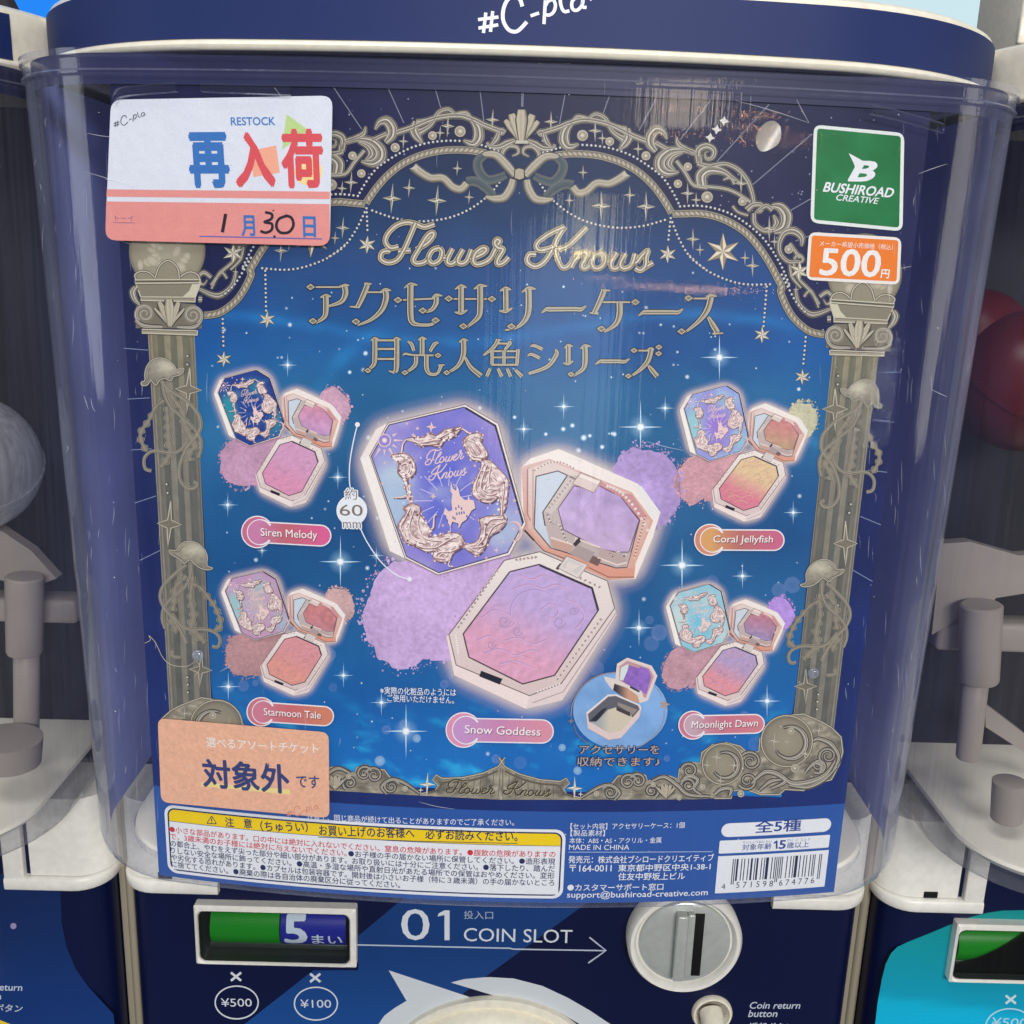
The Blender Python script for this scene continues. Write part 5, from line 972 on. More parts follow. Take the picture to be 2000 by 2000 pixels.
    O.poly(mo, (206, 216, 224), 3); O.line(mo + mo[:1], lw * 1.2, (96, 78, 84), 4)
    O.poly(R((1040, 288), (1130, 290), (1480, 458), (1632, 655), (1530, 1038), (1440, 1042), (905, 878), (840, 590)), (196, 180, 174), 4); O.line(R((1040, 290), (840, 590), (860, 700)), lw * 1.3, (84, 66, 66), 5)
    O.poly(R((1040, 300), (1100, 330), (920, 600), (850, 580)), (212, 196, 186), 5)
    for k in range(9 if big else 5):
        c = R((1065 - 190 * k / 9, 335 + 240 * k / 9))[0]; O.disc(c, 4.2 * sc + 0.5, [(0, (120, 98, 92)), (1, (226, 212, 204))], 6, n=8, ry=2.6 * sc + 0.4, rot=0.9)
    mp = R((1095, 372), (1230, 395), (1300, 370), (1480, 462), (1630, 655), (1545, 915), (1440, 915), (1300, 885), (1010, 730), (965, 560))
    ax = np.array(R((1330, 420), (1250, 860)))
    def mg(v): t = np.clip(((v - ax[0]) @ (ax[1] - ax[0])) / ((ax[1] - ax[0]) @ (ax[1] - ax[0])), 0, 1); n = noise2(v[:, 0] / (14 * sc + 2), v[:, 1] / (12 * sc + 2), seed + 8, 5)[:, None]; return mixcol(mir1, mir2, t) * (0.86 + 0.28 * n)
    O.poly(mp, mg, 7, step=step); O.line(mp + mp[:1], lw, (112, 76, 104), 8)
    O.poly(R((1310, 330), (1480, 430), (1570, 440), (1700, 640), (1640, 650), (1480, 465), (1300, 375)), (206, 150, 150), 8)
    for k in range(14 if big else 7):
        t = k / 13.0; c = R((1370 + 330 * t, 375 + 300 * t * t + 60 * t))[0]; O.dot(c, 2.6 * sc + 0.4, (238, 220, 212), 9, n=8)
    O.poly(R((1150, 262), (1318, 330), (1258, 428), (1085, 352)), (226, 206, 196), 10); O.line(R((1150, 262), (1318, 330), (1258, 428), (1085, 352), (1150, 262)), lw * 0.8, (150, 118, 110), 11); O.poly(R((1150, 275), (1305, 338), (1292, 360), (1135, 296)), (244, 230, 220), 11)
    O.poly(R((905, 795), (1090, 855), (1060, 920), (920, 870)), (204, 164, 146), 10); O.line(R((905, 795), (1090, 855), (1110, 800), (1310, 880)), lw * 1.8, (236, 214, 204), 11); O.poly(R((1085, 850), (1140, 790), (1150, 830), (1110, 870)), (58, 46, 54), 12)
    O.poly(R((1310, 880), (1450, 925), (1530, 985), (1510, 1040), (1290, 960)), (190, 168, 160), 10); O.line(R((1290, 960), (1450, 1020), (1530, 1000)), lw * 1.6, (236, 214, 204), 11)
    O.poly(R((1130, 858), (1268, 918), (1215, 1000), (1060, 925)), (176, 158, 154), 12); O.poly(R((1250, 940), (1320, 975), (1290, 1030), (1215, 995)), (120, 92, 88), 11); O.line(R((700, 745), (850, 905), (1040, 975)), lw, (130, 92, 84), 5); O.line(R((1215, 1040), (1380, 1120), (1590, 1120)), lw, (150, 104, 90), 5); O.line(R((715, 235), (715, 600), (740, 660)), lw * 1.2, (176, 124, 122), 5); O.line(R((760, 230), (760, 700)), lw, (190, 140, 136), 5); O.line(R((690, 735), (770, 820)), lw * 1.8, (70, 52, 52), 6)
    if big:
        for k in range(26):
            t = k / 25.0; O.dot(R((775 + 330 * t, 245 - 70 * math.sin(t * 3.0)))[0], 1.7, (242, 228, 220) if k % 2 else (168, 132, 124), 6, n=7)
            O.dot(R((1390 + 130 * t, 930 + 20 * math.sin(t * 9)))[0], 2.0, (234, 216, 206) if k % 2 else (120, 96, 92), 12, n=7); O.dot(R((880 + 160 * t, 610 + 190 * t + 30 * math.sin(t * 8)))[0], 2.0, (232, 214, 206) if k % 2 else (126, 104, 100), 9, n=7)
            O.dot(R((1680 - 90 * t, 620 + 340 * t))[0], 1.8, (238, 214, 204) if k % 2 else (168, 110, 104), 9, n=7)
    O.build('open_lid_print', INK, root)
    # base with pressed powder
    B = Art(POSTER, 28)
    B.poly(T([(877, 1239), (872, 1243), (887, 1318), (1027, 1384), (1098, 1367), (1204, 1200), (1200, 1187), (1096, 1334), (1034, 1358), (891, 1298)]), (244, 226, 218), 0)
    B.poly(T([(1034, 1358), (1096, 1334), (1200, 1187), (1204, 1200), (1098, 1367), (1027, 1384)]), (232, 214, 208), 1)
    fr = T([(985, 1094), (1054, 1077), (1186, 1134), (1200, 1187), (1096, 1334), (1034, 1358), (891, 1298), (877, 1239)])
    B.poly(fr, lambda v: mixcol((242, 232, 222), (222, 200, 194), np.clip((v[:, 1] - fr[1][1]) / (260 * sc), 0, 1)), 2, step=step * 2); B.line(fr + fr[:1], lw, (120, 100, 98), 3); B.line(T([(1040, 1372), (1100, 1350), (1203, 1196)]), lw * 0.8, (170, 148, 144), 3)
    pw = T([(995.7, 1116), (1052.9, 1101.7), (1156.4, 1147), (1168.3, 1191), (1083, 1318), (1021, 1335), (916, 1282.6), (905, 1237)])
    pax = np.array(T([(1075, 1130), (985, 1320)]))
    def pg(v):
        t = ((v - pax[0]) @ (pax[1] - pax[0])) / ((pax[1] - pax[0]) @ (pax[1] - pax[0])); t = np.clip((t - 0.30) / 0.42, 0, 1); n = noise2(v[:, 0] / (13 * sc + 1.5), v[:, 1] / (9 * sc + 1.5), seed + 9, 5)[:, None]
        e = noise2(v[:, 0] / (13 * sc + 1.5) + 0.35, v[:, 1] / (9 * sc + 1.5) + 0.35, seed + 9, 5)[:, None]
        return np.clip(mixcol(pow1, pow2, t) * (0.99 + 0.17 * (e - n) + 0.04 * (n - 0.5)), 0, 255)
    B.poly(pw, pg, 4, step=2.6 if big else 2.2); B.line(pw + pw[:1], lw * 1.4, LINE, 6); B.line(T([(1054, 1103), (1156, 1148), (1168, 1191)]), lw * 2.4, (60, 44, 62), 7)
    dk = np.array(pow1) * 0.86; lt = np.clip(np.array(pow1) * 1.07, 0, 255)
    arc = [(1043 + 46 * math.cos(t), 1193 + 42 * math.sin(t)) for t in np.linspace(-3.3, 0.2, 22)]; B.line(T(arc), lw * 0.9, dk, 7); B.line(T([(x + 1.2, y + 1.4) for x, y in arc]), lw * 0.7, lt, 7)
    for q in ([(940, 1205), (965, 1190), (990, 1198), (1005, 1215), (985, 1226), (962, 1218)], [(1000, 1150), (1030, 1140), (1060, 1148), (1085, 1140), (1110, 1152)], [(1015, 1122), (1040, 1130), (1062, 1122), (1085, 1134)], [(930, 1250), (955, 1240), (980, 1250), (1010, 1244), (1040, 1256), (1070, 1246)], [(945, 1275), (975, 1266), (1005, 1278), (1040, 1268), (1062, 1280)], [(1105, 1170), (1128, 1180), (1140, 1205), (1122, 1228)], [(975, 1296), (1005, 1290), (1035, 1300)], [(1055, 1190), (1075, 1178), (1090, 1192), (1078, 1206), (1062, 1200)]):
        B.line(T(q), lw * 0.9, np.array(pow1) * 0.5 + np.array(pow2) * 0.38, 7, sm=6); B.line(T([(x + 1.3, y + 1.6) for x, y in q]), lw * 0.7, np.clip(np.array(pow1) * 0.54 + np.array(pow2) * 0.54, 0, 255), 7, sm=6)
    for cx, cy, r in ((1092, 1214, 13), (985, 1212, 12), (1010, 1232, 10), (1120, 1192, 9), (960, 1258, 9)):
        q = [(cx + (r - r * 0.75 * t) * math.cos(t * 8), cy + (r - r * 0.75 * t) * math.sin(t * 8)) for t in np.linspace(0, 1, 22)]; B.line(T(q), lw * 0.8, dk, 8)
    for k in range(16 if big else 6):
        x, y = rs.uniform(925, 1070), rs.uniform(1240, 1300); B.line(T([(x, y), (x + rs.uniform(6, 18), y + rs.uniform(3, 9))]), lw * 0.6, np.array(pow2) * rs.choice([0.86, 1.05]), 8)
    for a, b, n in (((973, 1110), (893, 1228), 15), ((1176, 1205), (1086, 1330), 15), ((1005, 1093), (1050, 1087), 6), ((1120, 1122), (1175, 1148), 6)):
        for k in range(n if big else n // 2):
            t = (k + 0.5) / (n if big else n // 2); c = T([(a[0] + (b[0] - a[0]) * t, a[1] + (b[1] - a[1]) * t)])[0]; B.disc(c, 4.4 * sc, [(0, (182, 156, 150)), (0.5, (150, 124, 120)), (0.75, (242, 232, 226)), (1, (214, 196, 188))], 5, n=9, ry=3.0 * sc, rot=0.6 + k)
    for k in range(8): B.dot(T([(890.5 + 0.6 * k, 1240 + 5 * k)])[0], 1.5 * sc + 0.3, (248, 240, 236), 5, n=7); B.dot(T([(1050 + 6 * k, 1350 - 2.2 * k)])[0], 1.6 * sc + 0.3, (248, 240, 236), 5, n=7)
    B.poly(T([(940, 1309), (981.5, 1325), (976, 1336), (936, 1320)]), (22, 26, 44), 8)
    B.poly(R((1035, 945), (1208, 1020), (1130, 1128), (968, 1045)), (228, 216, 206), 9); B.line(R((1035, 945), (1208, 1020), (1130, 1128), (968, 1045), (1035, 945)), lw * 0.8, (146, 124, 116), 10); B.poly(R((1050, 965), (1180, 1022), (1120, 1095), (1000, 1035)), (212, 206, 200), 10); B.poly(R((945, 1048), (985, 1000), (990, 1030), (965, 1062)), (90, 74, 74), 9)
    B.build('powder_base_print', INK, root)
    # closed lid with raised ornament
    D = Art(POSTER, 40); F_ = lambda *p: T(ZP(*p))
    D.poly(F_((365, 300), (240, 365), (75, 670), (385, 1640), (540, 1715), (175, 640)), (248, 240, 230), 0); D.poly(F_((240, 365), (365, 300), (175, 640), (75, 670)), (244, 230, 222), 1)
    oc = F_((365, 300), (1175, 105), (1520, 305), (1810, 1355), (1640, 1680), (890, 1890), (545, 1715), (175, 640)); D.poly(oc, (246, 234, 226), 2); D.line(oc + oc[:1], lw, (150, 128, 128), 3)
    ic = F_((378, 318), (1162, 132), (1490, 328), (1780, 1345), (1618, 1655), (898, 1866), (560, 1696), (192, 645))
    q0 = np.array(F_((990, 990), (1800, 990), (990, 1890)))
    def lidg(v):
        M = np.linalg.inv(np.array([q0[1] - q0[0], q0[2] - q0[0]])); w = (v - q0[0]) @ M; rr = np.hypot(w[:, 0] * 1.5, w[:, 1])
        n = noise2(v[:, 0] / (46 * sc), v[:, 1] / (46 * sc), seed + 20, 5); t = np.clip(rr * 0.95 + (n - 0.5) * 1.1, 0, 1); c = mixcol(lidc2, lidc, t)
        p = np.clip(1.6 * np.exp(-(((w[:, 0] + 0.72) / 0.25) ** 2 + ((w[:, 1] - 0.08) / 0.42) ** 2)) + 0.9 * np.exp(-(((w[:, 0] - 0.72) / 0.22) ** 2 + ((w[:, 1] - 0.45) / 0.3) ** 2)) + 0.7 * np.exp(-(((w[:, 0] - 0.1) / 0.3) ** 2 + ((w[:, 1] + 0.55) / 0.2) ** 2)) * (not big), 0, 1) * 0.78; r2 = np.clip((n - 0.58) * 5, 0, 1) * 0.35
        c = c * (1 - p[:, None]) + np.array([patch], float) * p[:, None]; return c * (1 - r2[:, None]) + (np.array([patch], float) * 0.5 + 110) * r2[:, None]
    D.poly(ic, lidg, 4, step=step); D.line(ic + ic[:1], lw * 1.1, (70, 62, 84), 5); D.line(F_((1175, 140), (1490, 328), (1780, 1345)), lw * 2.2, (44, 44, 66), 6)
    PK, PD = (240, 208, 200), (130, 92, 96)
    for k in range(15):
        a = k / 15 * 6.28 + 0.2; q1, q2 = (70, 180) if k % 2 else (70, 135); c0 = (985, 1110)
        D.line(F_((c0[0] + 150 * math.cos(a), c0[1] + 150 * math.sin(a)), (c0[0] + (170 + q2) * math.cos(a), c0[1] + (170 + q2) * math.sin(a))), lw * 0.7, (214, 204, 236), 6)
    for k in range(40 if big else 14): D.dot(F_((rs.uniform(420, 1640), rs.uniform(330, 1640)))[0], rs.uniform(0.7, 1.9) * (0.5 + 0.5 * sc), (226, 216, 240), 6, n=6)
    cast = ((1025, 905), (1045, 985), (1080, 1010), (1085, 940), (1105, 990), (1120, 1060), (1160, 1100), (1200, 1105), (1205, 1050), (1225, 1100), (1265, 1110), (1280, 1190), (1240, 1215), (1210, 1270), (1185, 1310), (1140, 1340), (1110, 1400), (1085, 1345), (1040, 1330), (1020, 1385), (990, 1330), (975, 1270), (945, 1250), (965, 1185), (1000, 1225), (1040, 1210), (1030, 1120), (1040, 1040), (1020, 1010))
    D.poly(F_(*[(x + 8, y + 10) for x, y in cast]), np.array(lidc2) * 0.62, 7); D.poly(F_(*cast), PK, 8)
    for x, y in ((985, 1305), (1045, 1275), (1065, 1285), (1085, 1235), (1110, 1230), (1135, 1225), (1160, 1222), (1075, 1180), (1105, 1160), (1135, 1180), (1095, 1345), (1190, 1260)): D.line(F_((x, y), (x + 4, y + 28)), lw * 1.2, np.array(lidc2) * 0.8, 9)
    for l, x0, y0 in ((FLOWER, 752, 742), (KNOWS, 795, 905)):
        s0 = (510, 1690) if l is FLOWER else (150, 1740)
        for p in l: D.line(F_(*[(x0 + (x - s0[0]) * 0.318, y0 + (y - s0[1]) * 0.36 - (x - s0[0]) * 0.318 * 0.20) for x, y in p]), max(0.8, 2.0 * sc), PK, 8, sm=4)
    D.disc(F_((330, 480))[0], 13 * sc, [(0, (252, 236, 224)), (0.35, PK), (0.4, lidc), (0.82, lidc), (0.86, PK), (1, PK)], 7, n=20)
    for k in range(12):
        a = k / 12 * 6.28; r2 = 210 if k % 2 == 0 else 160
        P_ = [(330 + 100 * math.cos(a - 0.12), 480 + 100 * math.sin(a - 0.12)), (330 + r2 * math.cos(a), 480 + r2 * math.sin(a)), (330 + 100 * math.cos(a + 0.12), 480 + 100 * math.sin(a + 0.12))]
        if min(p[0] for p in P_) > 215 and P_[1][1] > 330 + (P_[1][0] < 350) * 60 and P_[1][0] + 0.55 * P_[1][1] > 560: D.poly(F_(*P_), PK, 8)
    MASS = [((560, 465), (640, 450), (740, 445), (800, 400), (860, 430), (960, 370), (1060, 350), (1135, 340), (1100, 400), (1040, 450), (960, 480), (910, 545), (800, 530), (690, 540), (640, 490)),
            ((400, 640), (480, 620), (570, 625), (640, 700), (655, 800), (600, 870), (530, 880), (470, 820), (480, 720), (440, 680)), ((535, 880), (570, 890), (600, 1030), (610, 1120), (570, 1060)),
            ((530, 1190), (610, 1140), (700, 1175), (705, 1255), (760, 1330), (815, 1420), (800, 1490), (900, 1480), (1000, 1450), (1095, 1455), (1160, 1515), (1140, 1600), (1050, 1660), (1010, 1740), (900, 1750), (835, 1700), (850, 1640), (760, 1645), (640, 1585), (540, 1540), (500, 1440), (470, 1380), (520, 1290), (560, 1240)),
            ((1185, 440), (1290, 400), (1350, 430), (1330, 480), (1400, 590), (1405, 650), (1340, 685), (1430, 690), (1530, 780), (1625, 900), (1620, 1010), (1605, 1160), (1570, 1265), (1605, 1325), (1540, 1420), (1440, 1480), (1400, 1570), (1350, 1650), (1280, 1680), (1160, 1590), (1300, 1530), (1340, 1400), (1325, 1310), (1420, 1270), (1530, 1265), (1540, 1180), (1520, 1085), (1440, 1135), (1330, 1115), (1250, 1040), (1260, 930), (1310, 840), (1340, 710), (1240, 680), (1190, 600), (1155, 500))]
    def relief(v):
        a_ = noise2(v[:, 0] / (9 * sc + 1), v[:, 1] / (9 * sc + 1), seed + 30, 3); b_ = noise2((v[:, 0] + 2.2 * sc) / (9 * sc + 1), (v[:, 1] + 2.8 * sc) / (9 * sc + 1), seed + 30, 3)
        return mixcol((158, 120, 120), (255, 240, 232), np.clip(0.66 + 2.2 * (b_ - a_), 0, 1))
    for lk in (((560, 470), (520, 520), (500, 620), (440, 640)), ((1125, 345), (1190, 390), (1230, 420)), ((600, 1020), (580, 1100), (600, 1150)), ((1150, 1600), (1190, 1570), (1240, 1560)), ((1570, 1240), (1600, 1290), (1590, 1340)), ((760, 1330), (800, 1400), (840, 1390), (850, 1280), (880, 1255)), ((420, 1080), (520, 1075), (575, 1065))):
        D.ribbon(F_(*[(x + 8, y + 11) for x, y in lk]), np.array((2, 4.4, 2)) * sc, [(-1, np.array(lidc) * 0.55), (1, np.array(lidc) * 0.55)], 7); D.ribbon(F_(*lk), np.array((2, 4.2, 2)) * sc, [(-1, PD), (-0.5, (255, 240, 232)), (0.3, PK), (1, PD)], 8)
    for mk in MASS:
        q = smooth(mk, 4, True)
        for (x, y) in q[::2]:
            r_ = rs.uniform(6, 20); x += rs.uniform(-10, 10); y += rs.uniform(-10, 10); D.disc(F_((x, y))[0], r_ * 0.186 * sc, [(0, (255, 242, 232)), (0.5, (236, 206, 198)), (0.8, (190, 152, 150)), (1, (110, 78, 86))], 8, n=8)
        D.poly(F_(*[(x + 12, y + 16) for x, y in q]), np.array(lidc) * 0.55, 7); D.poly(F_(*q), relief, 9, step=3.0 if big else 2.2); D.line(F_(*q), lw * 0.9, PD, 10, closed=True)
    STR = [((560, 470), (700, 500), (860, 470), (1000, 400), (1130, 345)), ((620, 470), (720, 520), (880, 510)), ((780, 400), (830, 470), (930, 470)), ((420, 645), (540, 650), (610, 730), (590, 840)), ((500, 740), (560, 720), (580, 800), (520, 850)), ((555, 890), (585, 1080)),
           ((600, 1180), (540, 1300), (500, 1390), (560, 1500), (700, 1590), (860, 1600), (1000, 1520), (1100, 1480)), ((640, 1200), (600, 1320), (590, 1420), (650, 1520), (760, 1560)), ((690, 1260), (680, 1360), (720, 1470), (800, 1520), (920, 1530)), ((960, 1500), (1090, 1500), (1130, 1580), (1020, 1640), (900, 1650), (870, 1700), (960, 1720)), ((900, 1690), (940, 1660), (980, 1690)), ((1010, 1740), (1000, 1790), (1050, 1800)),
           ((1200, 470), (1300, 520), (1380, 620)), ((1210, 560), (1260, 640), (1360, 660)), ((1260, 430), (1330, 450)), ((1370, 720), (1300, 880), (1280, 1000), (1360, 1080), (1450, 1080)), ((1400, 730), (1350, 880), (1340, 990), (1420, 1050), (1500, 1030)), ((1440, 740), (1420, 880), (1440, 980), (1520, 990)), ((1500, 790), (1560, 880), (1580, 980), (1560, 1120), (1555, 1260)), ((1340, 790), (1400, 800), (1440, 780)), ((1560, 1300), (1440, 1310), (1380, 1400), (1370, 1500), (1300, 1580)), ((1580, 1330), (1470, 1380), (1410, 1480), (1370, 1580), (1230, 1600)), ((1330, 1650), (1270, 1630), (1200, 1590))]
    for mk in MASS:
        q = smooth(mk, 4, True); lo_, hi_ = q.min(0), q.max(0); nst = int((44 if big else 10) * max(0.2, np.prod(hi_ - lo_) / 260000.0)); k = 0; tries = 0
        while k < nst and tries < nst * 12:
            tries += 1; x, y = rs.uniform(lo_, hi_); j = (np.arange(len(q)) + 1) % len(q)
            cross = ((q[:, 1] > y) != (q[j, 1] > y)); xi = q[:, 0] + (y - q[:, 1]) / np.where(q[j, 1] == q[:, 1], 1e-9, q[j, 1] - q[:, 1]) * (q[j, 0] - q[:, 0])
            if (cross & (xi > x)).sum() % 2 == 0: continue
            i = int(np.argmin(np.hypot(q[:, 0] - x, q[:, 1] - y)))
            if np.hypot(q[i, 0] - x, q[i, 1] - y) < 10: continue
            t_ = q[j[i]] - q[i - 1]; t_ = t_ / np.hypot(*t_); n_ = np.array([-t_[1], t_[0]]); l_ = rs.uniform(26, 60); b_ = rs.uniform(-14, 14); c_ = np.array([x, y]); k += 1
            D.ribbon(F_(*[tuple(c_ - t_ * l_), tuple(c_ + n_ * b_), tuple(c_ + t_ * l_)]), np.array((0.4, 2.0, 0.4)) * (0.5 + 0.5 * sc) * rs.uniform(0.8, 1.7), [(-1, (150, 112, 112) if k % 2 else (250, 234, 226)), (1, (186, 150, 146) if k % 2 else (240, 216, 208))], 10, sm=4)
    for p in STR:
        D.line(F_(*[(x + 7, y + 9) for x, y in p]), lw * 1.15, PD, 11, sm=5); D.line(F_(*p), lw * 0.95, (248, 228, 218), 12, sm=5)
    for k in range(150 if big else 40):
        mk = MASS[int(rs.integers(0, 5))]; i = int(rs.integers(0, len(mk))); x, y = mk[i]; cx, cy = np.mean(mk, 0); t = rs.uniform(0.04, 0.4); D.dot(F_((x + (cx - x) * t, y + (cy - y) * t))[0], rs.uniform(1.2, 2.8) * sc + 0.3, PD if rs.random() < 0.5 else (252, 238, 228), 13, n=7)
    for x, y, r in ((565, 305, 22), (675, 355, 26), (630, 425, 26), (820, 340, 55), (310, 930, 26), (450, 1080, 20), (580, 1065, 60), (840, 1065, 34), (1690, 1110, 24), (1710, 1230, 18), (1500, 1630, 30), (1575, 1545, 20), (1395, 1710, 22), (335, 715, 24), (435, 715, 18), (1275, 745, 22), (940, 1370, 20), (1680, 1410, 22)): D.star(F_((x, y))[0], r * 0.19 * sc, r * 0.19 * sc, 0.36, (250, 224, 214), (206, 164, 160), 12, pts=5 if r < 30 else 4)
    cr = [(1680 + 76 * math.cos(t), 1432 + 98 * math.sin(t)) for t in np.linspace(-2.1, 2.0, 22)]; D.ribbon(F_(*cr), np.array((1, 5.5, 6.5, 5, 1)) * sc, [(-1, PK), (1, (206, 170, 166))], 12, sm=0)
    D.build('closed_lid_print', INK, root)
    return root
product(ANCH, 1.0, (150, 136, 210), (86, 102, 204), (184, 214, 222), (198, 172, 218), (226, 166, 192), (196, 166, 208), (178, 152, 204), (190, 164, 210), (204, 178, 212), 31, True)
product([(500.4, 720.6), (568.3, 990), (667.5, 814), (419.8, 767.8)], 0.44, (26, 56, 140), (22, 66, 140), (44, 168, 168), (216, 160, 194), (224, 150, 182), (190, 146, 172), (202, 158, 178), (216, 148, 172), (198, 154, 198), 41, False)
product([(1417, 748), (1452.5, 1018), (1578.3, 842.7), (1327.7, 801.7)], 0.44, (150, 164, 220), (156, 122, 206), (150, 214, 208), (230, 200, 156), (222, 130, 148), (208, 156, 162), (196, 192, 160), (206, 132, 130), (196, 162, 130), 51, False)
product([(512.2, 1113), (573.7, 1358), (676.2, 1200.8), (435.4, 1155.5)], 0.40, (196, 148, 186), (200, 182, 182), (150, 210, 206), (222, 152, 156), (230, 156, 142), (182, 138, 138), (204, 166, 162), (206, 130, 128), (196, 130, 136), 61, False)
product([(1384.8, 1137.4), (1416.9, 1378), (1533, 1217.4), (1299.9, 1184)], 0.40, (160, 204, 216), (116, 196, 216), (210, 224, 218), (186, 162, 200), (230, 152, 160), (186, 142, 152), (178, 142, 214), (196, 128, 142), (160, 144, 186), 71, False)

# ------------------------------------------------------------------ name plates
PW = (240, 236, 238)
def name_plate(c, end, hh, rc, c0, c1, c2, c3, words, p0, p1, h):
    S = Art(POSTER, 58); c = np.array(c, float); e = np.array(end, float); d = (e - c) / np.hypot(*(e - c)); n = np.array([-d[1], d[0]])
    def cap(g): return [tuple(c + n * (hh + g))] + [tuple(e + d * (hh + g) * math.cos(t) + n * (hh + g) * math.sin(t)) for t in np.linspace(math.pi / 2, -math.pi / 2, 16)] + [tuple(c - n * (hh + g))]
    def fade(v):
        t = np.clip(((v - c) @ d) / np.hypot(*(e - c)), 0, 1); k = np.array([c1, c2, c3], float); return np.stack([np.interp(t, [0, 0.45, 1.0], k[:, i]) for i in range(3)], -1)
    S.dot(tuple(c), rc + 2.2, PW, 0, n=48); S.poly(cap(2.4), PW, 0); S.disc(tuple(c), rc, [(0, c0), (1, c0)], 2, n=48); S.poly(cap(0), fade, 3, step=6)
    ic = c + d * rc * 0.17; S.dot(tuple(ic), rc * 0.86, PW, 4, n=48); S.disc(tuple(ic), rc * 0.80, [(0, c1), (1, c1)], 5, n=48); S.poly([tuple(ic + n * hh * 0.98)] + [tuple(ic + d * rc * 1.25 + n * hh * 0.98), tuple(ic + d * rc * 1.25 - n * hh * 0.98), tuple(ic - n * hh * 0.98)], fade, 6, step=6)
    for s in (-1, 1): S.ribbon([tuple(ic + rc * 0.83 * (d * math.cos(t) + n * math.sin(t))) for t in np.linspace(s * 1.55, s * 0.62, 12)], (2.2, 3.0, 4.0), [(-1, PW), (1, PW)], 7, sm=0)
    sh = (np.array(c2) * 0.62); S.text(words, (p0[0] + 1.2, p0[1] + 1.4), (p1[0] + 1.2, p1[1] + 1.4), h, sh, 8, 0.01); S.text(words, p0, p1, h, (250, 244, 240), 9, 0.004)
    S.build('name_plate', INK, poster)
name_plate((504, 1038), (627, 1045), 19, 29.5, (205, 110, 140), (206, 128, 168), (196, 104, 116), (222, 98, 148), 'Siren Melody', (511, 1050), (621, 1056), 20)
name_plate((1385.5, 1053.3), (1510, 1054), 18.6, 29, (214, 138, 112), (220, 164, 100), (190, 112, 106), (205, 104, 136), 'Coral Jellyfish', (1391, 1062.5), (1507, 1062.5), 18)
name_plate((511.4, 1388.6), (633.5, 1397), 17.5, 26.5, (205, 120, 130), (210, 126, 146), (204, 108, 110), (214, 130, 102), 'Starmoon Tale', (517, 1395), (628, 1402), 14)
name_plate((1352, 1414.6), (1473, 1412), 17, 26, (205, 120, 140), (200, 168, 178), (202, 116, 136), (214, 128, 138), 'Moonlight Dawn', (1349, 1425), (1478, 1421), 18)
name_plate((905.4, 1424), (1057.6, 1426.8), 21.5, 32.6, (225, 148, 178), (200, 150, 200), (204, 138, 178), (222, 146, 164), 'Snow Goddess', (908, 1430), (1055, 1435), 16)

# size call-out
S = Art(POSTER, 58); CW = (236, 240, 242); GT = (128, 112, 100)
S.line(Z5((135, 493), (112, 590), (94, 700), (92, 790), (97, 835)), 2.2, CW, 0, sm=6); S.line(Z5((150, 1050), (190, 1130), (260, 1230), (340, 1300), (415, 1325)), 2.2, CW, 0, sm=6)
for p in Z5((135, 493), (415, 1325)): S.dot(p, 4.8, CW, 1, n=16)
S.dot((688, 996), 30, CW, 1, n=40); S.text('約', (675, 975), (699, 975), 22, GT, 5, 0.0, halo=(0.14, CW)); S.text('60', (665, 1006), (710, 1007), 22, GT, 5, -0.006); S.text('mm', (671, 1030), (706, 1031), 12, GT, 5, 0.0, halo=(0.14, CW))
S.build('size_callout', INK, poster)
# round inset that shows the open box
S = Art(POSTER, 56); ZI = Z(1100, 1270, 240 / 1932)
def pale(v): n = noise2(v[:, 0] / 26, v[:, 1] / 26, 77, 4)[:, None]; return np.array([[128., 172., 220.]]) + (n - 0.5) * 34
ci = ZI((893, 935))[0]; S.poly([(ci[0] + 92 * math.cos(t), ci[1] + 75 * math.sin(t)) for t in np.linspace(0, 6.28, 60)[:-1]], pale, 0, step=7)
S.line(ZI((120, 1020), (140, 850), (230, 640), (400, 470), (600, 370), (815, 335)), 2.2, (150, 140, 146), 1, sm=6); S.line(ZI((155, 1150), (230, 1320), (430, 1490)), 1.8, (120, 112, 124), 1, sm=6); S.line(ZI((1580, 920), (1570, 1080), (1480, 1270), (1310, 1430), (1150, 1520)), 1.8, (150, 142, 150), 1, sm=6); S.line(ZI((1430, 555), (1510, 650), (1540, 720)), 1.8, (150, 142, 150), 1)
S.star(ZI((1580, 840))[0], 12.5, 12.5, 0.38, (186, 160, 146), (170, 144, 132), 2, pts=5, rot=0.25); S.star(ZI((120, 1100))[0], 7, 7, 0.34, (140, 130, 132), (128, 118, 122), 2)
S.poly(ZI((840, 200), (1000, 105), (1385, 230), (1475, 390), (1325, 780), (1200, 820), (860, 560), (815, 420)), (228, 212, 204), 3); S.poly(ZI((880, 240), (1000, 150), (1345, 270), (1420, 400), (1290, 740), (1000, 560), (870, 470)), (196, 150, 154), 4); S.poly(ZI((905, 260), (1020, 200), (985, 470), (880, 450)), (216, 226, 222), 5); S.poly(ZI((1040, 225), (1180, 270), (1210, 245), (1340, 290), (1375, 410), (1300, 680), (930, 480)), lambda v: np.array([[146., 104., 190.]]) * (0.8 + 0.4 * noise2(v[:, 0] / 9, v[:, 1] / 7, 4, 5)[:, None]), 6, step=3)
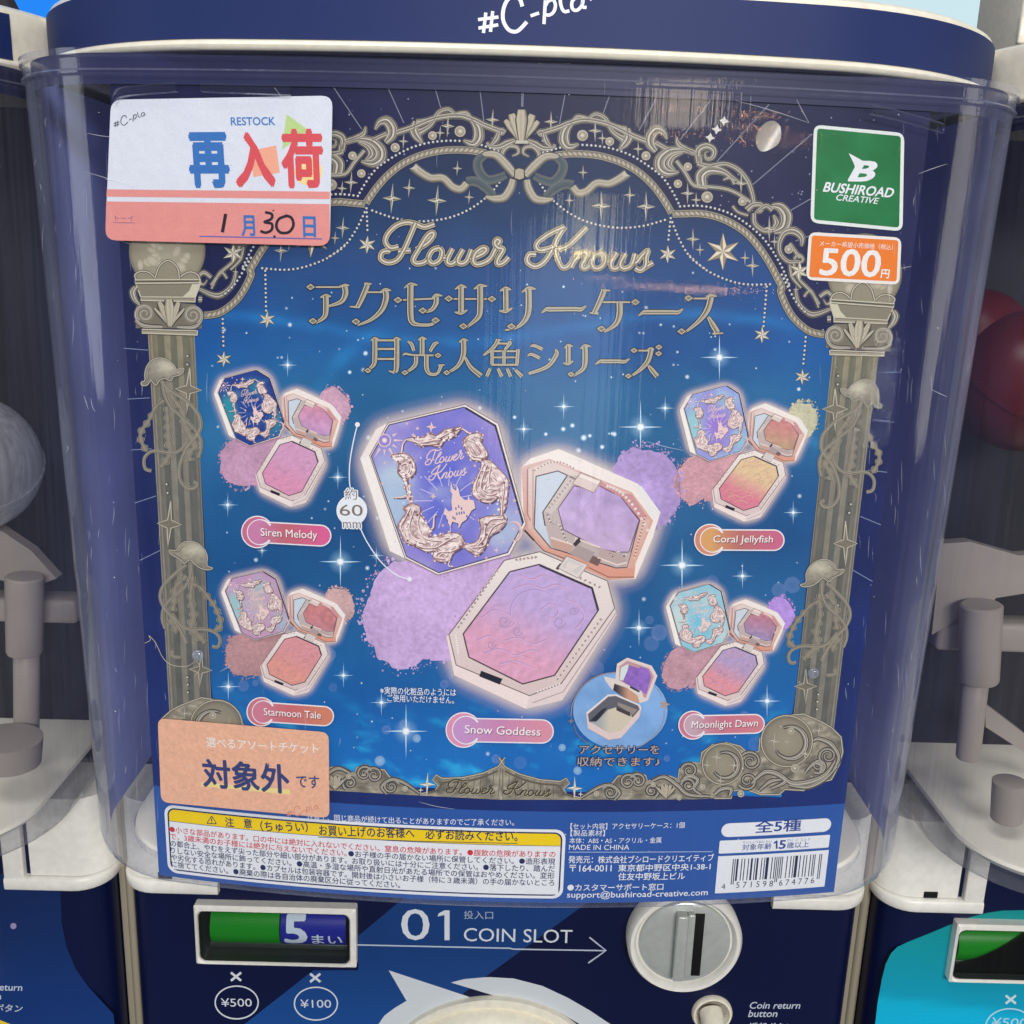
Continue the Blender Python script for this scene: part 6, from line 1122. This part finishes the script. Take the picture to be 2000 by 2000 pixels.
S.poly(ZI((635, 395), (860, 450), (1050, 555), (1230, 630), (1275, 800), (1195, 815), (1170, 700), (800, 510), (775, 620), (660, 470)), (226, 214, 206), 7); S.poly(ZI((800, 510), (1000, 580), (1165, 700), (1195, 820), (960, 740), (780, 610)), lambda v: mixcol((40, 40, 56), (206, 156, 126), np.clip((v[:, 0] - 1200) / 26, 0, 1)), 8, step=4); S.poly(ZI((1050, 545), (1200, 625), (1185, 650), (1040, 575)), (44, 46, 58), 9)
S.poly(ZI((360, 975), (700, 690), (825, 685), (1195, 850), (1220, 910), (1190, 1040), (900, 1365), (710, 1395), (385, 1215), (365, 1060)), (226, 204, 198), 8); S.poly(ZI((385, 990), (705, 715), (820, 705), (1170, 855), (1195, 915), (1080, 1050), (910, 1250), (715, 1280), (400, 1105)), (96, 96, 104), 9)
S.poly(ZI((420, 1110), (520, 1105), (700, 920), (830, 880), (1040, 960), (1085, 1045), (910, 1250), (715, 1278), (620, 1235)), lambda v: mixcol((168, 172, 172), (212, 200, 176), np.clip((v[:, 0] - 1170) / 20, 0, 1)), 10, step=4); S.poly(ZI((830, 870), (1045, 960), (1055, 1030), (830, 930)), (66, 58, 62), 11); S.poly(ZI((420, 1090), (600, 920), (690, 880), (560, 1060), (500, 1110)), (36, 38, 50), 11); S.poly(ZI((850, 800), (1160, 920), (1090, 1000), (850, 850)), (150, 138, 128), 10); S.line(ZI((360, 975), (700, 690), (825, 685), (1195, 850), (1220, 910)), 1.8, (244, 238, 230), 11); S.line(ZI((385, 1215), (710, 1395), (900, 1365)), 1.0, (190, 160, 156), 12)
S.text('アクセサリーを', (1131, 1470), (1286.5, 1470), 16.5, (196, 172, 158), 16, 0.004, halo=(0.12, (28, 50, 92))); S.text('収納できます♪', (1126.7, 1494), (1287, 1494), 18, (196, 172, 158), 16, 0.004, halo=(0.12, (28, 50, 92)))
S.build('storage_inset_print', INK, poster)
S = Art(POSTER, 56); NW = (226, 234, 244)
S.text('※実際の化粧品のようには', (743.5, 1354), (891, 1358), 14.5, NW, 3, 0.012, halo=(0.07, (14, 60, 130))); S.text('ご使用いただけません。', (757, 1368.5), (887, 1373), 14, NW, 3, 0.012, halo=(0.07, (14, 60, 130)))
S.build('note_lettering', INK, poster)

# ------------------------------------------------------------------ small print at the foot of the poster
def rect_px(S, pts):
    u0, u1, v0, v1 = rect_uv(S, pts); return u0, u1, v1, v0
def uvrect(S, u0, u1, v0, v1, r, col, L):
    """rounded rectangle in sheet coordinates, cut into strips so that it follows the bow"""
    o = rrect(u0, u1, v0, v1, r); tops = sorted(o); us = np.unique(np.concatenate([np.linspace(u0, u1, 30), [p[0] for p in o]])); V = []; F = []
    for u in us:
        dx = max(0.0, (u0 + r) - u, u - (u1 - r)); k = r - math.sqrt(max(r * r - dx * dx, 0.0)); V += [(u, v0 + k), (u, v1 - k)]
    S.add_uv(np.array(V), [(2 * i, 2 * i + 2, 2 * i + 3, 2 * i + 1) for i in range(len(us) - 1)], col, L)
S = Art(POSTER, 6); RED, NV, WH = (206, 40, 56), (24, 34, 84), (232, 234, 236)
cu0 = POSTER.uv([(320.6, 1580), (328, 1690)])[:, 0].mean(); cu1 = POSTER.uv([(1103, 1630), (1101, 1750)])[:, 0].mean(); cv1 = POSTER.uv([(345, 1574.5), (1095, 1619)])[:, 1].mean(); cv0 = POSTER.uv([(345, 1703), (1080, 1757)])[:, 1].mean()
uvrect(S, cu0, cu1, cv0, cv1, 0.0036, WH, 0); uvrect(S, cu0 + 0.0011, cu1 - 0.0011, cv0 + 0.0011, cv1 - 0.0011, 0.0028, NV, 1); uvrect(S, cu0 + 0.00165, cu1 - 0.00165, cv0 + 0.00165, cv1 - 0.00165, 0.0024, (244, 208, 0), 2)
yv = POSTER.uv([(326, 1602.5), (1094, 1652)])[:, 1].mean(); uvrect(S, cu0 + 0.00165, cu1 - 0.00165, cv0 + 0.00165, yv, 0.0002, WH, 3); uvrect(S, cu0 + 0.00165, cu1 - 0.00165, cv0 + 0.00165, cv0 + 0.006, 0.0024, WH, 3); uvrect(S, cu0 + 0.00165, cu1 - 0.00165, yv - 0.0001, yv + 0.0001, 0.00005, NV, 4)
z = ZL; tri_ = z((1142, 805), (1172, 855), (1112, 852)); S.poly(roundpoly(tri_, 4), NV, 4); S.poly(roundpoly(z((1142, 813), (1165, 850), (1119, 848)), 3), (244, 208, 0), 5); S.line(z((1142, 822), (1142, 838)), 2, NV, 6); S.dot(z((1142, 844))[0], 1.3, NV, 6)
S.text('注　意', z((1217, 866))[0], z((1360, 876))[0], 18, NV, 5, 0.02); S.text('（ちゅうい）', z((1408, 892))[0], z((1662, 897))[0], 20, NV, 5, 0.02); S.text('お買い上げのお客様へ', (624, 1631), (809.5, 1637), 20, NV, 5, 0.018); S.text('必ずお読みください。', (831, 1638), (1010.5, 1643), 20, NV, 5, 0.018)
S.line([(622, 1634.5), (720, 1639), (812, 1642.5), (920, 1645), (1011, 1647)], 1.3, NV, 5)
LINES = [(['●小さな部品があります。口の中には絶対に入れないでください。窒息の危険があります。●誤飲の危険がありますの'], 1626, 1673), (['で、3歳未満のお子様には絶対に与えないでください。', '●お子様の手の届かない場所に保管してください。●造形表現'], 1640, 1687), (['の都合上、やむをえず尖った部分や細い部分があります。お取り扱いには十分にご注意ください。●落下したり、踏んだ'], 1652.5, 1701),
         (['りしない安全な場所に飾ってください。●高温・多湿な場所や直射日光があたる場所での保管はおやめください。変形'], 1666, 1714.5), (['や劣化する恐れがあります。●カプセルは包装容器です。開封後は小さいお子様（特に３歳未満）の手の届かないところ'], 1679.5, 1728), (['に捨ててください。●廃棄の際は各自治体の廃棄区分に従ってください。'], 1694, 1733)]
vt_ = POSTER.uv([(334, 1626.5), (1087, 1673.5)])[:, 1].mean(); vb_ = POSTER.uv([(334, 1694), (785, 1733.5)])[:, 1].mean(); ul_ = POSTER.uv([(334, 1660)])[0][0]; ur_ = POSTER.uv([(1087, 1700)])[0][0]
for i, (parts, ya, yb_) in enumerate(LINES):
    vv = vt_ + (vb_ - vt_) * i / 5; ue = POSTER.uv([(785, 1733)])[0][0] if i == 5 else ur_; tot = sum(len(p) for p in parts); q = 0
    for j, p in enumerate(parts):
        ua = ul_ + (ue - ul_) * q / tot; q += len(p); ub = ul_ + (ue - ul_) * (q - 0.25) / tot
        P0, P1 = px_of([(ua, vv), (ub, vv)]); S.text(p, tuple(P0), tuple(P1), 12.6, RED if (i == 0 or (i == 1 and j == 0)) else NV, 5, 0.014)
S.build('caution_panel', INK, poster)
S = Art(POSTER, 6)
S.text('性質上、同じ商品が続けて出ることがありますのでご了承ください。', (600, 1600.5), (1004, 1612.5), 13, WH, 2, 0.006)
for b, p, q, h, bd in (('【セット内容】アクセサリーケース：1個', (1114, 1619.5), (1336.5, 1617), 12, 0.004), ('【製品素材】', (1114, 1633), (1181, 1633), 12.5, 0.004), ('本体：ABS・AS・アクリル・金属', (1112, 1647), (1291, 1646), 11.5, 0.004), ('MADE IN CHINA', (1111, 1659.5), (1228.6, 1659.5), 10, 0.0),
    ('発売元：株式会社ブシロードクリエイティブ', (1110, 1685.5), (1393.5, 1681.5), 14.5, 0.014), ('〒164-0011', (1112, 1702), (1194, 1701.5), 13, 0.014), ('東京都中野区中央1-38-1', (1207, 1702), (1387, 1698.5), 14, 0.014), ('住友中野坂上ビル', (1207, 1719), (1337, 1717.5), 14.5, 0.014), ('●カスタマーサポート窓口', (1108, 1739.5), (1295, 1738), 13.5, 0.012), ('support@bushiroad-creative.com', (1107, 1756.5), (1381.5, 1751.5), 16, 0.008)): S.text(b, p, q, h, WH, 2, bd)
S.line([(1110, 1664), (1250, 1664), (1392, 1663)], 1.1, (190, 206, 232), 2); S.build('product_info_lettering', INK, poster)
S = Art(POSTER, 6); u0, u1, v1, v0 = rect_px(POSTER, [(1410, 1612), (1620, 1595), (1622, 1611), (1410, 1632)]); u0 = POSTER.uv([(1409, 1620)])[0][0]; u1 = POSTER.uv([(1624, 1603)])[0][0]; a = POSTER.uv([(1500, 1604.5), (1500, 1631)])[:, 1]; uvrect(S, u0, u1, a[1], a[0], (a[0] - a[1]) / 2, WH, 0)
S.text('全5種', (1474, 1627), (1563, 1622), 24, (34, 66, 140), 2, 0.022); S.build('count_label', INK, poster)
S = Art(POSTER, 6); u0 = POSTER.uv([(1404.5, 1655)])[0][0]; u1 = POSTER.uv([(1620, 1640)])[0][0]; a = POSTER.uv([(1510, 1637), (1510, 1662)])[:, 1]; uvrect(S, u0, u1, a[1], a[0], 0.0005, WH, 0)
S.text('対象年齢', (1449, 1661), (1506, 1658), 12, (34, 66, 140), 2, 0.01); S.text('5', (1521, 1657.5), (1533, 1657), 16, (34, 66, 140), 2, 0.03); S.poly([(1511, 1645), (1516, 1641.5), (1518.5, 1641.5), (1518.5, 1657.5), (1515, 1657.5), (1515, 1646), (1511, 1648)], (34, 66, 140), 2); S.text('歳以上', (1536, 1657), (1579, 1654.5), 12, (34, 66, 140), 2, 0.01); S.text('たいしょうねん れい', (1451, 1647.5), (1506.5, 1645.5), 5, (34, 66, 140), 2); S.text('さい  い  じょう', (1537, 1643.5), (1581, 1641), 5, (34, 66, 140), 2)
S.build('age_label', INK, poster)
S = Art(POSTER, 6); u0 = POSTER.uv([(1402.5, 1675), (1396, 1745)])[:, 0].mean(); u1 = POSTER.uv([(1619, 1661), (1610, 1727)])[:, 0].mean(); a = POSTER.uv([(1510, 1667), (1503, 1739)])[:, 1]; uvrect(S, u0, u1, a[1], a[0], 0.00005, WH, 0)
Lc = ['0001101', '0011001', '0010011', '0111101', '0100011', '0110001', '0101111', '0111011', '0110111', '0001011']; par = {'4': 'LGLLGG'}; code = '4571598674776'
bits = '101' + ''.join((Lc[int(d)] if m == 'L' else ''.join('1' if x == '0' else '0' for x in Lc[int(d)])[::-1]) for d, m in zip(code[1:7], par['4'])) + '01010' + ''.join(''.join('1' if x == '0' else '0' for x in Lc[int(d)]) for d in code[7:]) + '101'
ba = POSTER.uv([(1428, 1715), (1602, 1700)])[:, 0]; ub = ba[0]; w = (ba[1] - ba[0]) / 95; vt = a[0] - 0.0014; vb = a[1] + 0.0047
for i, b in enumerate(bits):
    if b == '1': lo = vb - (0.0014 if i < 3 or i > 91 or 45 <= i < 50 else 0); S.add_uv([(ub + i * w, lo), (ub + (i + 1.02) * w, lo), (ub + (i + 1.02) * w, vt), (ub + i * w, vt)], [(0, 1, 2, 3)], (26, 32, 70), 1)
S.text('4', (1408.5, 1737), (1416, 1736.5), 11, (26, 32, 70), 2); S.text('5 7 1 5 9 8', (1437, 1734), (1509, 1731), 11.5, (26, 32, 70), 2); S.text('6 7 4 7 7 6', (1521, 1730), (1589.5, 1724.5), 11.5, (26, 32, 70), 2)
S.build('barcode_label', INK, poster)

# maker badge, price badge and silver moon
S = Art(POSTER, 20); q = [(1589, 243.5), (1765.6, 260), (1762, 452), (1582, 435)]; S.poly(q, (226, 232, 226), 0, rnd=16, step=30); cq = np.mean(q, 0)
S.poly([tuple(cq + (np.array(p) - cq) * (0.925, 0.93)) for p in q], lambda v: np.array([[12., 116., 58.]]) + (noise2(v[:, 0] / 40, v[:, 1] / 40, 6, 4)[:, None] - 0.5) * 30, 2, rnd=7, step=12)
S.poly(ZT((985, 826), (1062, 868), (1048, 905), (1020, 905), (1012, 880)), WH, 4); S.poly(ZT((1020, 880), (1060, 868), (1092, 884), (1104, 908), (1100, 930), (1080, 946), (1098, 958), (1098, 980), (1080, 992), (985, 968), (1010, 912)), WH, 4) if False else None
S.text('B', (1658, 352.5), (1699, 353.5), 37, WH, 5, 0.05, 0.28); S.text('BUSHIROAD', (1606.5, 374), (1741, 386), 18.5, WH, 5, 0.03, 0.22); S.text('CREATIVE', (1630.5, 391), (1712, 398.5), 12, WH, 5, 0.014, 0.22)
S.build('maker_badge', INK, poster)
S = Art(POSTER, 34); q = [(1579, 453), (1759.5, 464), (1755.6, 556.5), (1573, 546.5)]; S.poly(q, (236, 230, 222), 0, rnd=15, step=30); cq = np.mean(q, 0); S.poly([tuple(cq + (np.array(p) - cq) * (0.935, 0.87)) for p in q], (236, 124, 34), 2, rnd=6, step=30)
S.text('メーカー希望小売価格（税込）', (1599.5, 480.5), (1742, 488.5), 11, (240, 232, 222), 4); S.text('500', (1600, 536.5), (1714.5, 541), 51.5, (240, 236, 230), 4, 0.024); S.text('円', (1718.7, 542.5), (1734, 543.5), 16.5, (240, 236, 230), 4, 0.03)
S.build('price_badge', INK, poster)
S = Art(POSTER, 14)
S.poly(smooth(ZB((985, 270), (1060, 205), (1135, 196), (1190, 240), (1210, 320), (1185, 420), (1105, 488), (1005, 515), (952, 455), (945, 375)), 5, True), lambda v: np.array([[150., 144., 134.]]) + np.exp(-(((v[:, 0:1] - 1508) * 0.86 + (v[:, 1:2] - 268) * 0.5 - 3) / 5.0) ** 2) * 74 + np.clip(((v[:, 0:1] - 1508) + (v[:, 1:2] - 268)) / 60, -0.6, 0.7) * 52, 2, step=4)
for p in ((465, 370), (535, 285), (610, 195)): S.star(ZB(p)[0], 9.6, 9.6, 0.50, (206, 206, 200), (190, 190, 182), 2, rot=0.12)
S.build('moon_print', FOIL, poster)
settle(poster, (0, 0.0, VB))

# ------------------------------------------------------------------ the two paper tickets tucked in front of the poster
def speckle(base, amt, seed, sc=3.0):
    def f(v): return np.clip(np.array([base], float) * (1 - amt / 2 + amt * noise2(v[:, 0] / sc, v[:, 1] / sc, seed, 3)[:, None]), 0, 255)
    return f
TK = Cyl(0.7, -0.0058 + 0.0); 
class Offset(Cyl):
    """cylinder in front of the poster; pixels are read on this surface itself"""
TICK = Offset(0.7, -0.0023 + 0.0)
zt = Z(200, 180, 460 / 1932)
tick = empty('restock_ticket'); tag(tick, 'white and salmon RESTOCK card with handwritten date, upper left of the poster', 'ticket', 'paper tickets in the hopper')
q = zt((70, 62), (1888, 28), (1866, 1262), (22, 1214)); S = Art(TICK)
S.poly(q, speckle((222, 226, 234), 0.04, 1), 0, rnd=22, step=12); SAL = (230, 148, 140)
S.poly(zt((37, 797), (1866, 816), (1864, 878), (33, 858)), SAL, 2, step=30); S.poly(roundpoly(zt((31, 896), (1864, 918)) + [zt((1858, 1262))[0], zt((24, 1214))[0]], 0.1), speckle((230, 148, 140), 0.06, 2), 2, step=16) if False else None
low = roundpoly(q, 22); lowp = [p for p in low if p[1] > 420]; S.poly(zt((1863, 918)) + sorted([p for p in lowp if p[0] > 420], key=lambda p: p[1]) + sorted([p for p in lowp if p[0] <= 420], key=lambda p: -p[1]) + zt((32, 896)), speckle(SAL, 0.06, 2), 2, step=14)
S.build('card', INK, tick)
S = Art(TICK, 4); BL, RD = (56, 116, 186), (222, 84, 90)
S.poly(zt((1510, 180), (1692, 312), (1475, 470)), (190, 216, 140), 0); S.poly(zt((1210, 482), (1425, 437), (1456, 660), (1240, 696)), (244, 172, 142), 0); S.dot(zt((1690, 650))[0], 27, (250, 222, 150), 0, n=32)
S.text('RESTOCK', zt((1057, 272))[0], zt((1418, 270))[0], 15.5, (66, 128, 192), 3, 0.022); S.text('再', zt((735, 768))[0], zt((1038, 768))[0], 100, BL, 3, 0.055); S.text('入', zt((1110, 764))[0], zt((1410, 764))[0], 100, RD, 3, 0.055); S.text('荷', zt((1490, 772))[0], zt((1808, 772))[0], 108, RD, 3, 0.048)
S.text('月', zt((1147, 1178))[0], zt((1253, 1178))[0], 39, BL, 3, 0.035); S.text('日', zt((1652, 1186))[0], zt((1750, 1188))[0], 39, BL, 3, 0.035); S.line(zt((797, 1182), (1802, 1204)), 2.2, (90, 100, 176), 3); S.text('トーイ', zt((107, 1054))[0], zt((258, 1056))[0], 10, (150, 104, 140), 3); S.line(zt((88, 1070), (268, 1072)), 1.2, (150, 104, 140), 3)
S.build('ticket_lettering', INK, tick); S = Art(TICK, 6); HW = (34, 26, 40)
for p, w in ((((1012, 998), (1000, 1070), (985, 1150)), 6.4), (((1335, 985), (1390, 1000), (1385, 1040), (1330, 1066), (1390, 1080), (1388, 1130), (1340, 1152), (1296, 1138)), 5.2), (((1520, 1012), (1450, 1040), (1428, 1100), (1460, 1150), (1530, 1148), (1568, 1090), (1550, 1030), (1500, 1012)), 5.4)): S.line(zt(*p), w, HW, 4, sm=6)
S.dot(zt((1413, 1184))[0], 2.6, HW, 4); S.line(zt((1395, 975), (1410, 966)), 2, HW, 4); S.build('handwritten_date', INK, tick); S = Art(TICK, 4)
for p in CPLA: S.line([(222 + (x - 783) * 0.107, 237 + (y - 60) * 0.098 - (x - 783) * 0.018) for x, y in p], 1.5, (70, 72, 92), 3, sm=4)
S.build('brand_lettering', INK, tick); settle(tick, (-0.12, 0.0, 0.06))
tick2 = empty('notice_ticket'); tag(tick2, 'orange card reading 対象外, covering the lower left corner of the poster', 'ticket', 'paper tickets in the hopper')
q = ZL((850, 283), (1772, 360), (1776, 822), (868, 736)); S = Art(TICK); S.poly(q, speckle((236, 180, 148), 0.16, 3, 1.8), 0, rnd=15, step=5); S.build('card', INK, tick2)
S = Art(TICK, 4); S.poly(ZL((1085, 628), (1565, 668), (1565, 695), (1085, 650)), (238, 218, 142), 0); S.text('選べるアソートチケット', ZL((1115, 436))[0], ZL((1718, 474))[0], 18, (240, 236, 226), 3, 0.012); S.text('対象外', ZL((1100, 652))[0], ZL((1560, 688))[0], 54, (52, 64, 116), 3, 0.035); S.text('です', ZL((1600, 655))[0], ZL((1722, 662))[0], 24, (52, 64, 116), 3, 0.016)
for p in CPLA: S.line([(560 + (x - 783) * 0.107, 1583 + (y - 60) * 0.098 - (x - 783) * 0.004) for x, y in p], 1.4, (214, 140, 116), 3, sm=4)
S.build('ticket_lettering', INK, tick2); settle(tick2, (-0.1, 0.0, -0.13))
# a loose thread stuck to the hopper
cu = bpy.data.curves.new('thread', 'CURVE'); cu.dimensions = '3D'; cu.bevel_depth = 0.00009; cu.bevel_resolution = 1; sp = cu.splines.new('POLY')
P = FRONT.xyz(FRONT.uv(smooth(Z(0, 650, 700 / 1932)((782, 1672), (812, 1655), (805, 1632), (840, 1670), (880, 1750), (930, 1790), (1010, 1795), (1060, 1770), (1078, 1810), (1050, 1850)), 8)), 0.0002); sp.points.add(len(P) - 1)
for i, p in enumerate(P): sp.points[i].co = (*p, 1)
o = bpy.data.objects.new('thread', cu); COL.objects.link(o); bpy.context.view_layer.update(); me = bpy.data.meshes.new_from_object(o.evaluated_get(bpy.context.evaluated_depsgraph_get())); bpy.data.objects.remove(o); me.materials.clear(); me.materials.append(plastic('thread_fibre', (190, 180, 160), 0.8)); o = bpy.data.objects.new('loose_thread', me); COL.objects.link(o); tag(o, 'thin curled beige thread stuck on the lower left of the clear hopper', 'thread')
